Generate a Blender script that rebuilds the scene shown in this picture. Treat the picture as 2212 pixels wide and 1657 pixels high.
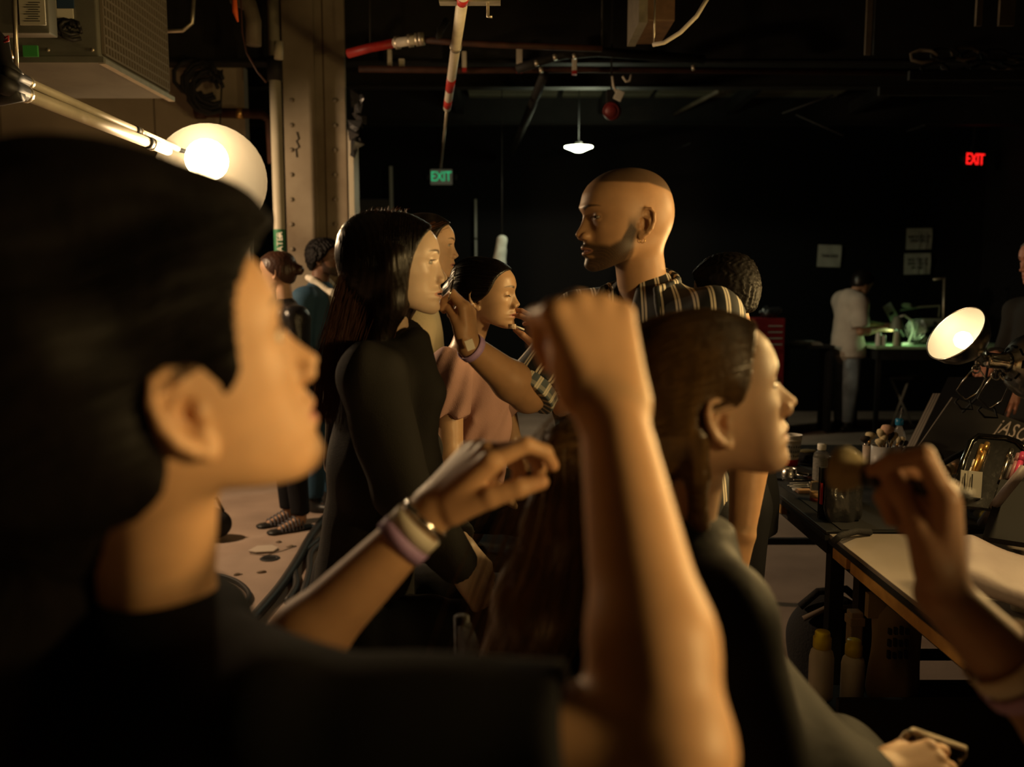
import bpy, bmesh, math, random
import numpy as np
from mathutils import Vector, Matrix, Euler

random.seed(7); np.random.seed(7)
for _o in list(bpy.data.objects): bpy.data.objects.remove(_o)
SC = bpy.context.scene
COL = SC.collection
F_PX, CU, CV, CAM_Z, PITCH = 1900.0, 1106.0, 828.5, 1.5, math.radians(6.4)

# ------------------------------------------------------------------ camera
_cd = bpy.data.cameras.new('camera'); CAM = bpy.data.objects.new('camera', _cd); COL.objects.link(CAM)
_cd.sensor_width = 36.0; _cd.lens = 36.0 * F_PX / 2212.0
_cd.clip_start = 0.02; _cd.clip_end = 60
CAM.location = (0, 0, CAM_Z); CAM.rotation_euler = (math.pi / 2 - PITCH, 0, 0)
_cd.dof.use_dof = True; _cd.dof.focus_distance = 2.55; _cd.dof.aperture_fstop = 2.5
SC.camera = CAM

# ------------------------------------------------------------------ world, exposure
_w = bpy.data.worlds.new('world'); SC.world = _w; _w.use_nodes = True
_w.node_tree.nodes['Background'].inputs[0].default_value = (0.55, 0.6, 1.0, 1)
_w.node_tree.nodes['Background'].inputs[1].default_value = 0.0006
SC.view_settings.view_transform = 'Standard'; SC.view_settings.look = 'None'
SC.view_settings.gamma = 1.0; SC.view_settings.use_curve_mapping = False
SC.view_settings.exposure = 0.0

def at(u, v, Y):
    """point seen at photograph pixel (u, v), at distance Y in front of the camera (world y)"""
    a, b = (u - CU) / F_PX, -(v - CV) / F_PX
    c, s = math.cos(PITCH), math.sin(PITCH)
    d = Vector((a, c + b * s, -s + b * c))
    return Vector((0, 0, CAM_Z)) + d * (Y / d.y)

def onz(u, v, z):
    """point seen at photograph pixel (u, v) on the horizontal plane z"""
    a, b = (u - CU) / F_PX, -(v - CV) / F_PX
    c, s = math.cos(PITCH), math.sin(PITCH)
    d = Vector((a, c + b * s, -s + b * c))
    return Vector((0, 0, CAM_Z)) + d * ((z - CAM_Z) / d.z)

def lamp_light(name, kind, loc, energy, color, radius=0.05, aim=None, angle=120, blend=0.5):
    ld = bpy.data.lights.new(name, kind); ld.energy = energy; ld.color = color
    ld.shadow_soft_size = radius
    o = bpy.data.objects.new(name, ld); COL.objects.link(o); o.location = loc
    if kind == 'SPOT':
        ld.spot_size = math.radians(angle); ld.spot_blend = blend
    if aim is not None:
        o.rotation_euler = (Vector(aim) - Vector(loc)).to_track_quat('-Z', 'Y').to_euler()
    return o

WARM = (1.0, 0.65, 0.24)
E_DOME, E_PEND, E_DESK, E_CLAMP, E_CLAMP2 = 42.0, 45.0, 1.2, 50.0, 6.0
# clamp lamps along the make-up tables outside the frame on the right, last an unseen one added by the camera: (opening centre, aim, watts)
OFF_LAMPS = [((1.75, 2.45, 1.95), (-.85, -.42, -.26), 62.0), ((1.72, 1.80, 1.56), (-.95, -.25, -.02), 50.0), ((1.45, .30, 1.52), (-.96, .22, -.10), 86.0)]
# unseen lamp added left of the frame to light column, wall and floor
LEFT_LAMP = ((-3.05, 4.75, 2.30), (.56, .16, -.76), 255.0)
# ------------------------------------------------------------------ implicit surfaces -> meshes
f32 = np.float32
def smin(a, b, k):
    h = np.maximum(k - np.abs(a - b), 0) / k
    return np.minimum(a, b) - h * h * k * 0.25
def smax(a, b, k): return -smin(-a, -b, k)
def V3(p): return np.array([p[0], p[1], p[2]], dtype=f32)
def sstep(x): x = np.clip(x, 0, 1); return x * x * (3 - 2 * x)

class Solid:
    """list of primitives; each one is (lo, hi, fn, k, mode)"""
    def __init__(s): s.pr = []
    def add(s, lo, hi, fn, k=0.01, mode='u'): s.pr.append((np.array(lo, f32), np.array(hi, f32), fn, k, mode)); return s
    def cone(s, a, b, ra, rb, k=0.012, flat=None, cap=False, mode='u'):
        """tapered limb a->b; flat=(axis, factor) squeezes the section along an axis; cap cuts it flat at b"""
        a, b = V3(a), V3(b); R = max(ra, rb) + 0.005
        if flat is not None:
            ax = V3(Vector(flat[0]).normalized()); g = 1.0 / flat[1] - 1.0
        ab = b - a; L2 = float(ab @ ab) + 1e-12; n = ab / math.sqrt(L2)
        def fn(X, Y, Z):
            px, py, pz = X - a[0], Y - a[1], Z - a[2]
            t = np.clip((px * ab[0] + py * ab[1] + pz * ab[2]) / L2, 0, 1)
            qx, qy, qz = px - t * ab[0], py - t * ab[1], pz - t * ab[2]
            if flat is not None:
                w = (qx * ax[0] + qy * ax[1] + qz * ax[2]) * g
                qx, qy, qz = qx + w * ax[0], qy + w * ax[1], qz + w * ax[2]
            d = np.sqrt(qx * qx + qy * qy + qz * qz) - (ra + (rb - ra) * t)
            if cap: d = np.maximum(d, (px - ab[0]) * n[0] + (py - ab[1]) * n[1] + (pz - ab[2]) * n[2])
            return d
        return s.add(np.minimum(a, b) - R, np.maximum(a, b) + R, fn, k, mode)
    def chain(s, pts, rad, k=0.012, flat=None):
        for i in range(len(pts) - 1): s.cone(pts[i], pts[i + 1], rad[i], rad[i + 1], k, flat)
        return s
    def ell(s, c, r, k=0.01, rot=None, mode='u'):
        c = V3(c); r = np.array(r, f32); R = float(max(r)) + 0.004
        M = np.array(rot, f32).T if rot is not None else None
        def fn(X, Y, Z):
            x, y, z = X - c[0], Y - c[1], Z - c[2]
            if M is not None:
                x, y, z = (M[0, 0] * x + M[0, 1] * y + M[0, 2] * z, M[1, 0] * x + M[1, 1] * y + M[1, 2] * z,
                           M[2, 0] * x + M[2, 1] * y + M[2, 2] * z)
            k0 = np.sqrt((x / r[0]) ** 2 + (y / r[1]) ** 2 + (z / r[2]) ** 2)
            k1 = np.sqrt((x / r[0] ** 2) ** 2 + (y / r[1] ** 2) ** 2 + (z / r[2] ** 2) ** 2) + 1e-9
            return k0 * (k0 - 1) / k1
        return s.add(c - R, c + R, fn, k, mode)

def axes3(lo, hi, h):
    n = [max(3, int(math.ceil((hi[i] - lo[i]) / h)) + 1) for i in range(3)]
    return [np.asarray(lo[i] + h * np.arange(n[i]), f32) for i in range(3)]

def sample(sol, lo, hi, h, post=None):
    ax = axes3(lo, hi, h); n = [len(a) for a in ax]
    F = np.full(n, 0.06, f32)
    for plo, phi, fn, k, mode in sol.pr:
        pad = k + 2.5 * h + 0.006
        sl = []
        for i in range(3):
            i0 = max(0, int((plo[i] - pad - ax[i][0]) / h)); i1 = min(n[i], int((phi[i] + pad - ax[i][0]) / h) + 2)
            sl.append(slice(i0, i1))
        if any(q.stop <= q.start for q in sl): continue
        X = ax[0][sl[0]][:, None, None]; Y = ax[1][sl[1]][None, :, None]; Z = ax[2][sl[2]][None, None, :]
        d = fn(X, Y, Z); S = tuple(sl)
        F[S] = smin(F[S], d, k) if mode == 'u' else smax(F[S], -d, k)
    if post is not None: F = post(F, ax[0][:, None, None], ax[1][None, :, None], ax[2][None, None, :])
    return F.astype(f32), ax

def nets(F, ax, h):
    """surface nets: vertices (N,3) and quads (M,4)"""
    S = F < 0
    c = np.zeros([q - 1 for q in F.shape], np.int8)
    for dx in (0, 1):
        for dy in (0, 1):
            for dz in (0, 1):
                c += S[dx:S.shape[0] - 1 + dx, dy:S.shape[1] - 1 + dy, dz:S.shape[2] - 1 + dz]
    act = np.argwhere((c > 0) & (c < 8))
    if len(act) == 0: return np.zeros((0, 3)), np.zeros((0, 4), int)
    idx = np.full(c.shape, -1, np.int32); idx[act[:, 0], act[:, 1], act[:, 2]] = np.arange(len(act))
    off = np.array([[i & 1, (i >> 1) & 1, (i >> 2) & 1] for i in range(8)])
    val = np.stack([F[act[:, 0] + o[0], act[:, 1] + o[1], act[:, 2] + o[2]] for o in off], 1)
    acc = np.zeros((len(act), 3)); cnt = np.zeros(len(act))
    for i in range(8):
        for b in (1, 2, 4):
            if i & b: continue
            j = i | b; va, vb = val[:, i], val[:, j]; m = (va < 0) != (vb < 0)
            t = np.where(m, va / (va - vb + 1e-20), 0)[:, None]
            acc += np.where(m[:, None], off[i] + t * (off[j] - off[i]), 0); cnt += m
    P = (act + acc / cnt[:, None]) * h + np.array([ax[0][0], ax[1][0], ax[2][0]])
    Q = []
    for a in range(3):
        b, d = (a + 1) % 3, (a + 2) % 3
        s0 = [slice(None)] * 3; s1 = [slice(None)] * 3
        s0[a] = slice(0, -1); s1[a] = slice(1, None)
        e = np.argwhere(S[tuple(s0)] != S[tuple(s1)])
        e = e[(e[:, b] > 0) & (e[:, d] > 0) & (e[:, b] < F.shape[b] - 1) & (e[:, d] < F.shape[d] - 1)]
        if len(e) == 0: continue
        ins = S[e[:, 0], e[:, 1], e[:, 2]]
        def g(ob, od):
            q = e.copy(); q[:, b] -= ob; q[:, d] -= od
            return idx[q[:, 0], q[:, 1], q[:, 2]]
        q = np.stack([g(1, 1), g(0, 1), g(0, 0), g(1, 0)], 1)
        q[~ins] = q[~ins][:, ::-1]; Q.append(q)
    return P, np.concatenate(Q) if Q else np.zeros((0, 4), int)

def bounds(sol, pad=0.03):
    return np.min([p[0] for p in sol.pr], 0) - pad, np.max([p[1] for p in sol.pr], 0) + pad

def skin_mesh(sol, h, fine=(), post=None, box=None):
    """coarse grid over everything, finer grids inside the boxes (lo, hi, h); one vertex/quad list"""
    lo, hi = bounds(sol) if box is None else box
    P, Q = nets(*sample(sol, lo, hi, h, post), h)
    keep = np.ones(len(Q), bool); VS, QS = [], []
    for blo, bhi, bh in fine:
        blo, bhi = np.array(blo, float), np.array(bhi, float)
        inside = np.all((P > blo + h * 0.9) & (P < bhi - h * 0.9), 1)
        keep &= ~np.all(inside[Q], 1)
    VS.append(P); QS.append(Q[keep]); n = len(P)
    done = []
    for blo, bhi, bh in fine:
        p, q = nets(*sample(sol, blo, bhi, bh, post), bh)
        k2 = np.ones(len(q), bool)
        for dlo, dhi in done: k2 &= ~np.all(np.all((p > dlo + bh) & (p < dhi - bh), 1)[q], 1)
        VS.append(p); QS.append(q[k2] + n); n += len(p); done.append((np.array(blo, float), np.array(bhi, float)))
    return compact(np.concatenate(VS), np.concatenate(QS))

def compact(P, Q):
    used = np.zeros(len(P), bool); used[Q.ravel()] = True
    m = np.cumsum(used) - 1
    return P[used], m[Q]

def smooth(P, Q, it=1, lam=0.5):
    E = np.concatenate([Q[:, [0, 1]], Q[:, [1, 2]], Q[:, [2, 3]], Q[:, [3, 0]]])
    for _ in range(it):
        s = np.zeros_like(P); c = np.zeros(len(P))
        for i in range(3):
            s[:, i] = np.bincount(E[:, 0], P[E[:, 1], i], len(P)) + np.bincount(E[:, 1], P[E[:, 0], i], len(P))
        c = np.bincount(E[:, 0], minlength=len(P)) + np.bincount(E[:, 1], minlength=len(P))
        P = P + lam * (s / np.maximum(c, 1)[:, None] - P)
    return P

def np_mesh(name, P, Q, mats, parent=None, cols=None, smooth_shade=True, uvw=None):
    me = bpy.data.meshes.new(name); nv, nq, k = len(P), len(Q), Q.shape[1]
    me.vertices.add(nv); me.loops.add(nq * k); me.polygons.add(nq)
    me.vertices.foreach_set('co', np.ascontiguousarray(P, f32).ravel())
    me.loops.foreach_set('vertex_index', np.ascontiguousarray(Q, np.int32).ravel())
    me.polygons.foreach_set('loop_start', np.arange(0, nq * k, k, dtype=np.int32))
    me.polygons.foreach_set('loop_total', np.full(nq, k, np.int32))
    if smooth_shade: me.polygons.foreach_set('use_smooth', np.ones(nq, bool))
    if cols is not None:
        a = me.color_attributes.new('tone', 'FLOAT_COLOR', 'POINT')
        c4 = np.ones((nv, 4), f32); c4[:, :3] = cols; a.data.foreach_set('color', c4.ravel())
    if uvw is not None:
        a = me.attributes.new('weave', 'FLOAT_VECTOR', 'POINT'); a.data.foreach_set('vector', np.ascontiguousarray(uvw, f32).ravel())
    me.update(); me.validate()
    for m in (mats if isinstance(mats, (list, tuple)) else [mats]): me.materials.append(m)
    o = bpy.data.objects.new(name, me); COL.objects.link(o)
    if parent is not None: o.parent = parent; o.matrix_parent_inverse = Matrix.Translation(-Vector(parent.location))
    return o

# ------------------------------------------------------------------ materials
def node_mat(name, color=(0.5, 0.5, 0.5), rough=0.6, metal=0.0, spec=0.5, var=0.0, vscale=20.0, bump=0.0, bscale=60.0,
             emit=None, estr=0.0, trans=0.0, alpha=1.0, attr=None, sss=0.0, coat=0.0, sheen=0.0, stretch=None, dark=None, ior=1.45):
    m = bpy.data.materials.new(name); m.use_nodes = True; nt = m.node_tree; N = nt.nodes; Lk = nt.links
    b = N['Principled BSDF']; b.inputs['Base Color'].default_value = (*color, 1)
    b.inputs['Roughness'].default_value = rough; b.inputs['Metallic'].default_value = metal
    b.inputs['Specular IOR Level'].default_value = spec; b.inputs['IOR'].default_value = ior
    b.inputs['Transmission Weight'].default_value = trans; b.inputs['Alpha'].default_value = alpha
    b.inputs['Coat Weight'].default_value = coat; b.inputs['Sheen Weight'].default_value = sheen
    tc = N.new('ShaderNodeTexCoord'); src = None
    if attr:
        a = N.new('ShaderNodeAttribute'); a.attribute_name = attr; src = a.outputs['Color']
    vec = tc.outputs['Object']
    if stretch is not None:
        mp = N.new('ShaderNodeMapping'); mp.inputs['Scale'].default_value = stretch
        Lk.new(vec, mp.inputs['Vector']); vec = mp.outputs['Vector']
    if var > 0:
        nz = N.new('ShaderNodeTexNoise'); nz.inputs['Scale'].default_value = vscale; nz.inputs['Detail'].default_value = 6
        Lk.new(vec, nz.inputs['Vector'])
        mr = N.new('ShaderNodeMapRange'); mr.inputs['From Min'].default_value = 0.3; mr.inputs['From Max'].default_value = 0.7
        Lk.new(nz.outputs['Fac'], mr.inputs['Value'])
        mx = N.new('ShaderNodeMix'); mx.data_type = 'RGBA'
        dk = dark if dark is not None else tuple(c * (1 - var) for c in color)
        if attr:
            mul = N.new('ShaderNodeMix'); mul.data_type = 'RGBA'; mul.blend_type = 'MULTIPLY'; mul.inputs['Factor'].default_value = 1
            mx.inputs['A'].default_value = (1 - var, 1 - var, 1 - var, 1); mx.inputs['B'].default_value = (1, 1, 1, 1)
            Lk.new(mr.outputs['Result'], mx.inputs['Factor']); Lk.new(src, mul.inputs['A']); Lk.new(mx.outputs['Result'], mul.inputs['B'])
            src = mul.outputs['Result']
        else:
            mx.inputs['A'].default_value = (*dk, 1); mx.inputs['B'].default_value = (*color, 1)
            Lk.new(mr.outputs['Result'], mx.inputs['Factor']); src = mx.outputs['Result']
    if src is not None: Lk.new(src, b.inputs['Base Color'])
    if bump > 0:
        nb = N.new('ShaderNodeTexNoise'); nb.inputs['Scale'].default_value = bscale; nb.inputs['Detail'].default_value = 5
        Lk.new(vec, nb.inputs['Vector'])
        bp = N.new('ShaderNodeBump'); bp.inputs['Strength'].default_value = bump; bp.inputs['Distance'].default_value = 0.01
        Lk.new(nb.outputs['Fac'], bp.inputs['Height']); Lk.new(bp.outputs['Normal'], b.inputs['Normal'])
    if sss > 0:
        b.inputs['Subsurface Weight'].default_value = sss; b.inputs['Subsurface Scale'].default_value = 0.008
        b.inputs['Subsurface Radius'].default_value = (1.0, 0.35, 0.15)
    if emit is not None:
        b.inputs['Emission Color'].default_value = (*emit, 1); b.inputs['Emission Strength'].default_value = estr
    return m
# ------------------------------------------------------------------ heads
# head frame: x forward, y to the person's left, z up, origin midway between the ear canals
ZM = np.array([-.125, -.110, -.105, -.099, -.090, -.080, -.071, -.064, -.059, -.0555, -.053, -.048, -.042, -.034, -.030, -.024, -.019, -.008, .004, .014, .022, .030, .038, .052, .070, .088, .104, .125])
XM = np.array([.060, .078, .087, .095, .0995, .0980, .0965, .1035, .1030, .0990, .1045, .1060, .1025, .1015, .1090, .1185, .1195, .1125, .1045, .0985, .0955, .0975, .0995, .0985, .0945, .0865, .0740, .0480])
ZO = np.array([-.125, -.105, -.095, -.085, -.070, -.055, -.040, -.025, -.010, .005, .018, .030, .040, .052, .070, .088, .104, .125])
XO = np.array([.055, .074, .083, .086, .086, .0875, .0885, .0895, .0895, .0870, .0855, .0935, .0965, .0955, .0915, .0845, .0720, .0460])
ZG = np.array([-.12, -.10, -.085, -.071, -.064, -.050, -.036, -.030, -.020, -.008, .010, .022, .034, .050, .09])
WG = np.array([.024, .025, .024, .022, .025, .023, .0150, .0150, .0155, .0125, .0100, .0110, .022, .045, .06])
ZW = np.array([-.125, -.105, -.090, -.070, -.050, -.030, -.005, .020, .045, .070, .095, .125])
WW = np.array([.030, .041, .049, .0575, .0630, .0665, .0690, .0690, .0685, .0665, .0590, .040])

def _fine(z, x, sg):
    zz = np.arange(z[0] - .01, z[-1] + .01, .0005); v = np.interp(zz, z, x)
    t = np.arange(-24, 25) * .0005; g = np.exp(-(t / sg) ** 2 / 2); g /= g.sum()
    return zz, np.convolve(np.pad(v, 24, 'edge'), g, 'valid')
ZM, XM = _fine(ZM, XM, .0013); ZO, XO = _fine(ZO, XO, .004); ZG, WG = _fine(ZG, WG, .003); ZW, WW = _fine(ZW, WW, .006)

class Head:
    def __init__(s, pos, yaw, pitch=0, roll=0, scale=1.0, male=0.0, eyes='open', nose=1.0, jaw=1.0, chin=0.0, lips=1.0, wide=1.0, ear=1.0):
        s.pos = Vector(pos); s.sc = scale
        s.R = (Matrix.Rotation(math.radians(yaw), 3, 'Z') @ Matrix.Rotation(math.radians(-pitch), 3, 'Y') @ Matrix.Rotation(math.radians(roll), 3, 'X'))
        s.Rn = np.array(s.R, f32); s.male, s.eyes, s.nose, s.jaw, s.chin, s.lips, s.wide, s.earscale = male, eyes, nose, jaw, chin, lips, wide, ear
    def w(s, x, y, z): return s.pos + s.R @ (Vector((x, y, z)) * s.sc)
    def loc(s, X, Y, Z):
        x, y, z = (X - s.pos.x) / s.sc, (Y - s.pos.y) / s.sc, (Z - s.pos.z) / s.sc; R = s.Rn
        return (R[0, 0] * x + R[1, 0] * y + R[2, 0] * z, R[0, 1] * x + R[1, 1] * y + R[2, 1] * z, R[0, 2] * x + R[1, 2] * y + R[2, 2] * z)
    def base(s, x, y, z, feat=True):
        """pseudo distance of skull and face in head coordinates (metres)"""
        ay = np.abs(y)
        W = np.interp(z, ZW, WW).astype(f32) * s.wide
        W = W * np.where(z < -.03, 1 + (s.jaw - 1) * sstep((-.03 - z) / .04), 1)
        xo = np.interp(z, ZO, XO).astype(f32); X = xo
        if feat:
            xm = np.interp(z, ZM, XM).astype(f32)
            d = xm - xo
            d = np.where((z > -.036) & (z < .02), d * s.nose, d)
            d = np.where((z < -.042) & (z > -.068), d * s.lips, d)
            d = d + s.chin * np.exp(-((z + .09) / .016) ** 2) + s.male * .004 * np.exp(-((z - .036) / .011) ** 2)
            g = np.exp(-(ay / np.interp(z, ZG, WG).astype(f32)) ** 2.2)
            X = xo + d * g
            X = X - .0065 * np.exp(-((ay - .033) / .014) ** 2 - ((z - .018) / .010) ** 2)       # orbit
            X = X + .0035 * np.exp(-((ay - .046) / .016) ** 2 - ((z + .006) / .013) ** 2)       # cheekbone
            X = X + (.002 + .003 * s.male) * np.exp(-((ay - .030) / .018) ** 2 - ((z - .038) / .007) ** 2)   # brow ridge
        xc = .012
        fr = np.where(x > xc, (x - xc) / np.maximum(X - xc, .01), (xc - x) / .088)
        rho = (np.abs(fr) ** 2.25 + (ay / W) ** 2.25 + 1e-9) ** (1 / 2.25)
        face = (rho - 1) * .070
        zb = np.interp(x, [-.10, -.04, .0, .03, .06, .085, .11], [-.035, -.052, -.066, -.082, -.096, -.105, -.105]).astype(f32) * (1 if s.jaw >= 1 else 1)
        face = smax(face, (zb - z) * .85, .022)
        face = smax(face, z - .105, .05)
        c = np.sqrt(((x + .006) / .099) ** 2 + (y / (.0765 * s.wide)) ** 2 + ((z - .040) / .084) ** 2)
        cran = (c - 1) * .085
        occ = (np.sqrt(((x + .045) / .052) ** 2 + (y / .058) ** 2 + ((z - .012) / .058) ** 2) - 1) * .055
        return smin(smin(face, cran, .03), occ, .03)
    def add_to(s, sol):
        k = s.sc
        def fn(X, Y, Z):
            x, y, z = s.loc(X, Y, Z); return s.base(x, y, z) * k
        R = .15 * k
        sol.add(np.array(s.pos) - R, np.array(s.pos) + R, fn, .02)
        for q in (-1, 1):
            sol.ell(s.w(.1015, q * .0125, -.0245), np.array((.011, .0075, .0085)) * k * (.8 + .2 * s.nose), .005, s.R)
            sol.ell(s.w(.1075, q * .0068, -.0335), np.array((.0065, .0034, .004)) * k, .003, s.R, 's')
            e = s.w(.0765, q * .0325, .0165); r = .0138 * k
            lo, hi = np.array(e) - r, np.array(e) + r
            gap = {'open': .0042, 'half': .0022, 'closed': -.004}[s.eyes]
            def lid(X, Y, Z, e=np.array(e), r=r, gap=gap):
                d = np.sqrt((X - e[0]) ** 2 + (Y - e[1]) ** 2 + (Z - e[2]) ** 2) - r
                x, y, z = s.loc(X, Y, Z)
                return smax(d, (gap - np.abs(z - .0165 + .001)) * k, .0015)
            sol.add(lo, hi, lid, .004)
            s.ear(sol, q)
        sol.ell(s.w(.0985, 0, -.0555), np.array((.008, .021, .0016)) * k, .0025, s.R, 's')   # mouth line
        return sol
    def ear(s, sol, q):
        k = s.sc; es = s.earscale
        Er = s.R @ Matrix.Rotation(math.radians(-q * 24), 3, 'Z') @ Matrix.Rotation(math.radians(-8), 3, 'Y')
        o = s.w(-.010, q * .0735, -.001)
        P = lambda a, b, c: o + Er @ (Vector((a * es, q * b, c * es)) * k)
        T = np.array
        sol.ell(P(-.002, .0025, .004), T((.0175, .0048, .0285)) * k * es, .006, Er)
        rim = [(.011, .001, .006), (.010, .005, .020), (.003, .0075, .0305), (-.008, .008, .0315), (-.0165, .0085, .022), (-.0185, .008, .008), (-.0155, .007, -.008), (-.009, .006, -.019), (-.001, .005, -.027)]
        for i in range(len(rim) - 1):
            sol.cone(P(*rim[i]), P(*rim[i + 1]), .0036 * k, .0036 * k, .0025)
        sol.ell(P(.0035, .0035, -.0265), T((.0085, .0042, .0095)) * k * es, .004, Er)
        sol.ell(P(.0015, .0080, -.001), T((.0100, .0105, .0150)) * k * es, .003, Er, 's')
        sol.ell(P(-.004, .0100, .019), T((.0090, .0065, .0095)) * k * es, .003, Er, 's')
        anti = [(.002, .0055, .013), (-.008, .0065, .010), (-.0115, .006, -.004), (-.006, .0055, -.016)]
        for i in range(3): sol.cone(P(*anti[i]), P(*anti[i + 1]), .0026 * k, .0026 * k, .002)
        sol.ell(P(.0105, .0045, -.004), T((.0045, .0045, .0065)) * k * es, .003, Er)
    def box(s, r=.15): return np.array(s.pos) - r * s.sc, np.array(s.pos) + r * s.sc
    def tone(s, P, base, lip=(.55, .22, .17), brow=(.03, .018, .012), beard=0.0, buzz=None, browz=.0395):
        """own colours of skin, lips, brows, beard shadow and cropped scalp"""
        x, y, z = s.loc(P[:, 0], P[:, 1], P[:, 2]); ay = np.abs(y)
        C = np.tile(np.array(base, f32), (len(P), 1)); face = (x > .03) & (np.abs(z) < .14) & (ay < .085)
        def mix(m, c): C[:] = C * (1 - m[:, None]) + np.array(c, f32) * m[:, None]
        near = np.sqrt(x * x + y * y + z * z) < .15
        lipw = .0235
        arch = .0085 * np.clip(1 - (ay / lipw) ** 2, 0, 1) ** .5
        up = sstep((arch * 1.05 - np.abs(z + .0560) + .001) / .0025) * (x > .078) * (ay < lipw + .002)
        mix(up * face * near * .85, lip)
        bz = browz + .006 * np.sin(np.clip((ay - .010) / .042, 0, 1) * 2.4) - .004
        th = .0042 * np.clip(1.15 - (ay - .012) / .044, .25, 1)
        br = sstep((th - np.abs(z - bz)) / .003 + .4) * sstep((ay - .009) / .004) * sstep((.054 - ay) / .006) * (x > .05)
        mix(br * near * .92, brow)
        lash = sstep((.0016 - np.abs(z - (.0165 + (.0032 if s.eyes == 'open' else -.0045)))) / .0012) * sstep((.0125 - np.abs(ay - .0325)) / .003) * (x > .07)
        mix(lash * near * .9, (.02, .012, .01))
        if beard:
            zl = np.interp(x, [-.02, .008, .022, .040, .062, .085, .11], [-.030, -.012, .004, -.034, -.046, -.042, -.034])
            jaw = sstep((zl - z) / .014 + .5) * sstep((x - .002 + .25 * (z + .03)) / .014)
            side = sstep((.014 - np.abs(x - .020)) / .010) * sstep((.022 - z) / .03)
            zj = np.interp(x, [-.04, .0, .03, .06, .085], [-.052, -.066, -.082, -.096, -.105])
            m = np.maximum(jaw, side * .85) * sstep((z - (zj - .045)) / .040) * (1 - up * .9)
            patch = 1 - .75 * sstep((x - .078) / .01) * sstep((.010 - np.abs(ay - .016)) / .006) * sstep((.005 - np.abs(z + .069)) / .004)
            m = m * patch * (.90 + .10 * np.sin(x * 1900 + 7) * np.sin(z * 2100) * np.sin(y * 1700))
            mix(np.clip(m, 0, 1) * near * beard, (.013, .008, .006))
        if buzz is not None:
            d = buzz(x, ay, z); mix(d * near, (.030, .020, .014))
        return C

def eyeballs(head, parent, iris=(.05, .025, .012)):
    if head.eyes == 'closed': return
    for q in (-1, 1):
        c = head.w(.0763, q * .0325, .0165); r = .0124 * head.sc; n = 16
        bm = bmesh.new(); bmesh.ops.create_uvsphere(bm, u_segments=20, v_segments=16, radius=r)
        bm.transform(Matrix.Translation(c) @ head.R.to_4x4() @ Matrix.Rotation(math.pi / 2, 4, 'Y'))
        me = bpy.data.meshes.new('eyeball'); bm.to_mesh(me); bm.free()
        me.materials.append(M['eye_white']); me.materials.append(M['iris'])
        fw = head.R @ Vector((1, 0, 0))
        for p in me.polygons:
            p.use_smooth = True
            if ((Vector(p.center) - c).normalized()).dot(fw) > .90: p.material_index = 1
        o = bpy.data.objects.new('eyeball', me); COL.objects.link(o); put(o, parent)

def eyelashes(head, parent):
    k = head.sc
    for q in (-1, 1):
        paths = []
        for i in range(17):
            a = math.radians(-52 + i * 6.5) ; zz = {'open': .0040, 'half': .0015, 'closed': -.0050}[head.eyes]
            r = .0138 * math.cos(math.asin(min(.9, abs(zz) / .0138))); dn = -1 if head.eyes != 'open' else .45
            p0 = Vector((.0765 + r * math.cos(a), q * .0325 + r * math.sin(a), .0165 + zz)); d = Vector((math.cos(a), math.sin(a) * .9, 0))
            paths.append([list(head.w(*(p0 + d * (.0085 * t) + Vector((0, 0, dn * .0055 * t * t - .0018 * t * (dn > 0)))))) for t in (-.1, .35, .7, 1)])
        P, Q = strands(paths, .00055 * k, .00018 * k); np_mesh('eyelashes', P, Q, M['hair_black'], parent)

def put(o, parent):
    o.parent = parent; o.matrix_parent_inverse = Matrix.Translation(-Vector(parent.location)); return o

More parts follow.
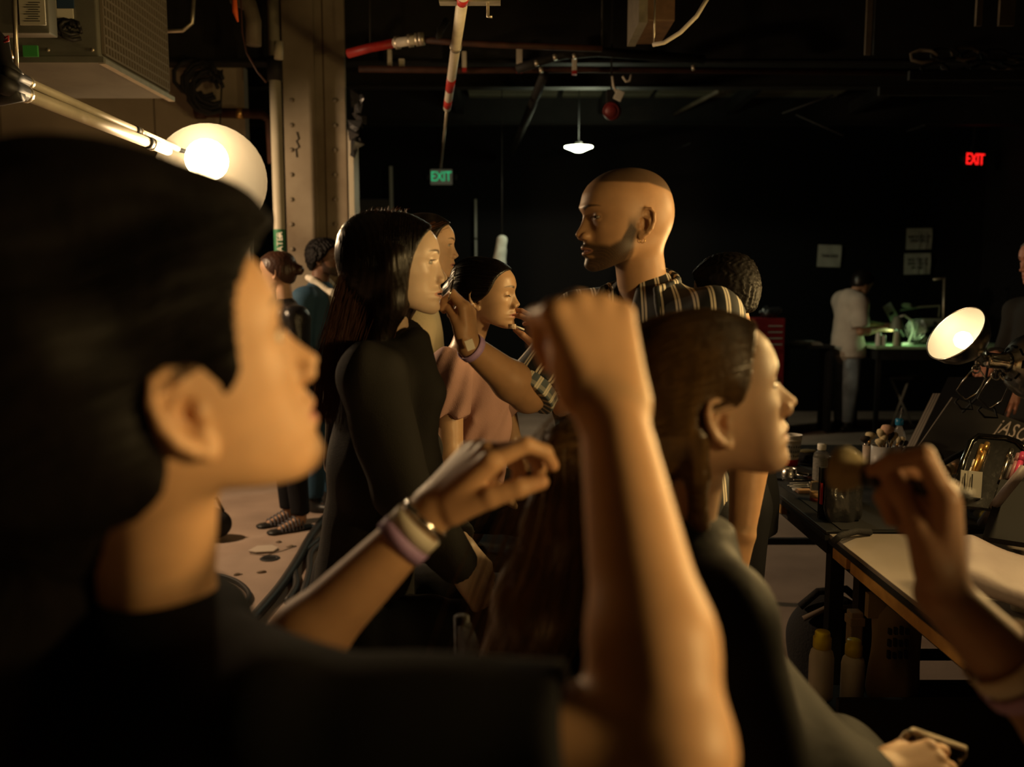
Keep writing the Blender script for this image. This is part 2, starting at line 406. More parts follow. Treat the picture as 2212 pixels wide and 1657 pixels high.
# ------------------------------------------------------------------ hands
class Hand:
    """wrist point w, axis ax along the metacarpals, nrm = back of the hand; side +1 right hand, -1 left hand"""
    def __init__(s, w, ax, nrm, side, curl=((20, 30, 20),) * 4, spread=(6, 2, -3, -9), thumb=(35, 30, 20, 15), scale=1.0):
        s.w = Vector(w); s.x = Vector(ax).normalized(); n = Vector(nrm)
        s.z = (n - s.x * n.dot(s.x)).normalized(); s.y = s.z.cross(s.x); s.side = side; s.sc = scale
        s.curl, s.spread, s.thumb = curl, spread, thumb; s.tips = []; s.joints = []
        k = scale; sd = side
        kn = [(.088, .024), (.091, .004), (.085, -.015), (.076, -.032)]
        ph = [(.042, .025, .020), (.046, .029, .021), (.043, .027, .020), (.034, .020, .018)]
        s.fing = []
        for i in range(4):
            base = Vector((kn[i][0], kn[i][1] * sd, 0)); sp = math.radians(spread[i]) * sd
            fx = Vector((math.cos(sp), math.sin(sp), 0)); a = 0; pts = [base]
            for j in range(3):
                a += math.radians(curl[i][j]); d = fx * math.cos(a) - Vector((0, 0, 1)) * math.sin(a)
                pts.append(pts[-1] + d * ph[i][j])
            s.fing.append([s.P(p) for p in pts])
        ab, fl, f2, f3 = [math.radians(q) for q in thumb]
        t0 = Vector((.022, .024 * sd, -.006)); pts = [t0]; d0 = Vector((math.cos(ab), math.sin(ab) * sd, 0))
        a = fl
        inward = Vector((math.sin(ab) * .6, -math.cos(ab) * sd * .6, -.8)).normalized()
        for L, df in ((.044, 0), (.032, f2), (.026, f3)):
            a += df; d = d0 * math.cos(a) + inward * math.sin(a); pts.append(pts[-1] + d.normalized() * L)
        s.thumbp = [s.P(p) for p in pts]
    def P(s, p): p = Vector(p) * s.sc; return s.w + s.x * p.x + s.y * p.y + s.z * p.z
    def add_to(s, sol):
        k = s.sc; sd = s.side
        for i, (x, y) in enumerate(((.088, .024), (.091, .004), (.085, -.015), (.076, -.032))):
            sol.cone(s.P((.004, y * .55 * sd, 0)), s.P((x, y * sd, 0)), .0185 * k if i in (1, 2) else .0165 * k, (.0125, .0125, .012, .011)[i] * k, .012)
        sol.ell(s.P((.036, .020 * sd, -.011)), np.array((.028, .015, .013)) * k, .010, np.array([list(s.x), list(s.y), list(s.z)]).T)
        sol.ell(s.P((.040, -.020 * sd, -.009)), np.array((.030, .011, .011)) * k, .010, np.array([list(s.x), list(s.y), list(s.z)]).T)
        R = ((.0105, .0092, .0082, .0068), (.0108, .0094, .0083, .0070), (.0102, .0088, .0078, .0066), (.0090, .0078, .0070, .0060))
        for i, f in enumerate(s.fing):
            for j in range(3):
                sol.cone(f[j], f[j + 1], R[i][j] * k, R[i][j + 1] * k, .0035 if j else .006)
        T = (.0150, .0118, .0105, .0080)
        for j in range(3): sol.cone(s.thumbp[j], s.thumbp[j + 1], T[j] * k, T[j + 1] * k, .008 if j == 0 else .004)
    def box(s, pad=.02):
        a = np.array([list(p) for f in s.fing for p in f] + [list(p) for p in s.thumbp] + [list(s.w)])
        return a.min(0) - pad * s.sc, a.max(0) + pad * s.sc
    def nails(s, parent, mat):
        for i, f in enumerate(s.fing + [s.thumbp]):
            d = (f[3] - f[2]).normalized(); prev = (f[2] - f[1]).normalized()
            side = s.y if i < 4 else s.z.cross(d)
            n = (side - d * side.dot(d)).normalized().cross(d) * -1
            n = d.cross(s.y if i < 4 else s.z).normalized()
            if i < 4 and n.dot(s.z) < 0 and s.curl[i][0] + s.curl[i][1] + s.curl[i][2] < 90: n = -n
            if i < 4: n = (s.y.cross(d)).normalized() * -1
            c = f[3] + n * (.0050 * s.sc) - d * .002
            bm = bmesh.new(); bmesh.ops.create_uvsphere(bm, u_segments=10, v_segments=6, radius=1)
            b = n.cross(d)
            Mx = Matrix(((d.x * .0065, b.x * .0045, n.x * .0018, c.x), (d.y * .0065, b.y * .0045, n.y * .0018, c.y), (d.z * .0065, b.z * .0045, n.z * .0018, c.z), (0, 0, 0, 1)))
            bm.transform(Mx); me = bpy.data.meshes.new('fingernail'); bm.to_mesh(me); bm.free(); me.materials.append(mat)
            for p in me.polygons: p.use_smooth = True
            o = bpy.data.objects.new('fingernail', me); COL.objects.link(o); put(o, parent)
# ------------------------------------------------------------------ bodies, clothes, hair
def lerp(a, b, t): return Vector(a) + (Vector(b) - Vector(a)) * t

def thing(name, label, cat, loc, group=None):
    o = bpy.data.objects.new(name, None); COL.objects.link(o); o.location = loc; o.empty_display_size = .05
    o['label'] = label; o['category'] = cat
    if group: o['group'] = group
    return o

class Fig:
    def __init__(s, head, N, sh, el, wr, pelvis, fwd, knees, ankles, male=0.0, hands=None, feet=None, arm=1.0, wid=1.0):
        s.head, s.N, s.pelvis, s.fwd, s.male = head, Vector(N), Vector(pelvis), Vector(fwd).normalized(), male
        s.sh, s.el, s.wr = [tuple(Vector(q) for q in t) for t in (sh, el, wr)]     # (left, right)
        s.kn, s.an = [tuple(Vector(q) for q in t) for t in (knees, ankles)]
        s.hands = hands or []; s.feet = feet; s.arm = arm * (1 + .12 * male); s.wid = wid * (1 + .14 * male)
        s.up = (s.N - s.pelvis).normalized(); s.lat = s.up.cross(s.fwd).normalized()       # to the person's left
        s.hip = (s.pelvis + s.lat * .085, s.pelvis - s.lat * .085)
    def neck(s, S, inf=0, top=True):
        r = .0475 * (1 + .22 * s.male) + inf
        if s.head is not None and top: S.cone(s.head.w(-.026, 0, -.045), s.N, r, r * 1.06, .03)
    def torso(s, S, inf=0, hem=None, k=.03):
        w, u = s.wid, s.up; fl = (s.fwd, .70)
        waist = lerp(s.pelvis, s.N, .34)
        S.cone(s.N - u * .11, s.N - u * .25, .135 * w + inf, .142 * w + inf, k, fl)
        S.cone(s.N - u * .25, waist, .142 * w + inf, .125 * w + inf, k, fl)
        S.cone(waist, s.pelvis, .125 * w + inf, .150 * w + inf, k, (s.fwd, .78))
        if hem: S.cone(s.pelvis, s.pelvis - Vector((0, 0, hem)), .150 * w + inf, .158 * w + inf, k, (s.fwd, .78), cap=True)
        for q in (0, 1):
            S.cone(s.N - u * .035, s.sh[q], .048 + inf, .052 * s.arm + inf, .04)
        if s.male < .5:
            for q in (-1, 1): S.ell(s.N - u * .24 + s.fwd * .075 + s.lat * q * .07, np.array((.055, .055, .055)) + inf, .03)
    def upper(s, S, q, inf=0, frac=1.0, cap=False):
        a = s.arm; e = lerp(s.sh[q], s.el[q], min(frac, 1))
        S.cone(s.sh[q], e, .051 * a + inf, (.051 + (.040 - .051) * min(frac, 1)) * a + inf, .02, cap=cap and frac <= 1)
        if frac > 1:
            e2 = lerp(s.el[q], s.wr[q], frac - 1)
            S.cone(s.el[q], e2, .042 * a + inf, (.042 - .014 * (frac - 1)) * a + inf, .02, cap=cap)
    def fore(s, S, q):
        a = s.arm; m = lerp(s.el[q], s.wr[q], .28)
        S.cone(s.el[q], m, .040 * a, .043 * a, .02); S.cone(m, s.wr[q], .043 * a, .0265 * a, .02)
    def leg(s, S, q, inf=0, frac=2.0, cap=False):
        w = s.wid
        S.cone(s.hip[q], s.kn[q], .085 * w + inf, .058 * w + inf, .03)
        if frac > 1:
            e = lerp(s.kn[q], s.an[q], frac - 1); S.cone(s.kn[q], e, .055 * w + inf, .055 * w - .017 * (frac - 1) * w + inf, .025, cap=cap)
    def foot_dir(s): return (s.fwd - Vector((0, 0, s.fwd.z))).normalized()
    def skin(s, h=.007, hh=.0024, hand_h=.002, legs=True, extra=None):
        S = Solid(); s.neck(S); s.torso(S)
        for q in (0, 1): s.upper(S, q); s.fore(S, q)
        if legs:
            for q in (0, 1):
                s.leg(S, q)
                d = s.foot_dir(); S.cone(s.an[q] - Vector((0, 0, .03)), s.an[q] + d * .13 - Vector((0, 0, .065)), .034, .022, .02)
        if s.head is not None: s.head.add_to(S)
        for hd in s.hands: hd.add_to(S)
        if extra: extra(S)
        fine = []
        if s.head is not None:
            a, b = s.head.box(.142); fine.append((a, b, hh))
        for hd in s.hands: a, b = hd.box(); fine.append((a, b, hand_h))
        return skin_mesh(S, h, fine)

def folds(amp, f=26.0, seed=0, lean=(0.4, 0.2, 1.0)):
    r = np.random.RandomState(seed); W = r.randn(5, 3) * f * np.array([1, 1, .45]); ph = r.rand(5) * 6.28
    def post(F, X, Y, Z):
        n = 0
        for i in range(5):
            n = n + np.sin(W[i, 0] * X + W[i, 1] * Y + W[i, 2] * Z + ph[i] + 1.3 * np.sin(W[(i + 1) % 5, 0] * .5 * X + W[(i + 2) % 5, 2] * Z))
        return F + amp * n / 2.2
    return post

def garment(name, S, mat, parent, h=.008, amp=.004, f=26, seed=0, uvw=None, fine=(), it=1):
    P, Q = skin_mesh(S, h, fine, folds(amp, f, seed))
    if it and not fine: P = smooth(P, Q, it, .4)
    return np_mesh(name, P, Q, mat, parent, uvw=uvw(P) if uvw else None)

def shoe(fig, q, mat, parent, ln=.20, name='shoe'):
    S = Solid(); a = fig.an[q]; d = fig.foot_dir(); z0 = Vector((0, 0, 1))
    heel = Vector((a.x, a.y, a.z - .055)) - d * .035
    S.cone(heel, heel + d * ln, .043, .036, .02, (z0, .85)); S.cone(a, heel + d * .05, .048, .045, .02)
    P, Q = skin_mesh(S, .006); np_mesh(name, P, Q, mat, parent)

# ---- hair
def hair_cap(head, S, thick, feat=False):
    k = head.sc
    def fn(X, Y, Z):
        x, y, z = head.loc(X, Y, Z); return (head.base(x, y, z, feat) - thick(x, y, z)) * k
    S.add(np.array(head.pos) - .19 * k, np.array(head.pos) + .19 * k, fn, .015)
def hairline(x, y, z, zs, xs, soft=.012):
    return sstep((np.interp(z, zs, xs).astype(f32) - x) / soft + .5)
HL_Z = np.array([-.09, -.06, -.045, -.03, -.015, 0, .02, .04, .06, .075, .088, .098, .11])
HL_SLICK = np.array([-.10, -.060, -.042, -.030, -.026, .006, .030, .043, .052, .062, .076, .094, .2])

def strands(paths, r0=.0006, r1=.0002):
    """thin three-sided tapering hairs along the polylines -> vertices, quads"""
    VS, QS, n = [], [], 0
    for p in paths:
        p = np.asarray(p, float); m = len(p); t = np.gradient(p, axis=0); t /= np.linalg.norm(t, axis=1)[:, None] + 1e-9
        u = np.cross(t, [.3, .9, .25]); u /= np.linalg.norm(u, axis=1)[:, None] + 1e-9; v = np.cross(t, u)
        r = np.linspace(r0, r1, m)[:, None]
        ring = np.stack([p + r * (math.cos(a) * u + math.sin(a) * v) for a in (0, 2.094, 4.189)], 1).reshape(-1, 3)
        i = np.arange(m - 1)[:, None] * 3 + n; j = np.arange(3)[None]; j2 = (j + 1) % 3
        QS.append(np.stack([i + j, i + j2, i + 3 + j2, i + 3 + j], 2).reshape(-1, 4)); VS.append(ring); n += len(ring)
    return np.concatenate(VS), np.concatenate(QS)
def drape(head, th, D, lift=.0006):
    """points of the hair surface in the head-frame directions D (n,3); world points and a mask where hair is"""
    D = D / np.linalg.norm(D, axis=1)[:, None]; c = np.array((0, 0, .03)); lo = np.full(len(D), .03); hi = np.full(len(D), .20)
    for _ in range(26):
        m = (lo + hi) / 2; p = c + D * m[:, None]; f = head.base(p[:, 0], p[:, 1], p[:, 2], False) - th(p[:, 0], p[:, 1], p[:, 2])
        hi = np.where(f > 0, m, hi); lo = np.where(f > 0, lo, m)
    p = c + D * (hi + lift)[:, None]; ok = th(p[:, 0], p[:, 1], p[:, 2]) > .001
    R = np.array(head.R); return p @ R.T * head.sc + np.array(head.pos), ok
def combed(head, th, n, seed, phi=(-95, 95), th0=(28, 60), th1=165, lift=.0009, wob=2.0, part=False):
    """hairs lying on the head: straight back from the forehead, or sideways from a middle parting"""
    rs = np.random.RandomState(seed); out, DD = [], []; m = 10
    for _ in range(n):
        if part:
            a = np.radians(np.full(m, rs.uniform(35, 150))) + np.radians(np.linspace(0, rs.uniform(-4, 8), m)); s = rs.choice((-1, 1)); f = np.radians(np.linspace(2, rs.uniform(70, 105), m)) * s
        else:
            t0 = rs.uniform(*th0); a = np.radians(np.linspace(t0, t0 + rs.uniform(30, 75), m)); f = np.radians(rs.uniform(*phi) + np.linspace(0, rs.randn() * wob, m))
        DD.append(np.stack([np.cos(a), np.sin(a) * np.sin(f), np.sin(a) * np.cos(f)], 1))
    p, ok = drape(head, th, np.concatenate(DD), np.repeat(lift * rs.uniform(.3, 1.6, n), m)); p = p.reshape(n, m, 3); ok = ok.reshape(n, m)
    return [p[i][ok[i]] for i in range(n) if ok[i].sum() > 4]
def curve_pts(p, n=4):
    """Catmull-Rom through the points, n steps a span"""
    p = np.asarray(p, float); q = np.concatenate([p[:1], p, p[-1:]]); t = np.linspace(0, 1, n, endpoint=False)[:, None]; out = []
    for i in range(len(p) - 1):
        a, b, c, d = q[i], q[i + 1], q[i + 2], q[i + 3]; out.append(.5 * (2 * b + (c - a) * t + (2 * a - 5 * b + 4 * c - d) * t * t + (3 * b - a - 3 * c + d) * t ** 3))
    return np.concatenate(out + [p[-1:]])
def merge(*pq):
    n, VS, QS = 0, [], []
    for P, Q in pq: VS.append(P); QS.append(Q + n); n += len(P)
    return np.concatenate(VS), np.concatenate(QS)

def grooves(amp, head, f=420.0):
    """fine combed grooves running front to back over the head"""
    def post(F, X, Y, Z):
        x, y, z = head.loc(X, Y, Z)
        a = np.arctan2(y, z + .02 + 0 * y); return F + amp * (np.sin(a * f / 9 + 30 * x) + .6 * np.sin(a * f / 5.3 + 1.7 + 22 * x))
    return post

def bracelet(name, wr, axis, rad, w, mat, parent_label=None, group=None, parent=None, gap=0, flat=1.0, up=None, thick=.0016):
    """closed paper or cloth band round a wrist"""
    ax = Vector(axis).normalized(); u = (Vector(up) if up else ax.orthogonal()); u = (u - ax * u.dot(ax)).normalized(); v = ax.cross(u)
    n = 28; P = []; Q = []
    for i in range(n):
        a = 2 * math.pi * i / n; d = u * math.cos(a) + v * math.sin(a) * flat
        for r, s in ((rad, -w / 2), (rad + thick, -w / 2), (rad + thick, w / 2), (rad, w / 2)): P.append(Vector(wr) + d * r + ax * s)
    for i in range(n):
        j = (i + 1) % n
        for k in range(4): Q.append((i * 4 + k, i * 4 + (k + 1) % 4, j * 4 + (k + 1) % 4, j * 4 + k))
    o = np_mesh(name, np.array([list(p) for p in P]), np.array(Q), mat, parent)
    return o
# ------------------------------------------------------------------ people
M = {}
M['skin'] = node_mat('skin', attr='tone', rough=.48, sss=.12, var=.10, vscale=45, bump=.025, bscale=420, spec=.4)
M['skin_dewy'] = node_mat('skin_dewy', attr='tone', rough=.36, sss=.12, var=.08, vscale=45, bump=.04, bscale=420, spec=.5)
M['eye_white'] = node_mat('eye_white', (.36, .32, .28), .2)
M['iris'] = node_mat('iris', (.035, .018, .010), .06)
M['nail'] = node_mat('nail', (.66, .42, .36), .22)
def hairmat(n, c, r=.38, spec=.5): return node_mat(n, c, r, spec=spec, var=.5, vscale=70, bump=.10, bscale=170, stretch=(1, 1, .15))
M['hair_black'] = hairmat('hair_black', (.010, .007, .006), .36)
M['hair_jet'] = hairmat('hair_jet', (.006, .0045, .0045), .60, .14)
M['hair_backlit'] = hairmat('hair_backlit', (.13, .048, .020), .42, .5)  # loose strands of dark hair, light from behind put into the colour
M['hair_golden'] = hairmat('hair_golden', (.155, .084, .025), .30, .8)
M['hair_brown'] = hairmat('hair_brown', (.085, .045, .018), .33, .6)
M['hair_chestnut'] = hairmat('hair_chestnut', (.055, .022, .012), .40)
M['hair_ginger'] = hairmat('hair_ginger', (.42, .17, .045), .45)
M['hair_grey'] = hairmat('hair_grey', (.20, .17, .15), .5)
def cloth(n, c, r=.85, bump=.25, bs=700, sheen=.0, spec=.25, var=.15): return node_mat(n, c, r, spec=spec, bump=bump, bscale=bs, sheen=sheen, var=var, vscale=9)
M['black_cotton'] = cloth('black_cotton', (.009, .009, .0105), spec=.12)
M['black_jacket'] = cloth('black_jacket', (.024, .022, .019), .8, .3, 500, 0, .3)
M['black_satin'] = cloth('black_satin', (.0075, .0078, .0085), .65, .08, 60, 0, .20)
M['black_leather'] = node_mat('black_leather', (.014, .013, .014), .28, spec=.6, bump=.35, bscale=90)
M['mauve_jersey'] = cloth('mauve_jersey', (.40, .235, .205), .85, .2, 350)
M['cream_knit'] = cloth('cream_knit', (.58, .50, .34), .9, .3, 300)
M['blue_suiting'] = cloth('blue_suiting', (.035, .085, .145), .75, .2, 500)
M['white_shirt'] = cloth('white_shirt', (.75, .70, .60), .7, .1, 300)
M['white_jersey'] = cloth('white_jersey', (.60, .52, .44), .9, .2, 200)
M['faded_denim'] = cloth('faded_denim', (.33, .38, .43), .9, .3, 90, var=.45)
M['dark_trousers'] = cloth('dark_trousers', (.012, .012, .015))
M['lilac_paper'] = node_mat('lilac_paper', (.50, .33, .62), .6, var=.15, vscale=200)
M['white_paper'] = node_mat('white_paper', (.72, .66, .56), .6, var=.06, vscale=60)
M['gold'] = node_mat('gold', (.80, .52, .16), .25, metal=1)
M['chrome'] = node_mat('chrome', (.75, .73, .70), .18, metal=1, bump=.03, bscale=40)
M['shoe_black'] = node_mat('shoe_black', (.012, .012, .012), .45)

def stripe_mat(name, dark, light, sc, wdt, cross=False):
    m = bpy.data.materials.new(name); m.use_nodes = True; nt = m.node_tree; N, Lk = nt.nodes, nt.links; b = N['Principled BSDF']
    b.inputs['Roughness'].default_value = .7; b.inputs['Specular IOR Level'].default_value = .3
    a = N.new('ShaderNodeAttribute'); a.attribute_name = 'weave'; sp = N.new('ShaderNodeSeparateXYZ'); Lk.new(a.outputs['Vector'], sp.inputs[0])
    def math_(op, x, y=None):
        n = N.new('ShaderNodeMath'); n.operation = op
        for i, q in enumerate((x, y)):
            if q is None: continue
            if isinstance(q, (int, float)): n.inputs[i].default_value = q
            else: Lk.new(q, n.inputs[i])
        return n.outputs[0]
    def band(o, s, c, w):
        f = math_('FRACT', math_('MULTIPLY', o, s)); return math_('LESS_THAN', math_('ABSOLUTE', math_('SUBTRACT', f, c)), w)
    fac = math_('MAXIMUM', band(sp.outputs[0], sc, .40, wdt), band(sp.outputs[0], sc, .60, wdt))
    if cross: fac = math_('MAXIMUM', fac, math_('MULTIPLY', band(sp.outputs[1], sc * .9, .5, .17), .30))
    mx = N.new('ShaderNodeMix'); mx.data_type = 'RGBA'; mx.inputs['A'].default_value = (*dark, 1); mx.inputs['B'].default_value = (*light, 1)
    Lk.new(fac, mx.inputs['Factor']); Lk.new(mx.outputs['Result'], b.inputs['Base Color'])
    return m
M['striped_shirting'] = stripe_mat('striped_shirting', (.011, .013, .017), (.62, .56, .46), 31.0, .065)
M['striped_cuff'] = stripe_mat('striped_cuff', (.10, .125, .14), (.66, .60, .48), 36.0, .085, True)

def person(label, fig, tone, group=None, h=.008, hh=.0024, hand_h=.0021, mat='skin', legs=True, base=None, eye=True, **tk):
    P, Q = fig.skin(h, hh, hand_h, legs)
    if base is None: base = Vector((fig.pelvis.x, fig.pelvis.y, 0))
    o = thing('person', label, 'person', base, group)
    cols = fig.head.tone(P, tone, **tk) if fig.head is not None else np.tile(np.array(tone, f32), (len(P), 1))
    if fig.hands:   # pinker palms and finger ends
        for hd in fig.hands:
            d = np.min([np.linalg.norm(P - np.array(list(f[3])), axis=1) for f in hd.fing + [hd.thumbp]], 0)
            m = (.30 * np.clip(1 - d / .022, 0, 1))[:, None]; cols = cols * (1 - m) + np.array([tone[0] * 1.12, tone[1] * .80, tone[2] * .82], f32) * m
    np_mesh('body', P, Q, M[mat], o, cols)
    if eye and fig.head is not None: eyeballs(fig.head, o); eyelashes(fig.head, o)
    return o

def ear_head(u, v, Y, side, yaw, pitch=0, roll=0, scale=1.0, **kw):
    h = Head((0, 0, 0), yaw, pitch, roll, scale, **kw); h.pos = at(u, v, Y) - h.R @ (Vector((-.010, side * .0735, 0)) * scale); return h
def nose_head(u, v, Y, yaw, pitch=0, roll=0, scale=1.0, **kw):
    h = Head((0, 0, 0), yaw, pitch, roll, scale, **kw); h.pos = at(u, v, Y) - h.R @ (Vector((.1195, 0, -.020)) * scale); return h
def ground(p, z=.085): return Vector((p[0], p[1], z))

# --- hair stylist in the foreground
def build_stylist():
    H = ear_head(388, 902, .60, -1, 37, 21, 0, 1.06, ear=1.05, nose=1.1)
    N = at(335, 1330, .745); fw = Vector((.86, .5, 0)); lt = Vector((-.5, .86, 0))
    shR, elR, wrR = at(610, 1600, .605), at(1448, 1620, .56), at(1322, 890, .70)
    shL, elL, wrL = N + lt * .175 + Vector((0, 0, -.03)), at(558, 1485, .98), at(930, 1108, 1.02)
    pel = N + Vector((-.05, -.02, -.50)); kn = [pel + lt * .09 * q + fw * .04 - Vector((0, 0, .36)) for q in (1, -1)]
    an = [ground(k - fw * .04) for k in kn]
    hR = Hand(wrR, (-.26, .22, .93), (.30, -.93, .18), 1, ((78, 66, 40), (80, 72, 40), (82, 74, 40), (84, 76, 40)), (3, 1, -1, -4), (10, 26, 22, 22), 1.0)
    hL = Hand(wrL, (.66, .06, .72), (-.56, -.36, .74), -1, ((22, 50, 34), (44, 60, 34), (56, 66, 34), (64, 68, 34)), (3, 0, -3, -6), (36, 20, 16, 12), 1.08)
    f = Fig(H, N, (shL, shR), (elL, elR), (wrL, wrR), pel, fw, kn, an, hands=[hR, hL])
    o = person('person in black t-shirt nearest the camera styling hair, both arms raised', f, (.60, .35, .19), h=.006, hh=.003, hand_h=.0024)
    S = Solid(); f.torso(S, .016, .10)
    f.upper(S, 1, .014, .74, True); f.upper(S, 0, .014, .93, True)
    S.cone(N - f.up * .06, N + f.up * .012, .075, .068, .03, cap=True)
    garment('t_shirt', S, M['black_cotton'], o, .007, .003, 24, 1)
    S = Solid(); f.leg(S, 0, .015, 1.93); f.leg(S, 1, .015, 1.93); S.cone(pel + Vector((0, 0, .08)), pel, .15, .16, .03, (fw, .8))
    garment('trousers', S, M['dark_trousers'], o, .012, .004)
    for q in (0, 1): shoe(f, q, M['shoe_black'], o)
    S = Solid()
    def th(x, y, z):
        m = hairline(x, y, z, np.array([-.09, -.06, -.045, -.03, -.015, -.002, .012, .03, .05, .065, .078, .09, .1]), np.array([-.10, -.055, -.035, -.026, -.018, .026, .040, .044, .049, .056, .072, .094, .2]), .010)
        vol = .010 + .022 * sstep((z - .03) / .07) + .020 * sstep((-.02 - x) / .06) * sstep((z - .0) / .06)
        vol = vol + .006 * np.sin(38 * x + 9 * y) * sstep((z - .08) / .04)
        ear = np.exp(-((x + .004) / .024) ** 2 - ((z + .004) / .034) ** 2)
        return vol * m - .012 * (1 - m) - .034 * ear * (np.abs(y) > .05)
    hair_cap(H, S, th)
    S.ell(H.w(-.012, 0, .152), np.array((.070, .066, .044)), .05); S.chain([H.w(-.06, -.05, .0), at(165, 960, .655), at(150, 1080, .67), at(105, 1190, .69)], [.03, .045, .045, .05], .025); S.ell(H.w(.075, 0, .118), np.array((.048, .05, .024)), .03)
    S.chain([H.w(-.085, 0, .02), at(80, 1000, .745), at(30, 1250, .74), at(10, 1620, .73)], [.075, .095, .10, .09], .03)
    lo, hi = bounds(S, .02)
    P, Q = skin_mesh(S, .0035, post=grooves(.0005, H, 420), box=(lo, hi))
    rs = np.random.RandomState(3); paths = []
    for _ in range(700):     # short ends standing off the crop
        a = rs.uniform(-1.2, 1.2); x = rs.uniform(-.10, .085); y = math.sin(a) * .07; z = .07 + .075 * math.cos(a) * (1 - (x / .12) ** 2 * .5)
        p0 = np.array((x, y, z)); d = np.array((rs.uniform(-.6, .5), rs.uniform(-.5, .5), 1.0)) * rs.uniform(.012, .032)
        pts = [H.w(*(p0 + d * t + np.array((-.3, .1, -.1)) * .02 * t * t)) for t in (0, .4, .75, 1)]
        paths.append([list(q) for q in pts])
    paths += combed(H, th, 700, 31, (-95, 95), (20, 70), wob=6, lift=.002)
    np_mesh('hair', *merge((P, Q), strands(paths, .0007, .0002)), M['hair_jet'], o)
    ax = (wrL - elL).normalized()
    for t, mt, w, r in ((.90, 'white_paper', .020, .0315), (.84, 'lilac_paper', .016, .0325)):
        bracelet('wristband', lerp(elL, wrL, t), ax, r, w, M[mt], parent=o)
    bracelet('wristband', lerp(elL, wrL, .965), ax, .0300, .008, M['chrome'], parent=o)
    return o, hR, hL, f

# --- seated model with slicked hair
def build_slick_model():
    H = ear_head(1550, 915, 1.075, -1, 9, 15, 0, 1.04, eyes='open', ear=1.0, nose=1.22)
    N = at(1455, 1165, 1.17); fw = Vector((.98, .18, 0)).normalized(); lt = Vector((-fw.y, fw.x, 0))
    pel = N + Vector((-.10, .02, -.46))
    shR, shL = N - lt * .165 + Vector((.0, 0, -.055)), N + lt * .165 + Vector((0, 0, -.055))
    elR, elL = shR + Vector((.06, -.03, -.26)), shL + Vector((.06, .03, -.26))
    wrR, wrL = at(1905, 1672, 1.10), at(1985, 1725, 1.30)
    kn = [pel + fw * .44 + lt * .1 * q + Vector((0, 0, .02)) for q in (1, -1)]; an = [ground(k + fw * .06, .40) for k in kn]
    hR = Hand(wrR, (.92, .18, .05), (-.1, -.55, .8), 1, ((35, 45, 25), (45, 50, 30), (50, 55, 30), (55, 55, 30)), thumb=(35, 22, 15, 10), scale=.95)
    hL = Hand(wrL, (.85, -.45, .25), (.35, -.30, .85), -1, ((25, 40, 25), (32, 45, 25), (40, 50, 25), (48, 50, 25)), thumb=(30, 20, 12, 10), scale=.95)
    f = Fig(H, N, (shL, shR), (elL, elR), (wrL, wrR), pel, fw, kn, an, hands=[hR, hL], wid=.95, arm=.92)
    o = person('seated person in dark robe with phone in lap, hair being styled', f, (.74, .48, .31), hh=.0024, mat='skin', brow=(.10, .055, .03), lip=(.60, .30, .24))
    S = Solid(); f.torso(S, .020, .02)
    for q in (0, 1): f.upper(S, q, .022, 1.86, True); f.leg(S, q, .02, 1.7)
    S.cone(N - f.up * .05, N + f.up * .03, .078, .066, .03, cap=True)
    S.cone(N - f.up * .12 + fw * .03, lerp(elR, wrR, .5), .10, .075, .06); S.cone(N - f.up * .15 + fw * .03, lerp(elL, wrL, .3), .10, .07, .06)
    garment('robe', S, M['black_satin'], o, .007, .0055, 20, 4)
    for q in (0, 1): shoe(f, q, M['shoe_black'], o)
    # combed-back hair, parted, tucked behind the ear
    def th(x, y, z):
        m = hairline(x, y, z, HL_Z, HL_SLICK, .010)
        ear = np.exp(-((x + .006) / .024) ** 2 - ((z + .002) / .034) ** 2); return (.0065 + .004 * sstep((.02 - x) / .08) - .0025 * np.exp(-(y / .004) ** 2) * sstep((z - .05) / .03)) * m - .008 * (1 - m) - .016 * ear
    S = Solid(); hair_cap(H, S, th)
    nape = H.w(-.088, 0, -.025); knot = at(1225, 965, 1.12)
    tail = [H.w(-.080, 0, .03), nape, lerp(nape, knot, .5) + Vector((0, 0, .01)), knot, at(1205, 1130, 1.13), at(1160, 1300, 1.15), at(1085, 1500, 1.19)]
    S.chain(tail, [.055, .045, .030, .024, .042, .055, .050], .03)
    behind = [H.w(-.035, -.070, -.01), H.w(-.045, -.058, -.06), H.w(-.052, -.045, -.12), H.w(-.06, -.035, -.17)]
    S.chain(behind, [.014, .015, .012, .006], .012)
    lo, hi = bounds(S, .02)
    P, Q = skin_mesh(S, .006, [(np.array(H.pos) - .16, np.array(H.pos) + .16, .0026)], post=grooves(.00035, H, 480))
    rs = np.random.RandomState(5); paths = []
    for _ in range(900):
        off = rs.randn(3) * np.array((.022, .022, .02)); pts = []
        for i, c in enumerate(tail[2:]):
            sc = (1.0, .7, 1.3, 1.6, 1.6)[i]; pts.append(np.array(c) + off * sc + rs.randn(3) * .004)
        paths.append(curve_pts(pts, 4))
    paths += combed(H, th, 1500, 41, (-110, 110), (20, 110), wob=2.5, lift=.0010)
    np_mesh('hair', *merge((P, Q), strands(paths, .0007, .0003)), M['hair_golden'], o)
    return o, f, hR, hL

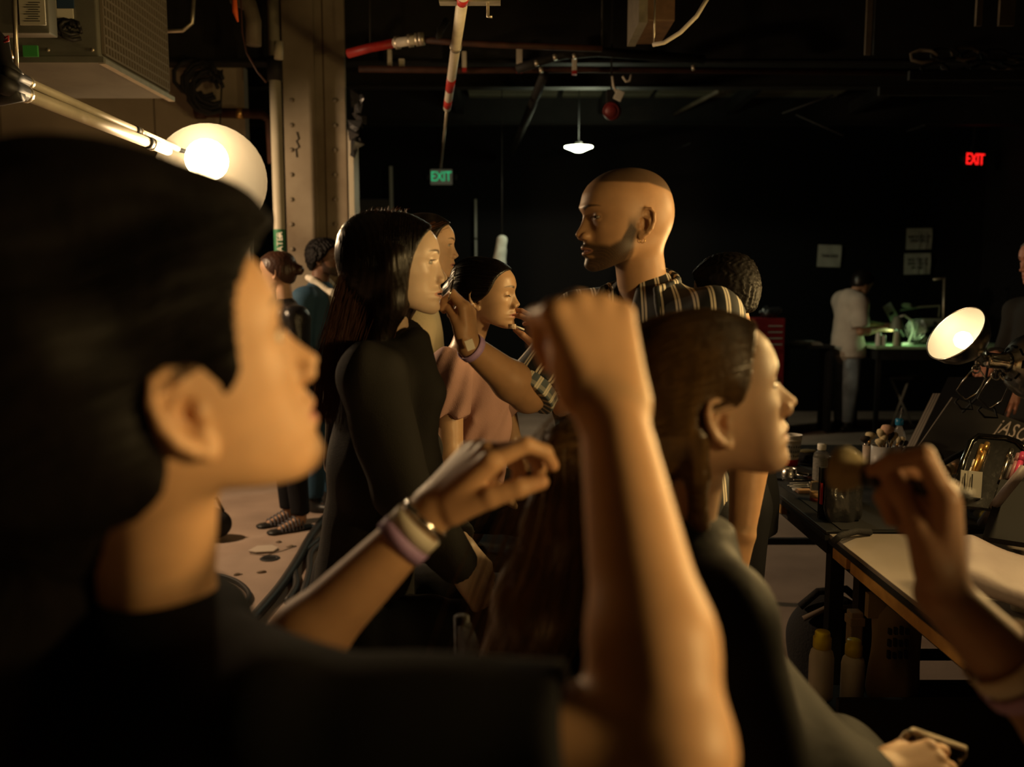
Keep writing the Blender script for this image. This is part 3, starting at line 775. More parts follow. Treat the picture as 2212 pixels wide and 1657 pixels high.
# --- make-up artist whose arm reaches in from the right
def build_brush_artist():
    wr, el = at(2035, 1285, .86), at(2430, 1690, .86)
    sh = Vector((.84, .74, 1.30)); N = Vector((1.00, .62, 1.38)); fw = Vector((-.8, .6, 0)); lt = Vector((-.6, -.8, 0))
    H = Head(N + Vector((-.02, .03, .17)), 145, -8, 0, 1.0)
    shL = N + lt * .17 + Vector((0, 0, -.05)); sh = N - lt * .17 + Vector((0, 0, -.05))
    N2 = N
    sh, shL = shL, sh
    elL = shL + Vector((.04, .03, -.27)); wrL = elL + Vector((-.10, .10, -.20))
    pel = N + Vector((.06, -.02, -.50)); kn = [pel + lt * .09 * q - Vector((0, 0, .42)) for q in (1, -1)]; an = [ground(k) for k in kn]
    hd = Hand(wr, (.05, .10, .98), (.86, -.48, .10), 1, ((27, 78, 14), (66, 92, 44), (74, 94, 48), (78, 94, 50)), (4, 1, -2, -6), (18, 26, 12, 10), 1.12)
    hl = Hand(wrL, (-.3, .2, -.9), (.2, -.9, 0), -1)
    f = Fig(H, N, (sh, shL), (el, elL), (wr, wrL), pel, fw, kn, an, hands=[hd, hl])
    o = person('person at the right edge reaching in with a powder brush, wristbands on forearm', f, (.40, .235, .15), hand_h=.0024, hh=.004, h=.009)
    S = Solid(); f.torso(S, .016, .12); f.upper(S, 0, .016, .9, True); f.upper(S, 1, .016, .9, True)
    garment('t_shirt', S, M['black_cotton'], o, .010, .003, 24, 6)
    S = Solid(); f.leg(S, 0, .015, 1.93); f.leg(S, 1, .015, 1.93); S.cone(pel + Vector((0, 0, .08)), pel, .15, .16, .03, (fw, .8))
    garment('trousers', S, M['dark_trousers'], o, .014, .004)
    for q in (0, 1): shoe(f, q, M['shoe_black'], o)
    S = Solid(); hair_cap(H, S, lambda x, y, z: .02 * hairline(x, y, z, HL_Z, HL_SLICK) - .008); P, Q = skin_mesh(S, .005)
    np_mesh('hair', P, Q, M['hair_black'], o)
    ax = (wr - el).normalized()
    bracelet('wristband', lerp(el, wr, .66), ax, .0395, .022, M['white_paper'], parent=o)
    bracelet('wristband', lerp(el, wr, .58), ax, .0420, .018, M['lilac_paper'], parent=o)
    return o, hd

# --- seated model with long black hair
def build_long_hair_model():
    H = nose_head(967, 600, 1.98, 3, 3, 0, .985, eyes='open', nose=1.0, lips=1.05)
    N = at(842, 775, 2.03); fw = Vector((1, .08, 0)).normalized(); lt = Vector((-fw.y, fw.x, 0))
    pel = at(778, 1325, 2.08)
    shR, shL = at(800, 815, 1.87), at(845, 800, 2.18)
    elR, elL = at(868, 1065, 1.86), at(890, 1050, 2.24)
    wrR, wrL = at(1003, 1243, 1.99), at(1000, 1178, 2.09)
    kn = [pel + fw * .45 + lt * .1 * q + Vector((0, 0, -.03)) for q in (1, -1)]; an = [ground(k + fw * .05, .36) for k in kn]
    hR = Hand(wrR, (.55, .05, -.72), (.45, -.75, .45), 1, ((18, 30, 15), (22, 32, 15), (26, 34, 15), (30, 36, 15)), thumb=(25, 15, 15, 10), scale=.93)
    hL = Hand(wrL, (.52, -.42, -.50), (.55, -.35, .70), -1, ((22, 48, 25), (25, 50, 25), (30, 50, 25), (32, 50, 25)), thumb=(20, 20, 15, 10), scale=.93)
    f = Fig(H, N, (shL, shR), (elL, elR), (wrL, wrR), pel, fw, kn, an, hands=[hR, hL], wid=.92, arm=.95)
    o = person('seated person in black jacket with hands folded having lips painted', f, (.76, .565, .42), mat='skin_dewy', hh=.0020, brow=(.05, .03, .02), lip=(.62, .29, .23))
    S = Solid(); f.torso(S, .026, .10)
    f.upper(S, 1, .022, 1.90, True); f.upper(S, 0, .022, 1.93, True)
    S.cone(N - f.up * .05, lerp(N, H.w(.0, 0, -.10), .72), .085, .070, .03, cap=True)
    S.cone(at(905, 735, 1.95), at(925, 850, 1.96), .026, .034, .03); S.cone(at(925, 850, 1.96), at(905, 1080, 1.98), .034, .03, .03)
    garment('jacket', S, M['black_jacket'], o, .006, .0045, 24, 11)
    S = Solid(); f.leg(S, 0, .016, 1.93); f.leg(S, 1, .016, 1.93); S.cone(pel + Vector((0, 0, .06)), pel, .15, .16, .03, (fw, .8))
    garment('trousers', S, M['dark_trousers'], o, .009, .005, 30, 3)
    for q in (0, 1): shoe(f, q, M['shoe_black'], o)
    # long hair parted in the middle, falling over the back
    zs = np.array([-.16, -.10, -.06, -.03, 0, .03, .05, .068, .082, .094, .105]); xs = np.array([.018, .022, .028, .034, .040, .050, .060, .071, .082, .094, .2])
    def th(x, y, z):
        m = hairline(x, y, z, zs, xs, .008)
        return (.009 + .005 * sstep((.0 - x) / .06) - .003 * np.exp(-(y / .004) ** 2) * sstep((z - .06) / .03) + .012 * np.exp(-((x + .010) / .026) ** 2 - (z / .036) ** 2)) * m - .010 * (1 - m)
    S = Solid(); hair_cap(H, S, th)
    def curtain(a, b, ra, rb): S.cone(a, b, ra, rb, .03, ((0, 1, 0), 1.0))
    back = [H.w(-.045, 0, .05), at(822, 640, 2.02), at(798, 760, 2.05), at(768, 850, 2.06), at(745, 1000, 2.06)]
    S.chain(back, [.068, .072, .074, .066, .05], .04, ((0, 1, 0), .95))
    near = [H.w(.004, -.070, .03), at(846, 660, 1.925), at(816, 745, 1.955), at(780, 840, 2.0)]
    S.chain(near, [.020, .026, .030, .016], .03)
    far = [H.w(.018, .070, .03), at(850, 660, 2.10), at(830, 760, 2.12)]; S.chain(far, [.02, .026, .02], .03)
    def comb(F, X, Y, Z):
        return F + .0005 * (np.sin(430 * X + 290 * Y + 22 * Z) + .8 * np.sin(710 * X - 360 * Y + 31 * Z + 1.0))
    P, Q = skin_mesh(S, .0036, post=comb)
    rs = np.random.RandomState(9); paths = []
    edge = [at(842, 478, 2.0), at(792, 505, 2.0), at(762, 560, 2.0), at(742, 620, 2.0), at(727, 690, 2.0), at(712, 760, 2.0), at(700, 830, 2.0), at(690, 905, 2.0)]
    for _ in range(2600):   # outer locks of the dark hair, backlight put into their redder colour
        dy = rs.uniform(-.10, .10); ins = abs(rs.randn()) * .022 + .001; i0 = rs.randint(0, 4); pts = []
        wob = rs.randn(2) * .006; fr = rs.rand() < .16
        L = rs.randint(4, 7)
        for i in range(i0, min(len(edge), i0 + L)):
            t = (i - i0) / 6
            out = (.006 + .035 * t * t * rs.rand()) if fr else 0
            pts.append(np.array(edge[i]) + np.array((ins * (1 + .8 * (1 - t)) - out + wob[0] * t * 3, dy * (.55 + .5 * t) + wob[1], (-.02 * abs(dy) * 10 if i < 2 else 0))))
        paths.append(curve_pts(pts, 3))
    lying = combed(H, th, 1100, 51, part=True, lift=.0012)
    for _ in range(110):    # flyaways on the crown
        a = rs.uniform(-.9, .35); y0 = rs.uniform(-.05, .05)
        p0 = None; d = np.array((rs.uniform(-.5, .8), rs.uniform(-.4, .4), 1.0)) * rs.uniform(.006, .022)
        w0, _ok = drape(H, th, np.array([(math.sin(a), y0 * 8, math.cos(a))]), 0.0); dw = np.array(H.R @ Vector(d)); paths.append(curve_pts([w0[0] + dw * t + np.array((.004 * t * t, 0, -.006 * t * t)) for t in (0, .35, .7, 1)], 2))
    np_mesh('hair', *merge((P, Q), strands(lying, .0007, .0003)), M['hair_chestnut_dark'], o); ls = np_mesh('loose_hair', *strands(paths, .0006, .00022), M['hair_backlit'], o); ls['kind'] = 'stuff'
    return o, f

# --- standing make-up artist in the striped shirt
def build_striped_artist():
    H = ear_head(1393, 482, 1.98, 1, 196, -1, 0, 1.035, male=1.0, jaw=1.06, nose=1.06, lips=1.15, eyes='half', chin=.002)
    N = at(1392, 652, 2.09); fw = Vector((-.76, -.65, 0)).normalized(); lt = Vector((-fw.y, fw.x, 0))
    shR, shL = at(1248, 688, 2.27), at(1535, 690, 1.93)
    elR, elL = at(1140, 852, 2.15), at(1628, 905, 1.95)
    wrR, wrL = at(1012, 746, 2.02), at(1603, 1150, 1.90)
    pel = N + Vector((.06, .02, -.52)); kn = [pel + lt * .1 * q - Vector((0, 0, .44)) for q in (1, -1)]; an = [ground(k) for k in kn]
    hR = Hand(wrR, (-.05, .0, .99), (.93, -.30, .06), 1, ((36, 88, 34), (44, 90, 38), (50, 92, 40), (54, 92, 42)), (3, 1, -1, -3), (14, 24, 20, 24), .98)
    hL = Hand(wrL, (-.25, -.05, -.95), (.5, -.85, 0), -1, ((14, 20, 12), (18, 24, 14), (20, 26, 14), (22, 28, 16)), scale=1.05)
    f = Fig(H, N, (shL, shR), (elL, elR), (wrL, wrR), pel, fw, kn, an, male=.8, hands=[hR, hL])
    def buzz(x, ay, z):
        line = .083 + .25 * np.clip(-x - .02, 0, .1) * -1 + .05 * np.clip(x, 0, .1)
        return .80 * sstep((z - line) / .006) * sstep((.088 - x) / .02)
    o = person('standing person in dark striped shirt reaching out with a lip brush', f, (.43, .245, .13), hh=.0020, beard=.97, buzz=buzz, lip=(.34, .15, .11), brow=(.02, .012, .008), browz=.038)
    def weave(P, arm=None):
        out = np.zeros_like(P)
        d = P - np.array(N); out[:, 0] = .65 * (d @ np.array(lt)) - .76 * (d @ np.array(fw)); out[:, 1] = d[:, 2]
        for q in (() if arm is None else (arm,)):
            a, e = np.array(f.sh[q]), np.array(f.el[q]); ab = e - a; t = ((P - a) @ ab) / (ab @ ab)
            qv = (P - a) - np.clip(t, 0, 1)[:, None] * ab; r = np.linalg.norm(qv, axis=1)
            u = np.cross(ab / np.linalg.norm(ab), [0, 0, 1.]); u /= np.linalg.norm(u); w = np.cross(ab / np.linalg.norm(ab), u)
            m = np.ones(len(P), bool)
            ang = np.arctan2(qv @ w, qv @ u); out[m, 0] = ang[m] * .062; out[m, 1] = t[m] * .3
        return out
    S = Solid(); f.torso(S, .018, .14)
    S.cone(N - f.up * .07, N + f.up * .005, .084, .074, .03)
    S.cone(N + fw * .085 + f.up * .05, N + fw * .135 - f.up * .13, .046, .012, .008, mode='s')
    garment('shirt', S, M['striped_shirting'], o, .0055, .0045, 24, 21, uvw=weave)
    for q, fr in ((1, .88), (0, .92)):
        S = Solid(); S.cone(lerp(f.sh[q], f.el[q], .12), lerp(f.sh[q], f.el[q], fr), .058, .074, .02, cap=True)
        garment('sleeve', S, M['striped_shirting'], o, .0055, .0045, 26, 25 + q, uvw=lambda P, q=q: weave(P, q))
    # collar: two standing flaps
    def flap(sg):
        S = Solid(); up = Vector((0, 0, 1)); hw = H.w(-.03, 0, -.09)
        pts = []
        for a in np.linspace(0, 1, 7):
            th = math.radians(180 - a * 118); d = fw * math.cos(th) + lt * sg * math.sin(th)
            c = lerp(N, hw, .62) + d * (.074 + .020 * a) + up * (.012 - .045 * a); pts.append((c, d))
        for i in range(6):
            for s_, (o1, o2) in enumerate(((0.0, 0.0),)):
                S.cone(pts[i][0] + up * .012, pts[i + 1][0] + up * .012, .0045, .0045, .006)
                S.cone(pts[i][0] + pts[i][1] * .020 - up * .026, pts[i + 1][0] + pts[i + 1][1] * .022 - up * .030, .0045, .0045, .006)
                S.cone(pts[i][0] + up * .012, pts[i][0] + pts[i][1] * .020 - up * .026, .0045, .0045, .010)
                S.cone(lerp(pts[i][0], pts[i + 1][0], .5) + up * .012, lerp(pts[i][0], pts[i + 1][0], .5) + pts[i][1] * .020 - up * .028, .0045, .0045, .012)
        tip = pts[-1][0] + pts[-1][1] * .03 - up * .055
        for tt in (0, .3, .6, .9): S.cone(lerp(pts[-1][0] + up * .012, pts[-1][0] + pts[-1][1] * .014 - up * .022, tt), tip, .0048, .004, .010)
        P, Q = skin_mesh(S, .0028)
        d = P - np.array(N); ang = np.arctan2(d @ np.array(lt), d @ np.array(fw)); w = np.zeros_like(P); w[:, 0] = ang * .075; w[:, 1] = d[:, 2]
        np_mesh('collar', P, Q, M['striped_shirting'], o, uvw=w)
    flap(1); flap(-1)
    # rolled cuff above the elbow
    a, b = lerp(f.sh[1], f.el[1], .80), lerp(f.sh[1], f.el[1], 1.02)
    S = Solid(); S.cone(a, b, .071, .073, .01, cap=True); ax = (b - a).normalized()
    P, Q = skin_mesh(S, .004, post=folds(.0035, 40, 5)); t = (P - np.array(a)) @ np.array(ax); keep = t > -.002; qk = np.all(keep[Q], 1)
    P2, Q2 = compact(P, Q[qk]); u = Vector((0, 0, 1)).cross(ax).normalized(); v = ax.cross(u); dd = P2 - np.array(a)
    w = np.zeros_like(P2); w[:, 0] = np.arctan2(dd @ np.array(v), dd @ np.array(u)) * .072; w[:, 1] = dd @ np.array(ax)
    np_mesh('rolled_cuff', P2, Q2, M['striped_cuff'], o, uvw=w)
    S = Solid(); f.leg(S, 0, .016, 1.95); f.leg(S, 1, .016, 1.95); S.cone(pel + Vector((0, 0, .06)), pel, .15, .16, .03, (fw, .8))
    garment('trousers', S, M['dark_trousers'], o, .012, .005)
    for q in (0, 1): shoe(f, q, M['shoe_black'], o, .23)
    ax = (wrR - elR).normalized(); c = lerp(elR, wrR, .955)
    bracelet('wristband', c, ax, .0335, .017, M['lilac_paper'], parent=o)
    bm = bmesh.new(); bmesh.ops.create_cube(bm, size=1); bm.transform(Matrix.Diagonal((.019, .0025, .024, 1)))
    me = bpy.data.meshes.new('wristband_tab'); bm.to_mesh(me); bm.free(); me.materials.append(M['white_paper'])
    t = bpy.data.objects.new('wristband_tab', me); COL.objects.link(t); t.location = at(1015, 745, 1.958); t.rotation_euler = (.1, -.35, .3); put(t, o)
    # small gold hoop in the ear
    bm = bmesh.new(); n, m_ = 16, 6; c = H.w(-.004, .0745, -.036)
    ring = [[bm.verts.new(c + Vector((math.cos(i * 6.283 / n) * (.006 + .0011 * math.cos(j * 6.283 / m_)), .0011 * math.sin(j * 6.283 / m_), math.sin(i * 6.283 / n) * (.006 + .0011 * math.cos(j * 6.283 / m_))))) for j in range(m_)] for i in range(n)]
    for i in range(n):
        for j in range(m_): bm.faces.new((ring[i][j], ring[(i + 1) % n][j], ring[(i + 1) % n][(j + 1) % m_], ring[i][(j + 1) % m_]))
    me = bpy.data.meshes.new('earring'); bm.to_mesh(me); bm.free(); me.materials.append(M['gold'])
    t = bpy.data.objects.new('earring', me); COL.objects.link(t); put(t, o)
    return o, f, hR

# --- seated model with closed eyes in a mauve top
def build_mauve_model():
    H = ear_head(1027, 648, 2.72, -1, -16, 0, 4, .95, eyes='closed')
    N = at(1002, 765, 2.80); fw = Vector((.95, -.25, 0)).normalized(); lt = Vector((-fw.y, fw.x, 0))
    pel = at(985, 1075, 2.88); shR, shL = at(968, 800, 2.64), at(1072, 795, 2.97)
    elR, elL = at(975, 985, 2.60), at(1105, 960, 3.0); wrR, wrL = at(1075, 1060, 2.70), at(1140, 1050, 2.9)
    kn = [pel + fw * .44 + lt * .1 * q for q in (1, -1)]; an = [ground(k + fw * .05, .36) for k in kn]
    hands = [Hand(wrR, (.8, -.1, -.4), (.2, -.4, .8), 1, scale=.93), Hand(wrL, (.6, -.5, -.4), (.2, -.3, .9), -1, scale=.93)]
    f = Fig(H, N, (shL, shR), (elL, elR), (wrL, wrR), pel, fw, kn, an, hands=hands, wid=.9, arm=.9)
    o = person('seated person with eyes closed in draped mauve top', f, (.53, .335, .20), mat='skin_dewy', hh=.0024, lip=(.50, .22, .18), brow=(.05, .03, .02))
    S = Solid(); w = f.up
    S.cone(N - w * .13 + fw * .02, N - w * .26 + fw * .02, .158, .165, .03, (fw, .86)); S.cone(N - w * .26 + fw * .02, pel, .165, .170, .03, (fw, .85)); S.cone(pel, pel - Vector((0, 0, .06)), .165, .17, .03, (fw, .8), cap=True)
    S.cone(N - w * .045 - fw * .01, shR, .045, .062, .03); S.cone(shR, lerp(shR, elR, .55), .064, .070, .03, cap=True)
    S.cone(N - w * .10 + lt * .06, shL - Vector((0, 0, .06)), .05, .05, .03); S.cone(shL - Vector((0, 0, .06)), lerp(shL, elL, .6), .06, .066, .03, cap=True)
    P, Q = skin_mesh(S, .006, post=lambda F, X, Y, Z: F + .0075 * np.sin(75 * X + 18 * Y - 26 * Z + 2.5 * np.sin(9 * Z)) * np.clip((1.30 - Z) / .1, 0, 1) + .003 * np.sin(120 * X - 40 * Z))
    np_mesh('draped_top', smooth(P, Q, 1, .4), Q, M['mauve_jersey'], o)
    S = Solid(); f.leg(S, 0, .014, 1.93); f.leg(S, 1, .014, 1.93); S.cone(pel + Vector((0, 0, .04)), pel, .14, .15, .03, (fw, .8))
    garment('trousers', S, M['dark_trousers'], o, .012, .005)
    for q in (0, 1): shoe(f, q, M['shoe_black'], o)
    def th(x, y, z): m = hairline(x, y, z, HL_Z, HL_SLICK + .004, .010); return (.007 + .008 * sstep((.02 - x) / .08)) * m - .008 * (1 - m)
    S = Solid(); hair_cap(H, S, th); S.ell(H.w(-.115, 0, .02), (.035, .035, .035), .02)
    P, Q = skin_mesh(S, .0034, post=grooves(.0004, H)); np_mesh('hair', *merge((P, Q), strands(combed(H, th, 600, 61, (-110, 110), (20, 110), lift=.001), .0007, .0003)), M['hair_black'], o)
    return o, f

def simple_standing(label, H, N, fw, tone, top, bottom, shoemat, arms=None, male=0.0, h=.011, hh=.0045, hand_h=.0034, hem=.10, inf=.018, hipx=0, sleeve=1.92, hands=None, legs=True, lean=Vector((0, 0, 0)), topname='top', amp=.005, mat='skin', pants='trousers', group=None, **tk):
    fw = Vector(fw).normalized(); lt = Vector((-fw.y, fw.x, 0)); Z = Vector((0, 0, 1)); N = Vector(N)
    pel = N - Z * .50 + lean; sw = .165 * (1 + .12 * male)
    shL, shR = N + lt * sw - Z * .05, N - lt * sw - Z * .05
    if arms is None: arms = (shL + Vector((0, 0, -.28)) + lt * .03, shR + Vector((0, 0, -.28)) - lt * .03, shL + lt * .04 - Z * .52 + fw * .05, shR - lt * .04 - Z * .52 + fw * .05)
    elL, elR, wrL, wrR = arms
    if hands is None: hands = [Hand(wrL, (wrL - elL), lt, -1), Hand(wrR, (wrR - elR), -lt, 1)]
    kn = [pel + lt * .09 * q - Z * (pel.z - .085) * .52 for q in (1, -1)]; an = [Vector((k.x, k.y, .085)) + fw * -.02 for k in kn]
    f = Fig(H, N, (shL, shR), (elL, elR), (wrL, wrR), pel, fw, kn, an, male=male, hands=hands)
    o = person(label, f, tone, h=h, hh=hh, hand_h=hand_h, mat=mat, group=group, **tk)
    S = Solid(); f.torso(S, inf, hem); f.upper(S, 0, inf, sleeve, True); f.upper(S, 1, inf, sleeve, True); S.cone(N - f.up * .05, N + f.up * .01, .08, .07, .03)
    garment(topname, S, M[top], o, h, amp, 22, (len(label) * 7) % 97)
    S = Solid(); f.leg(S, 0, .018, 1.97, True); f.leg(S, 1, .018, 1.97, True); S.cone(pel + Z * .06, pel, .15, .16, .03, (fw, .8))
    garment(pants, S, M[bottom], o, h + .002, .005, 22, 3)
    if shoemat:
        for q in (0, 1): shoe(f, q, M[shoemat], o)
    return o, f

def cap_hair(H, o, mat, thick=.012, zs=HL_Z, xs=HL_SLICK, h=.004, extra=None, curl=0.0, name='hair'):
    S = Solid()
    def th(x, y, z): m = hairline(x, y, z, zs, xs, .012); return thick * m - .010 * (1 - m)
    hair_cap(H, S, th)
    if extra: extra(S)
    post = None
    if curl: post = lambda F, X, Y, Z: F + curl * (np.sin(260 * X + 3 * np.sin(150 * Z)) * np.sin(240 * Z + 2 * np.sin(170 * Y)) + .5 * np.sin(300 * Y + 210 * X))
    P, Q = skin_mesh(S, h, post=post); return np_mesh(name, P, Q, mat, o)

def build_background_people():
    # woman behind the long-haired model
    H = nose_head(991, 552, 3.3, 2, 0, 0, 1.0); N = H.w(-.045, 0, -.20) + Vector((0, .01, -.02))
    o, f = simple_standing('standing person in cream top behind the seated black jacket', H, N, (1, .1, 0), (.62, .41, .27), 'cream_knit', 'dark_trousers', 'shoe_black', hh=.003, lip=(.48, .22, .18))
    cap_hair(H, o, M['hair_black'], .012, extra=lambda S: S.chain([H.w(-.07, 0, .03), H.w(-.10, 0, -.04), H.w(-.10, 0, -.16)], [.06, .05, .03], .02))
    # artist whose hand with the gold watch touches the mauve model's lip
    H = Head(at(1356, 486, 3.05), 178, -6, 0, 1.0); N = H.w(-.04, 0, -.20)
    wr = at(1176, 768, 2.78); el = at(1240, 915, 2.96); fw = Vector((-1, -.1, 0)); lt = Vector((.1, -1, 0)); shL = N + lt * .165; shR = N - lt * .165
    hd = Hand(wr, (-.22, -.02, .97), (.86, -.30, .10), 1, ((26, 30, 18), (22, 28, 16), (26, 32, 18), (34, 40, 20)), (7, 1, -5, -11), (48, 26, 16, 12), 1.0)
    o, f = simple_standing('person in black hidden behind striped shirt, raised hand wearing gold watch', H, N, fw, (.42, .225, .14), 'black_cotton', 'dark_trousers', 'shoe_black',
        arms=(shL + Vector((.03, -.03, -.30)), el, shL + Vector((-.08, -.05, -.5)), wr), hands=[hd, Hand(shL + Vector((-.08, -.05, -.5)), (-.2, 0, -1), (.2, -1, 0), -1)], sleeve=1.3, hand_h=.0022, hh=.005)
    cap_hair(H, o, M['hair_black'], .016)
    hd.nails(o, M['nail'])
    ax = (wr - el).normalized(); c = lerp(el, wr, .93)
    for i in range(22):      # links of the watch strap
        a = i * 6.283 / 22; u = ax.orthogonal().normalized(); v = ax.cross(u); p = c + (u * math.cos(a) + v * math.sin(a)) * .0285
        bm = bmesh.new(); bmesh.ops.create_cube(bm, size=1); q = (p - c).normalized(); s = ax.cross(q)
        bm.transform(Matrix(((ax.x * .013, s.x * .006, q.x * .003, p.x), (ax.y * .013, s.y * .006, q.y * .003, p.y), (ax.z * .013, s.z * .006, q.z * .003, p.z), (0, 0, 0, 1))))
        me = bpy.data.meshes.new('watch_link'); bm.to_mesh(me); bm.free(); me.materials.append(M['gold']); t = bpy.data.objects.new('watch_link', me); COL.objects.link(t); put(t, o)
    # dark curly head behind the striped shoulder
    H = Head(at(1566, 640, 3.0), 128, -10, 0, 1.02); N = H.w(-.04, 0, -.20)
    o, f = simple_standing('person in black standing behind the right shoulder of the striped shirt', H, N, (-1, .12, 0), (.50, .30, .20), 'black_cotton', 'dark_trousers', 'shoe_black', hh=.0035)
    cap_hair(H, o, M['hair_jet'], .018, curl=.0022, h=.004)
    # person in the blue suit
    H = ear_head(688, 562, 5.72, -1, -14, -2, 0, .99, male=1.0, jaw=1.05); N = H.w(-.035, 0, -.20)
    Z = Vector((0, 0, 1)); fw = Vector((.93, -.36, 0)).normalized(); lt = Vector((-fw.y, fw.x, 0))
    o, f = simple_standing('person in blue suit jacket and white open shirt by riveted column', H, N, fw, (.155, .080, .052), 'blue_suiting', 'blue_suiting', 'shoe_black', male=.9, topname='suit_jacket', hem=.22, inf=.024, beard=.95, lip=(.16, .07, .06), hh=.0036)
    cap_hair(H, o, M['hair_jet'], .022, curl=.007, h=.0045, xs=HL_SLICK + .004)
    S = Solid()
    for sg in (1, -1):
        S.cone(N - fw * .075 + Z * .085 + lt * .02 * sg, N + fw * .0 + lt * .078 * sg + Z * .070, .020, .022, .01); S.cone(N + fw * .0 + lt * .078 * sg + Z * .070, N + fw * .125 + lt * .055 * sg - Z * .02, .024, .020, .01)
        S.cone(N + fw * .130 + lt * .045 * sg - Z * .02, N + fw * .168 + lt * .03 * sg - Z * .36, .034, .018, .02)
    P, Q = skin_mesh(S, .005); np_mesh('shirt_collar', P, Q, M['white_shirt'], o)
    # person with ginger lit hair, facing away on the left, in sandals
    H = Head(at(600, 592, 5.36), 172, -4, 0, 1.0); N = H.w(-.03, 0, -.21)
    o, f = simple_standing('person in black leather jacket and woven sandals left of blue suit', H, N, (-.75, -.55, 0), (.50, .30, .19), 'black_leather', 'dark_trousers', None, topname='leather_jacket', amp=.008, inf=.026, hem=.08, hh=.004)
    cap_hair(H, o, M['hair_chestnut'], .014, extra=lambda S: S.chain([H.w(-.10, 0, .03), H.w(-.135, 0, .015)], [.035, .032], .015), curl=.001)
    d = f.foot_dir()
    for q in (0, 1):
        a = f.an[q]; sd = Vector((-d.y, d.x, 0)); heel = Vector((a.x, a.y, .012)) - d * .05
        S = Solid(); S.cone(heel, heel + d * .22, .040, .046, .01, (Z, .35)); P, Q = skin_mesh(S, .006); so = np_mesh('sandal_sole', P, Q, M['shoe_black'], o)
        for i in range(7):     # woven straps over the foot
            t = .05 + .022 * i; p0 = heel + d * t; r = .046 - .002 * abs(i - 3); zt = .095 - .010 * i
            pts = [p0 + sd * (r * math.cos(b)) + Z * max(.0, zt * math.sin(b)) for b in np.linspace(0, math.pi, 9)]
            S = Solid(); S.chain(pts, [.0055] * 9, .004); P, Q = skin_mesh(S, .0035); st = np_mesh('sandal_strap', P, Q, M['sandal'], o)
        bracelet('pale_cuff', a + Z * .075, Z, .052, .05, M['white_shirt'], parent=o)
    # tailor in white t-shirt and jeans far off
    H = Head(at(1862, 614, 9.0), 20, -28, 0, 1.0); N = at(1836, 642, 9.0); fw = Vector((.9, .1, 0)).normalized(); lt = Vector((-fw.y, fw.x, 0))
    shL, shR = N + lt * .17 - Z * .05, N - lt * .17 - Z * .05
    arms = (shL + Vector((.06, .05, -.28)), shR + Vector((.02, -.06, -.29)), shL + Vector((.26, -.05, -.26)), shR + Vector((.27, -.0, -.26)))
    o, f = simple_standing('distant person in white t-shirt and faded jeans reading at green table', H, N, fw, (.42, .24, .15), 'white_jersey', 'faded_denim', 'shoe_black', arms=arms, sleeve=.85, inf=.05, hem=.10, topname='t_shirt', pants='jeans', h=.013, hh=.007, hand_h=.006, amp=.008)
    cap_hair(H, o, M['hair_black'], .02, h=.007)
    # person at the right edge
    H = Head(at(2250, 568, 4.5), 190, -6, 0, 1.04, male=1.0, jaw=1.06); N = H.w(-.03, 0, -.20); fw = Vector((-.95, -.2, 0)).normalized(); lt = Vector((-fw.y, fw.x, 0))
    shL, shR = N + lt * .18 - Z * .05, N - lt * .18 - Z * .05
    wl, wr2 = at(2152, 770, 4.25), at(2195, 832, 4.2)
    o, f = simple_standing('person in dark jacket half cut off at right edge behind chrome lamps', H, N, fw, (.56, .26, .18), 'black_jacket', 'dark_trousers', 'shoe_black', male=1.0,
        arms=(shL + Vector((-.05, -.02, -.28)), shR + Vector((-.06, .03, -.28)), wr2, wl), hands=[Hand(wr2, (-.35, -.1, -.8), (-.5, -.8, 0), -1), Hand(wl, (-.35, .1, -.55), (-.6, -.7, .3), 1)], topname='jacket', hh=.0036)
    cap_hair(H, o, M['hair_grey'], .006)
M['hair_chestnut_dark'] = hairmat('hair_dark', (.012, .007, .005), .34, .6)
M['sandal'] = node_mat('sandal', (.10, .10, .12), .4, spec=.6)
# ------------------------------------------------------------------ mesh helpers for the room and its things
def link_mesh(name, bm, mat, parent=None, smooth=False):
    me = bpy.data.meshes.new(name); bm.normal_update(); bm.to_mesh(me); bm.free()
    for m in (mat if isinstance(mat, (list, tuple)) else [mat]): me.materials.append(m)
    if smooth:
        for p in me.polygons: p.use_smooth = True
    o = bpy.data.objects.new(name, me); COL.objects.link(o)
    if parent is not None: put_deep(o, parent)
    return o
def world_of(o):
    m = o.matrix_basis.copy(); p = o
    while p.parent is not None:
        m = p.parent.matrix_basis @ p.matrix_parent_inverse @ m if False else (p.parent.matrix_basis @ (p.matrix_parent_inverse @ m)); p = p.parent
    return m
def put_deep(o, parent):
    o.parent = parent; o.matrix_parent_inverse = world_of(parent).inverted(); return o
def tag(o, label, cat, group=None, kind=None):
    o['label'] = label; o['category'] = cat
    if group: o['group'] = group
    if kind: o['kind'] = kind
    return o
def struct(o, label=None):
    o['kind'] = 'structure'
    if label: o['label'] = label
    return o
def bm_box(bm, lo, hi, M4=None, bev=0.0):
    lo, hi = Vector(lo), Vector(hi); r = bmesh.ops.create_cube(bm, size=1); c = (lo + hi) / 2; s = hi - lo
    bmesh.ops.transform(bm, matrix=Matrix.Translation(c) @ Matrix.Diagonal((s.x, s.y, s.z, 1)), verts=r['verts'])
    vs = r['verts']
    if bev > 0:
        es = list({e for v in vs for e in v.link_edges}); g = bmesh.ops.bevel(bm, geom=es, offset=bev, segments=2, affect='EDGES', profile=.6)
        vs = list({v for f in g['faces'] for v in f.verts} | {v for v in vs if v.is_valid})
    if M4 is not None: bmesh.ops.transform(bm, matrix=M4, verts=[v for v in bm.verts] if bev > 0 else vs)
    return bm
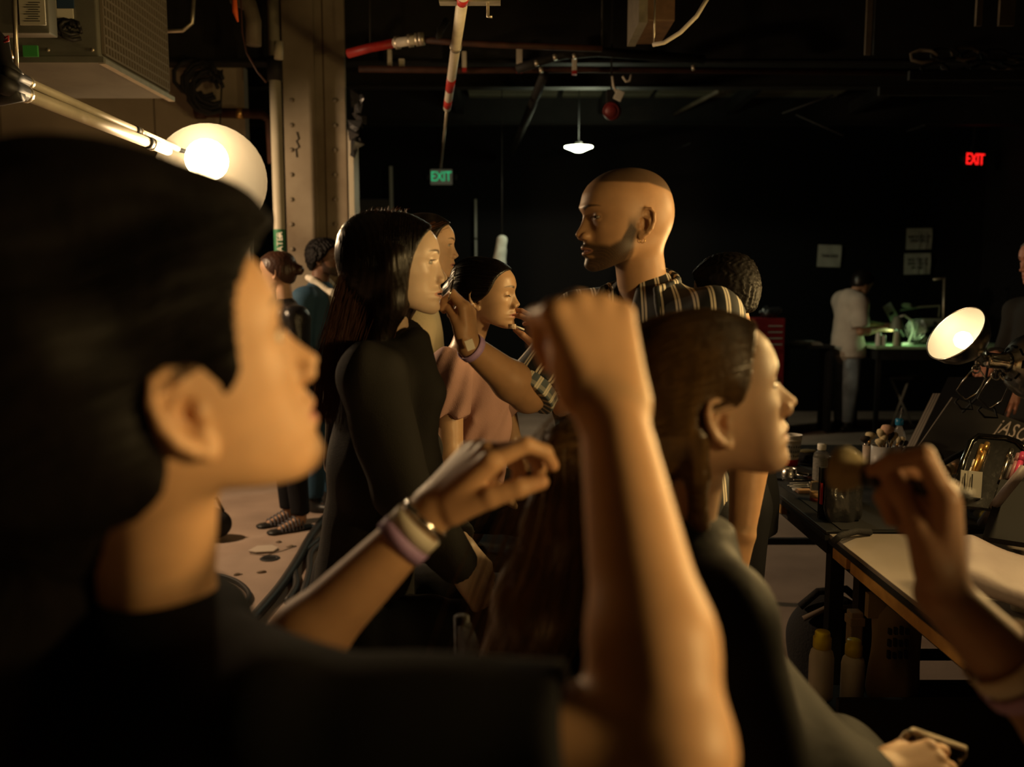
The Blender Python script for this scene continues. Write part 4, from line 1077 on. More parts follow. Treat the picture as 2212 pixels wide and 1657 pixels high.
def box(name, lo, hi, mat, parent=None, M4=None, bev=0.0, smooth=False):
    bm = bmesh.new(); bm_box(bm, lo, hi, M4, bev); return link_mesh(name, bm, mat, parent, smooth)
def bm_tube(bm, pts, rad, n=10, closed=False, caps=True):
    pts = [Vector(p) for p in pts]; m = len(pts); rad = rad if isinstance(rad, (list, tuple)) else [rad] * m
    rings = []; prev = None
    for i, p in enumerate(pts):
        t = ((pts[(i + 1) % m] - pts[i - 1]) if closed else (pts[min(i + 1, m - 1)] - pts[max(i - 1, 0)])).normalized()
        u = t.orthogonal() if prev is None else prev - t * prev.dot(t)
        if u.length < 1e-6: u = t.orthogonal()
        u.normalize(); prev = u; v = t.cross(u)
        rings.append([bm.verts.new(p + (u * math.cos(6.28318 * k / n) + v * math.sin(6.28318 * k / n)) * rad[i]) for k in range(n)])
    for i in range(m if closed else m - 1):
        a, b = rings[i], rings[(i + 1) % m]
        for k in range(n): bm.faces.new((a[k], a[(k + 1) % n], b[(k + 1) % n], b[k]))
    if caps and not closed: bm.faces.new(rings[0][::-1]); bm.faces.new(rings[-1])
    return bm
def tube(name, pts, rad, mat, parent=None, n=10, closed=False):
    return link_mesh(name, bm_tube(bmesh.new(), pts, rad, n, closed), mat, parent, True)
def frame_to(axis, up=(0, 0, 1)):
    """rotation taking +Z to axis"""
    z = Vector(axis).normalized(); u = Vector(up); x = u.cross(z)
    if x.length < 1e-4: x = Vector((1, 0, 0)).cross(z) if abs(z.x) < .9 else Vector((0, 1, 0)).cross(z)
    x.normalize(); y = z.cross(x); return Matrix((x, y, z)).transposed().to_4x4()
def bm_lathe(bm, prof, n=24, M4=None):
    """profile [(r, z)] turned about Z"""
    rings = []
    for r, z in prof: rings.append([bm.verts.new((r * math.cos(6.28318 * k / n), r * math.sin(6.28318 * k / n), z)) for k in range(n)] if r > 1e-6 else [bm.verts.new((0, 0, z))])
    for a, b in zip(rings[:-1], rings[1:]):
        for k in range(n):
            k2 = (k + 1) % n
            if len(a) == 1 and len(b) == 1: continue
            if len(a) == 1: bm.faces.new((a[0], b[k2], b[k]))
            elif len(b) == 1: bm.faces.new((a[k], a[k2], b[0]))
            else: bm.faces.new((a[k], a[k2], b[k2], b[k]))
    if M4 is not None: bmesh.ops.transform(bm, matrix=M4, verts=list({v for r in rings for v in r}))
    bmesh.ops.recalc_face_normals(bm, faces=bm.faces[:])
    return bm
def lathe(name, prof, mat, parent=None, M4=None, n=24, smooth=True): return link_mesh(name, bm_lathe(bmesh.new(), prof, n, M4), mat, parent, smooth)
def at4(p, axis=(0, 0, 1), up=(0, 0, 1)): return Matrix.Translation(Vector(p)) @ frame_to(axis, up)
def text(name, s, size, M4, mat, parent=None, extrude=.0006, align='CENTER', sx=1.0, space=1.0):
    c = bpy.data.curves.new(name, 'FONT'); c.body = s; c.size = size; c.align_x = align; c.align_y = 'CENTER'; c.extrude = extrude; c.space_line = .95; c.space_character = space; c.resolution_u = 3
    t = bpy.data.objects.new(name, c); COL.objects.link(t); dg = bpy.context.evaluated_depsgraph_get(); dg.update()
    me = bpy.data.meshes.new_from_object(t.evaluated_get(dg)); bpy.data.objects.remove(t); bpy.data.curves.remove(c)
    me.transform(M4 @ Matrix.Diagonal((sx, 1, 1, 1))); me.materials.clear(); me.materials.append(mat); me.name = name
    o = bpy.data.objects.new(name, me); COL.objects.link(o)
    if parent is not None: put_deep(o, parent)
    return o
def facing(p, right, up):
    """matrix of a flat thing whose x runs along right and y along up"""
    x = Vector(right).normalized(); y = Vector(up); y = (y - x * y.dot(x)).normalized(); z = x.cross(y)
    m = Matrix((x, y, z)).transposed().to_4x4(); m.translation = Vector(p); return m

# ------------------------------------------------------------------ materials of the room
def N_(n, *a, **k): M[n] = node_mat(n, *a, **k)
N_('concrete_floor', (.42, .31, .245), .8, var=.35, vscale=2.2, bump=.35, bscale=9, spec=.3)
N_('black_wall', (.010, .010, .011), .9, spec=.15)
N_('dark_ceiling', (.050, .044, .036), .9, var=.5, vscale=1.5, bump=.3, bscale=4)
N_('dark_steel', (.014, .013, .012), .7, var=.5, vscale=8)
N_('pale_concrete', (.46, .39, .29), .85, var=.35, vscale=1.6, bump=.25, bscale=7)
N_('painted_steel', (.27, .23, .165), .7, var=.35, vscale=2.5, bump=.12, bscale=14, dark=(.14, .105, .065))
N_('rivet_paint', (.20, .165, .115), .7, var=.4, vscale=9)
N_('cream_pipe', (.46, .42, .32), .5, var=.15, vscale=6)
N_('galvanised', (.62, .56, .44), .38, metal=.75, var=.25, vscale=25)
N_('grey_metal', (.25, .25, .21), .45, metal=.4, var=.3, vscale=6, bump=.05, bscale=20)
N_('grille', (.20, .17, .13), .5, metal=.3)
N_('green_label', (.02, .16, .07), .6)
N_('label_white', (.70, .68, .58), .6)
N_('red_paint', (.48, .025, .020), .5, var=.3, vscale=20)
N_('rust_pipe', (.07, .024, .012), .7, var=.5, vscale=14)
N_('white_pipe', (.68, .62, .50), .5, var=.15, vscale=14)
N_('black_plastic', (.012, .012, .013), .35)
N_('black_rubber', (.016, .015, .015), .55)
N_('black_matte', (.010, .010, .011), .8)
N_('white_plastic', (.70, .68, .62), .4)
N_('red_plastic', (.55, .03, .025), .4)
N_('yellow_plastic', (.72, .58, .03), .4)
N_('green_plastic', (.05, .55, .04), .4)
N_('blue_plastic', (.01, .20, .42), .35)
N_('paper_notice', (.62, .60, .50), .55, var=.08, vscale=14)
N_('ink', (.015, .015, .015), .7)
N_('tape', (.75, .72, .62), .12, var=.1, vscale=80, alpha=.55)
N_('wood_edge', (.62, .33, .08), .5, var=.3, vscale=25)
N_('pale_tabletop', (.24, .205, .18), .6, var=.12, vscale=8)
N_('black_tabletop', (.016, .016, .017), .45, var=.2, vscale=20)
N_('brown_wood', (.16, .09, .05), .6, var=.4, vscale=18)
N_('green_top', (.42, .62, .40), .5, var=.1, vscale=9)
N_('glass', (.92, .95, .95), .04, trans=1.0, ior=1.46)
N_('clear_plastic', (.85, .83, .78), .12, trans=.9, ior=1.3, alpha=.75)
N_('frosted', (.66, .64, .62), .35, trans=.35, ior=1.35)
N_('liquid_tan', (.66, .40, .20), .3)
N_('aluminium', (.80, .76, .70), .24, metal=1, bump=.04, bscale=30)
N_('reflector_inside', (.62, .58, .50), .50, metal=.5)
N_('bristle_cream', (.72, .60, .36), .85, var=.3, vscale=120)
N_('bristle_dark', (.025, .017, .012), .85)
N_('powder_puff', (.70, .55, .44), .95, var=.12, vscale=60, bump=.4, bscale=150)
N_('pouch_grey', (.17, .135, .14), .55, var=.15, vscale=12, bump=.1, bscale=30)
N_('panel_dark', (.075, .070, .062), .65, var=.5, vscale=5)
N_('foam_white', (.74, .67, .60), .7, var=.06, vscale=30)
N_('foil_bag', (.030, .030, .032), .20, spec=.9, bump=.6, bscale=22, coat=.5)
N_('pink_plastic', (.75, .08, .20), .3)
N_('gold_tube', (.70, .42, .14), .3, metal=.8)
N_('brown_paper', (.36, .27, .17), .85, var=.2, vscale=9, bump=.3, bscale=20)
N_('fabric_black', (.013, .012, .013), .85, bump=.3, bscale=120)
N_('taupe_fabric', (.20, .15, .11), .9)
N_('pale_shade', (.46, .48, .43), .8, var=.1, vscale=6)
def emis(n, c, s): M[n] = node_mat(n, (.02, .02, .02), .5, emit=c, estr=s)
emis('bulb_warm', (1.0, .80, .48), 14.0)
emis('bulb_scoop', (1.0, .78, .44), 22.0)
emis('bulb_cool', (.92, 1.0, .62), 26.0)
emis('bulb_green', (.55, 1.0, .45), 5.0)
emis('exit_green', (.02, .55, .20), .75)
emis('exit_red', (1.0, .012, .01), 1.6)
emis('exit_panel', (.40, .36, .22), .10)
M['star_ceiling'] = M['dark_ceiling']
# ------------------------------------------------------------------ the room
def build_room():
    struct(box('floor', (-6, -3, -.1), (5.6, 10.6, 0), M['concrete_floor']), 'stained concrete floor')
    struct(box('ceiling', (-6, -3, 3.55), (5.6, 10.6, 3.7), M['dark_ceiling']), 'dark bare ceiling')
    struct(box('wall_back', (-6, 10.4, 0), (5.6, 10.6, 3.6), M['black_wall']), 'black back wall')
    struct(box('wall_right', (5.5, -3, 0), (5.7, 10.6, 3.6), M['black_wall']), 'black right wall')
    struct(box('wall_left', (-6.1, -3, 0), (-6, 10.6, 3.6), M['black_wall']), 'dark left wall')
    struct(box('wall_behind', (-6, -3.1, 0), (5.6, -3, 3.6), M['black_wall']), 'dark wall behind the camera')
    # partition of pale panels behind the left group, each panel its own piece
    w = bpy.data.objects.new('wall_partition', None); COL.objects.link(w); struct(w, 'pale panelled partition wall')
    xs = [-6.0, -4.9, -3.75, -2.62, -1.95]
    for a, b in zip(xs[:-1], xs[1:]): box('wall_panel', (a + .006, 6.62, 0), (b - .006, 6.72, 3.08), M['pale_concrete'], w)
    box('wall_header', (-6, 6.64, 3.09), (-1.95, 6.72, 3.55), M['dark_steel'], w)
    # ceiling joists
    for i, (y, z, d) in enumerate(((3.9, 3.22, .10), (6.4, 3.05, .14), (7.6, 3.15, .12), (9.6, 3.2, .12))):
        o = bpy.data.objects.new('trim_%d' % (i + 1), None); COL.objects.link(o); o.location = (0, y, z); struct(o, 'dark steel ceiling joist')
        box('web', (-6, y - .012, z), (5.5, y + .012, 3.55), M['dark_steel'], o)
        box('flange', (-6, y - d / 2, z - .015), (5.5, y + d / 2, z), M['dark_steel'], o)
    for i, x in enumerate((-.55, .95, 2.3, 3.6)):
        o = box('trim_%d' % (i + 5), (x - .04, 6.6, 3.30), (x + .04, 10.4, 3.42), M['dark_steel']); struct(o, 'dark lengthwise ceiling rail')
    # suspended panels of the far ceiling, lit by the pendant
    for i in range(4):
        for j in range(3):
            o = box('ceiling_panel', (-.45 + i * .98, 7.75 + j * .86, 3.47), (.47 + i * .98, 8.55 + j * .86, 3.50), M['far_panel'])
            struct(o); 
    # skirting strips and door edges in the dark
    struct(box('door_1', (-1.83, 10.30, 0), (-1.40, 10.36, 2.48), M['door_dark']), 'dull dark door panel at the far left end')
    struct(box('trim_20', (-1.405, 10.28, 2.30), (-1.37, 10.32, 2.85), M['pale_shade']), 'pale door edge strip')
    struct(box('trim_21', (-.43, 10.28, 2.04), (-.405, 10.32, 2.48), M['pale_shade']), 'pale vertical strip, upper length')
    struct(box('trim_22', (-.43, 10.28, 1.75), (-.405, 10.32, 2.02), M['pale_shade']), 'pale vertical strip, lower length')
N_('far_panel', (.20, .20, .14), .7, var=.4, vscale=3)
N_('door_dark', (.06, .058, .05), .7, var=.2, vscale=4)

def build_column():
    o = thing('steel_column', 'pale riveted steel column streaked with dark stains beside the water pipe', 'column', at(690, 600, 6.2).xy.to_3d())
    xl, xm, xr = at(617, 400, 6.15).x, at(684, 400, 6.15).x, at(748, 400, 6.15).x
    box('flange', (xl, 6.15, 0), (xm, 6.19, 3.55), M['painted_steel'], o, bev=.004)
    box('web', (xm - .01, 6.19, 0), (xm + .05, 6.55, 3.55), M['painted_steel'], o)
    box('flange', (xm + .06, 6.18, 0), (xr, 6.22, 3.55), M['painted_steel'], o, bev=.004)
    box('core_plate', (xl + .02, 6.19, 0), (xr - .02, 6.24, 3.55), M['stain_steel'], o)
    box('edge_angle', (at(751, 300, 6.1).x, 6.1, 0), (at(763, 300, 6.1).x, 6.3, at(757, 280, 6.1).z), M['pale_trim'], o, bev=.003)
    bm = bm_lathe(bmesh.new(), [(.016, 0), (.0155, .006), (.011, .011), (0, .013)], 12); me = None
    for u in (630, 724):
        for k in range(10):
            v = 217 + k * 53.5; p = at(u + (4 if k > 5 else 0) * .5, v, 6.15 if u < 684 else 6.18)
            if me is None:
                r = link_mesh('rivet', bm, M['rivet_paint'], None, True); me = r.data
            else:
                r = bpy.data.objects.new('rivet', me); COL.objects.link(r)
            r.matrix_basis = Matrix.Translation(p) @ Matrix.Rotation(math.pi / 2, 4, 'X'); put_deep(r, o)
    sc = [at(641, 285, 6.145), at(645, 300, 6.145), at(640, 305, 6.145), at(646, 318, 6.145), at(639, 322, 6.145), at(641, 340, 6.145)]
    tube('marker_scrawl', sc, .004, M['ink'], o, 6)
    # cream water riser with its green label
    pz = [at(600, 165, 5.95), Vector((at(601, 400, 5.95).x, 5.95, 0))]; pz[0].x = pz[1].x
    q = thing('water_pipe', 'cream vertical pipe with green water label beside the column', 'pipe', pz[1])
    tube('riser', [Vector((pz[1].x, 5.95, 0)), Vector((pz[1].x, 5.95, 3.55))], .038, M['cream_pipe'], q, 16)
    zt, zb = at(603, 495, 5.91).z, at(603, 553, 5.91).z
    lathe('pipe_label', [(.0388, zb), (.0388, zt)], M['green_label'], q, Matrix.Translation((pz[1].x, 5.95, 0)), 20)
    text('label_word', 'WATER', .055, facing((pz[1].x + .012, 5.907, zb + .065), (0, 0, 1), (-1, 0, 0)), M['label_white'], q)
    bm = bmesh.new(); vs = [bm.verts.new(Vector((pz[1].x + .012, 5.906, zt)) + Vector(c)) for c in ((-.014, 0, -.05), (0, 0, -.018), (.014, 0, -.05), (.006, 0, -.05), (.006, 0, -.062), (-.006, 0, -.062), (-.006, 0, -.05))]; bm.faces.new(vs)
    link_mesh('label_arrow', bm, M['label_white'], q)
    zj = at(600, 165, 5.95).z
    lathe('coupling', [(.039, zj - .03), (.050, zj - .03), (.050, zj + .12), (.039, zj + .12)], M['dark_steel'], q, Matrix.Translation((pz[1].x, 5.95, 0)), 16)
    # short rusty pipe with elbow on the partition
    r = thing('rusty_pipe', 'short rusty horizontal pipe with elbow on the pale wall', 'pipe', at(490, 245, 6.5))
    a, b = at(428, 243, 6.52), at(565, 246, 6.52); tube('run', [a, b, b + Vector((.06, 0, -.05)), b + Vector((.07, 0, -.35))], .035, M['rust_pipe'], r, 12)
    tube('end_cap', [a - Vector((.02, 0, 0)), a + Vector((.05, 0, 0))], .046, M['rust_pipe'], r, 12); m = lerp(a, b, .62); tube('brass_union', [m, m + Vector((.04, 0, 0))], .040, M['gold_tube'], r, 12)
    t = tube('hanging_wire', [at(480, 150, 6.45), at(477, 230, 6.45), at(474, 300, 6.45)], .006, M['black_rubber']); tag(t, 'thin dark wire hanging down the pale wall', 'wire')
    # dark cable knot on the partition, foil bunch on the column edge
    rs = random.Random(2)
    k = thing('cable_bundle', 'dark tangled cable bundle high on the pale wall', 'cables', at(430, 160, 6.3))
    for i in range(9):
        c = at(430 + rs.uniform(-25, 22), 165 + rs.uniform(-20, 25), 6.3); tube('cable_loop', [c + Vector((math.cos(j * .7) * .10, .03 * math.sin(j), math.sin(j * .7) * .09 - .012 * j)) for j in range(9)], .016, M['black_matte'], k, 6)
    k = thing('plastic_wrap', 'shiny crumpled dark wrap hanging on the column edge', 'wrap', at(773, 260, 6.0))
    for i in range(10):
        c = at(768 + rs.uniform(-6, 8), 215 + i * 12, 6.08); pts = [c + Vector((rs.uniform(-.05, .06), rs.uniform(-.05, .02), rs.uniform(-.07, .07))) for _ in range(5)]
        bm = bmesh.new(); vs = [bm.verts.new(p) for p in pts]; bmesh.ops.convex_hull(bm, input=vs); link_mesh('fold', bm, M['foil_bag'], k)
N_('stain_steel', (.15, .105, .06), .7, var=.5, vscale=3)
N_('pale_trim', (.52, .47, .36), .6, var=.2, vscale=4)

def build_overhead():
    # air handling unit hung top left
    _c = at(220, 130, 3.6); x0, x1, y0, z0, z1 = -2.75, _c.x, 3.6, _c.z, 3.5; y1 = 3.6 * _c.x / at(372, 225, 3.6).x
    o = thing('air_unit', 'grey boxy air handling unit with mesh grille hung under ceiling', 'air unit', ((x0 + x1) / 2, 4.0, z0))
    box('casing', (x0, y0, z0), (x1 - .012, y1, z1), M['grey_metal'], o, bev=.006)
    box('bottom_lip', (x0, y0 - .012, z0 - .012), (x1 + .012, y0 + .012, z0 + .012), M['grey_metal'], o)
    box('bottom_lip', (x1 - .014, y0, z0 - .014), (x1 + .014, y1, z0 + .006), M['galvanised'], o)
    bm = bmesh.new(); n = 26
    for i in range(n):      # crossing wires of the grille
        y = y0 + .03 + (y1 - y0 - .06) * i / (n - 1); bm_box(bm, (x1 - .010, y - .0045, z0 + .03), (x1 + .002, y + .0045, z1 - .03))
    for i in range(30):
        z = z0 + .03 + (z1 - z0 - .06) * i / 29; bm_box(bm, (x1 - .006, y0 + .03, z - .0045), (x1 + .004, y1 - .03, z + .0045))
    g = link_mesh('grille', bm, M['grille'], o); g['kind'] = 'stuff'
    fx = lambda u, v: at(u, v, y0 - .004)
    def sheet(nm, u0, v0, u1, v1, mat, yy=y0 - .006):
        a, b = at(u0, v1, yy), at(u1, v0, yy); return box(nm, (a.x, yy - .002, a.z), (b.x, yy + .002, b.z), M[mat], o)
    sheet('paper_sticker', 98, -20, 120, 40, 'paper_notice'); sheet('blue_sticker', 124, -25, 158, 18, 'blue_label'); sheet('white_sticker', 124, 19, 158, 40, 'label_white'); sheet('blue_strip', 124, 41, 158, 52, 'blue_label')
    for u in (104, 200):
        c = at(u, 108, y0 - .01); lathe('screw', [(.008, 0), (.008, .004), (0, .006)], M['galvanised'], o, at4(c, (0, -1, 0)), 8)
    rs = random.Random(4); k = None
    for i in range(6):
        c = at(142 + rs.uniform(-14, 16), 62 + rs.uniform(-8, 12), 3.55); tube('cable_tangle', [c + Vector((math.cos(j * .8) * .035, .02 * math.sin(j), math.sin(j * .8) * .03)) for j in range(8)], .008, M['black_rubber'], o, 6)
    # second box at the corner with its notice and a green tag
    e = thing('junction_cabinet', 'dark corner cabinet with printed paper notice at top left', 'cabinet', at(40, 60, 3.2))
    a, b = at(-120, 72, 3.2), at(96, -120, 3.2); box('casing', (a.x, 3.2, a.z), (b.x, 3.26, b.z), M['grey_metal'], e, bev=.005)
    a, b = at(45, 55, 3.19), at(95, -40, 3.19); box('paper_notice', (a.x, 3.185, a.z), (b.x, 3.19, b.z), M['paper_notice'], e)
    for i in range(9):
        p = at(70, 46 - i * 5, 3.183); box('print_line', (p.x - .030 + .008 * (i % 3), 3.182, p.z), (p.x + .026 - .006 * (i % 2), 3.184, p.z + .002), M['ink'], e)
    a, b = at(50, 122, 3.55), at(80, 98, 3.55); t = box('green_tag', (a.x, 3.55, a.z), (b.x, 3.56, b.z), M['green_tag']); tag(t, 'green tag dangling below the corner cabinet', 'tag')
    t = tube('hanger_rod', [at(30, -40, 2.5), at(36, 160, 2.5)], .006, M['galvanised']); tag(t, 'thin threaded rod holding the twin pipes at far left', 'rod')
    # twin lit pipes running to the dome lamp
    for i, (u0, v0, u1, v1, r, lab, uc, vc) in enumerate(((52, 174, 386, 316, .0125, 'upper of two bright parallel pipes leading to dome lamp', 252, 257), (44, 199, 362, 325, .0185, 'lower thicker bright pipe leading to the dome lamp', 306, 298))):
        Y0, Y1 = (2.42, 3.62) if i == 0 else (2.40, 3.42)
        a, b = at(u0, v0, Y0), at(u1, v1, Y1); b.z = a.z; b = Vector((at(u1, v1, Y1).x, Y1, a.z)) ; q = thing('ceiling_pipe', lab, 'pipe', a, 'twin lit pipes')
        tube('run', [a, b], r, M['white_pipe'], q, 16)
        d = (b - a).normalized(); 
        tube('black_coupling', [a - d * .10, a + d * .01], r * 1.3, M['black_rubber'], q, 14); tube('ring', [a + d * .012, a + d * .03], r * 1.25, M['galvanised'], q, 14)
        t = .62 if i == 0 else .80; c = lerp(a, b, t); tube('dark_joint', [c, c + d * .035], r * 1.22, M['black_rubber'], q, 14); tube('joint_ring', [c + d * .035, c + d * .055], r * 1.28, M['galvanised'], q, 14)
    t = thing('valve_cluster', 'black valve and hose cluster at the end of twin pipes', 'valve', at(12, 165, 2.35))
    tube('elbow', [at(-30, 60, 2.4), at(2, 95, 2.4), at(10, 140, 2.38), at(35, 168, 2.38)], .022, M['black_rubber'], t, 12); tube('brass_ring', [at(4, 110, 2.4), at(7, 126, 2.4)], .025, M['gold_tube'], t, 12)
    tube('lower_hose', [at(-40, 215, 2.36), at(0, 208, 2.36), at(44, 199, 2.36)], .024, M['black_rubber'], t, 12); tube('red_wire', [at(10, 82, 2.35), at(18, 78, 2.35), at(18, 88, 2.35), at(8, 90, 2.35)], .003, M['red_paint'], t, 6)
    # red and white sprinkler pipe overhead
    a, m, b = at(1003, -30, 3.15), at(966, 248, 5.25), at(952, 364, 7.7); m.z = a.z; 
    q = thing('sprinkler_pipe', 'white overhead pipe with red bands running away from camera', 'pipe', a)
    tube('run', [a, m], .0215, M['white_pipe'], q, 14); tube('thin_end', [m, Vector((b.x, b.y, m.z - .02))], .008, M['galvanised'], q, 8)
    for t, L in ((.05, .06), (.64, .26), (.88, .18)): c = lerp(a, m, t); d = (m - a).normalized(); tube('red_band', [c, c + d * L], .0224, M['red_paint'], q, 14)
    c = lerp(a, m, .36); tube('coupling', [c, c + d * .03], .026, M['galvanised'], q, 14)
    c = at(1003, 2, 3.3); t = thing('pipe_clamp', 'steel strut clamp with bolt at top centre', 'clamp', c); box('strut', (c.x - .09, 3.28, c.z - .008), (c.x + .13, 3.33, c.z + .03), M['galvanised'], t); tube('bolt', [c + Vector((.085, 0, 0)), c + Vector((.085, 0, -.055)), c + Vector((.10, 0, -.055))], .006, M['galvanised'], t, 6)
    # cross pipe, half silver half red, with fittings
    q = thing('cross_pipe', 'overhead cross pipe turning from red paint to bare metal', 'pipe', at(850, 95, 5.2))
    P = [at(752, 116, 5.4), at(800, 103, 5.35), at(853, 93, 5.3), at(905, 85, 5.2), at(985, 92, 5.15), at(1080, 97, 5.1), at(1300, 105, 5.2)]
    tube('painted_run', P[:2] + [P[2]], .026, M['red_paint'], q, 12); tube('metal_run', P[2:4], .027, M['white_pipe'], q, 12); tube('thin_run', P[3:], .018, M['rust_pipe'], q, 12)
    for p, k in ((P[2], 'ring'), (lerp(P[2], P[3], .55), 'ring'), (lerp(P[2], P[3], .85), 'ring'), (P[3], 'ring')): tube(k, [p, p + Vector((.03, 0, .004))], .036, M['galvanised'], q, 12)
    for p in (P[1], P[4], P[6]): tube('hanger_rod', [p, Vector((p.x, p.y, 3.55))], .006, M['dark_steel'], q, 6)
    tube('branch', [lerp(P[3], P[4], .55), at(948, 70, 5.2), at(965, 45, 5.25)], .022, M['dark_steel'], q, 10)
    q = thing('dark_pipe', 'black iron pipe with bolted couplings under the joist', 'pipe', at(1200, 130, 5.9))
    tube('run', [at(1115, 150, 5.9), at(1160, 135, 5.9), at(1215, 118, 5.9), at(1290, 112, 5.9), at(1520, 128, 6.1)], .030, M['dark_steel'], q, 12)
    for u, v in ((1158, 137), (1198, 124), (1240, 122), (1168, 152), (1497, 147)): tube('bolt', [at(u, v - 6, 5.84), at(u + 2, v + 5, 5.84)], .013, M['galvanised'], q, 8)
    tube('lower_run', [at(775, 149, 6.0), at(1000, 152, 6.2), at(1260, 150, 6.25), at(2212, 158, 6.5)], .022, M['rust_pipe'], q, 10)
    for i, (u, v0, v1) in enumerate(((842, 108, 152), (868, 128, 154), (1003, 112, 156), (1122, 102, 158), (1241, 118, 162))):
        a, b = at(u, v0, 6.15), at(u, v1, 6.15); w = (.014, .019, .015, .020, .016)[i]
        h = thing('pipe_hanger', ('narrow white hanger strap, leftmost on the red cross pipe', 'short wide white hanger strap, second on the cross pipe', 'white hanger strap just right of the banded sprinkler pipe', 'dull hanger strap left of the bolted couplings', 'hanger strap above the round sign lamp glow, rightmost')[i], 'bracket', a, 'pipe hangers')
        box('strap', (a.x - w, 6.13, lerp(a, b, .8).z), (a.x + w, 6.16, a.z), M['white_pipe'], h, bev=.003); box('red_tip', (a.x - w, 6.128, b.z), (a.x + w, 6.162, lerp(a, b, .8).z), M['red_paint'], h, bev=.003)
    for u, r_, lab in ((1128, .06, 'left lengthwise dark pipe under far ceiling'),):
        a = at(1175, 165, 6.2); b = at(1105, 300, 9.8); t = tube('far_pipe', [a, Vector((b.x, 9.8, a.z))], .035, M['dark_steel']); tag(t, 'dark lengthwise pipe left of the lit ceiling panel', 'pipe')
    # cables and odd bits
    t = tube('white_cable', [at(1532, -10, 3.6), at(1505, 35, 3.62), at(1470, 70, 3.66), at(1435, 92, 3.7), at(1410, 97, 3.72)], .0085, M['white_pipe'], None, 8); tag(t, 'white cable looping down from the ceiling at top', 'cable')
    t = tube('drop_wire', [at(1415, -10, 3.7), at(1413, 96, 3.72)], .004, M['galvanised'], None, 6); tag(t, 'thin wire dropping to the end of the white cable loop', 'wire')
    a, b = at(1384, 45, 4.2), at(1450, -40, 4.2); q = thing('duct_box', 'brownish duct end at the top edge beside white cable', 'duct', a); box('casing', (a.x, 4.2, a.z), (b.x + .02, 4.6, b.z + .1), M['brown_wood'], q, bev=.006); box('lip', (a.x - .01, 4.19, a.z - .01), (a.x + .03, 4.6, b.z + .1), M['galvanised'], q)
    t = tube('grey_conduit', [at(330, 68, 4.9), at(395, 66, 4.9), at(415, 50, 4.9), at(419, -10, 4.9)], .010, M['galvanised'], None, 8); tag(t, 'thin bent grey conduit right of the mesh grille', 'conduit')
    t = tube('orange_strap', [at(506, -12, 4.6), at(508, 25, 4.6), at(514, 47, 4.6)], [.012, .014, .004], M['orange_strap'], None, 8); tag(t, 'bright orange strap hanging at the top edge', 'strap')
    t = tube('red_string', [Vector((at(520, 40, 5.0).x, 5.0, 3.55)), at(523, 70, 5.0), at(533, 115, 5.0), at(556, 155, 5.0), at(575, 178, 5.0)], .005, M['rust_pipe'], None, 6); tag(t, 'thin red cord hanging near the cream pipe', 'cord')
    q = thing('elbow_pipe', 'thick pale elbow pipe hanging in the dark near top', 'pipe', at(548, 70, 5.4)); tube('bend', [at(505, -8, 5.4), at(540, 12, 5.4), at(548, 45, 5.4), at(548, 98, 5.4)], .045, M['dull_pipe'], q, 14); tube('stub', [at(602, 90, 5.7), at(602, 128, 5.7)], .028, M['cream_pipe'], q, 12)
    # alarm bell with tag and cable loops
    c = at(1321, 240, 6.0); q = thing('alarm_bell', 'round dark red alarm bell hanging under the ceiling', 'bell', c)
    Mx = at4(c, (-.25, -1, -.25)); lathe('gong', [(0, .035), (.03, .034), (.045, .022), (.058, .0), (.062, -.02), (.05, -.03), (0, -.03)], M['red_dull'], q, Mx, 24); lathe('gong_ring', [(.046, .022), (.050, .028), (.054, .020)], M['red_dull'], q, Mx, 24)
    box('mount', (c.x - .03, 6.0, c.z + .03), (c.x + .04, 6.08, c.z + .14), M['dark_steel'], q); box('hanger_rod', (c.x - .006, 6.03, c.z + .14), (c.x + .006, 6.042, 3.55), M['dark_steel'], q)
    p = at(1337, 206, 5.95); t = box('white_tag', (-.028, -.004, -.034), (.028, .004, .034), M['label_white'], None, Matrix.Translation(p) @ Matrix.Rotation(.45, 4, 'Y'), .004); tag(t, 'white tag tied above the alarm bell', 'tag')
    for i, pts in enumerate(([(1323, 165), (1325, 185), (1332, 200)], [(1345, 165), (1352, 176), (1360, 175), (1364, 162)])):
        t = tube('looped_cable', [at(u, v, 6.0) for u, v in pts], .008, M['white_pipe'], None, 8); tag(t, ('pale cable running down to the white tag', 'small pale cable loop right of the tag cable')[i], 'cable', 'cables by the bell')
    t = tube('strut', [onz(1450, 250, 3.3), onz(1553, 196, 3.3)], .022, M['dull_pipe'], None, 8); tag(t, 'slanting pale strut under the dark ceiling right of bell', 'strut')
    for i, (u0, v0, u1, v1, Y) in enumerate(((1690, 245, 1800, 205, 7.5), (1720, 248, 1822, 293, 7.5), (1960, 283, 2000, 270, 8.0), (1455, 325, 1492, 309, 9.2))):
        t = tube('ceiling_wire', [at(u0, v0, Y), at(u1, v1, Y - .3)], .008, M['dark_steel'], None, 6); tag(t, ('thin dark wire sloping up right of the strut', 'thin dark wire sloping down under the right ceiling', 'short dark wire near the red exit sign', 'short dark wire right of the pendant lamp')[i], 'wire', 'ceiling wires')
    for i, (u, Y, w) in enumerate(((1875, 5.6, .035), (1890, 5.7, .018), (2115, 4.6, .03), (2175, 4.5, .075))):
        a = at(u, 118 if i < 2 else 55, Y); t = box('hanging_batten', (a.x - w / 2, Y, a.z), (a.x + w / 2, Y + .02, 3.55), M['dull_pipe'] if i != 1 else M['dark_steel']); tag(t, ('thin pale batten hanging at upper right', 'dark batten close to the thin pale one', 'narrow batten near the top right corner', 'wide batten at the top right corner')[i], 'batten', 'battens')
    q = thing('cable_tray', 'dark cable tray with loose wires at upper right', 'tray', at(2050, 150, 5.0))
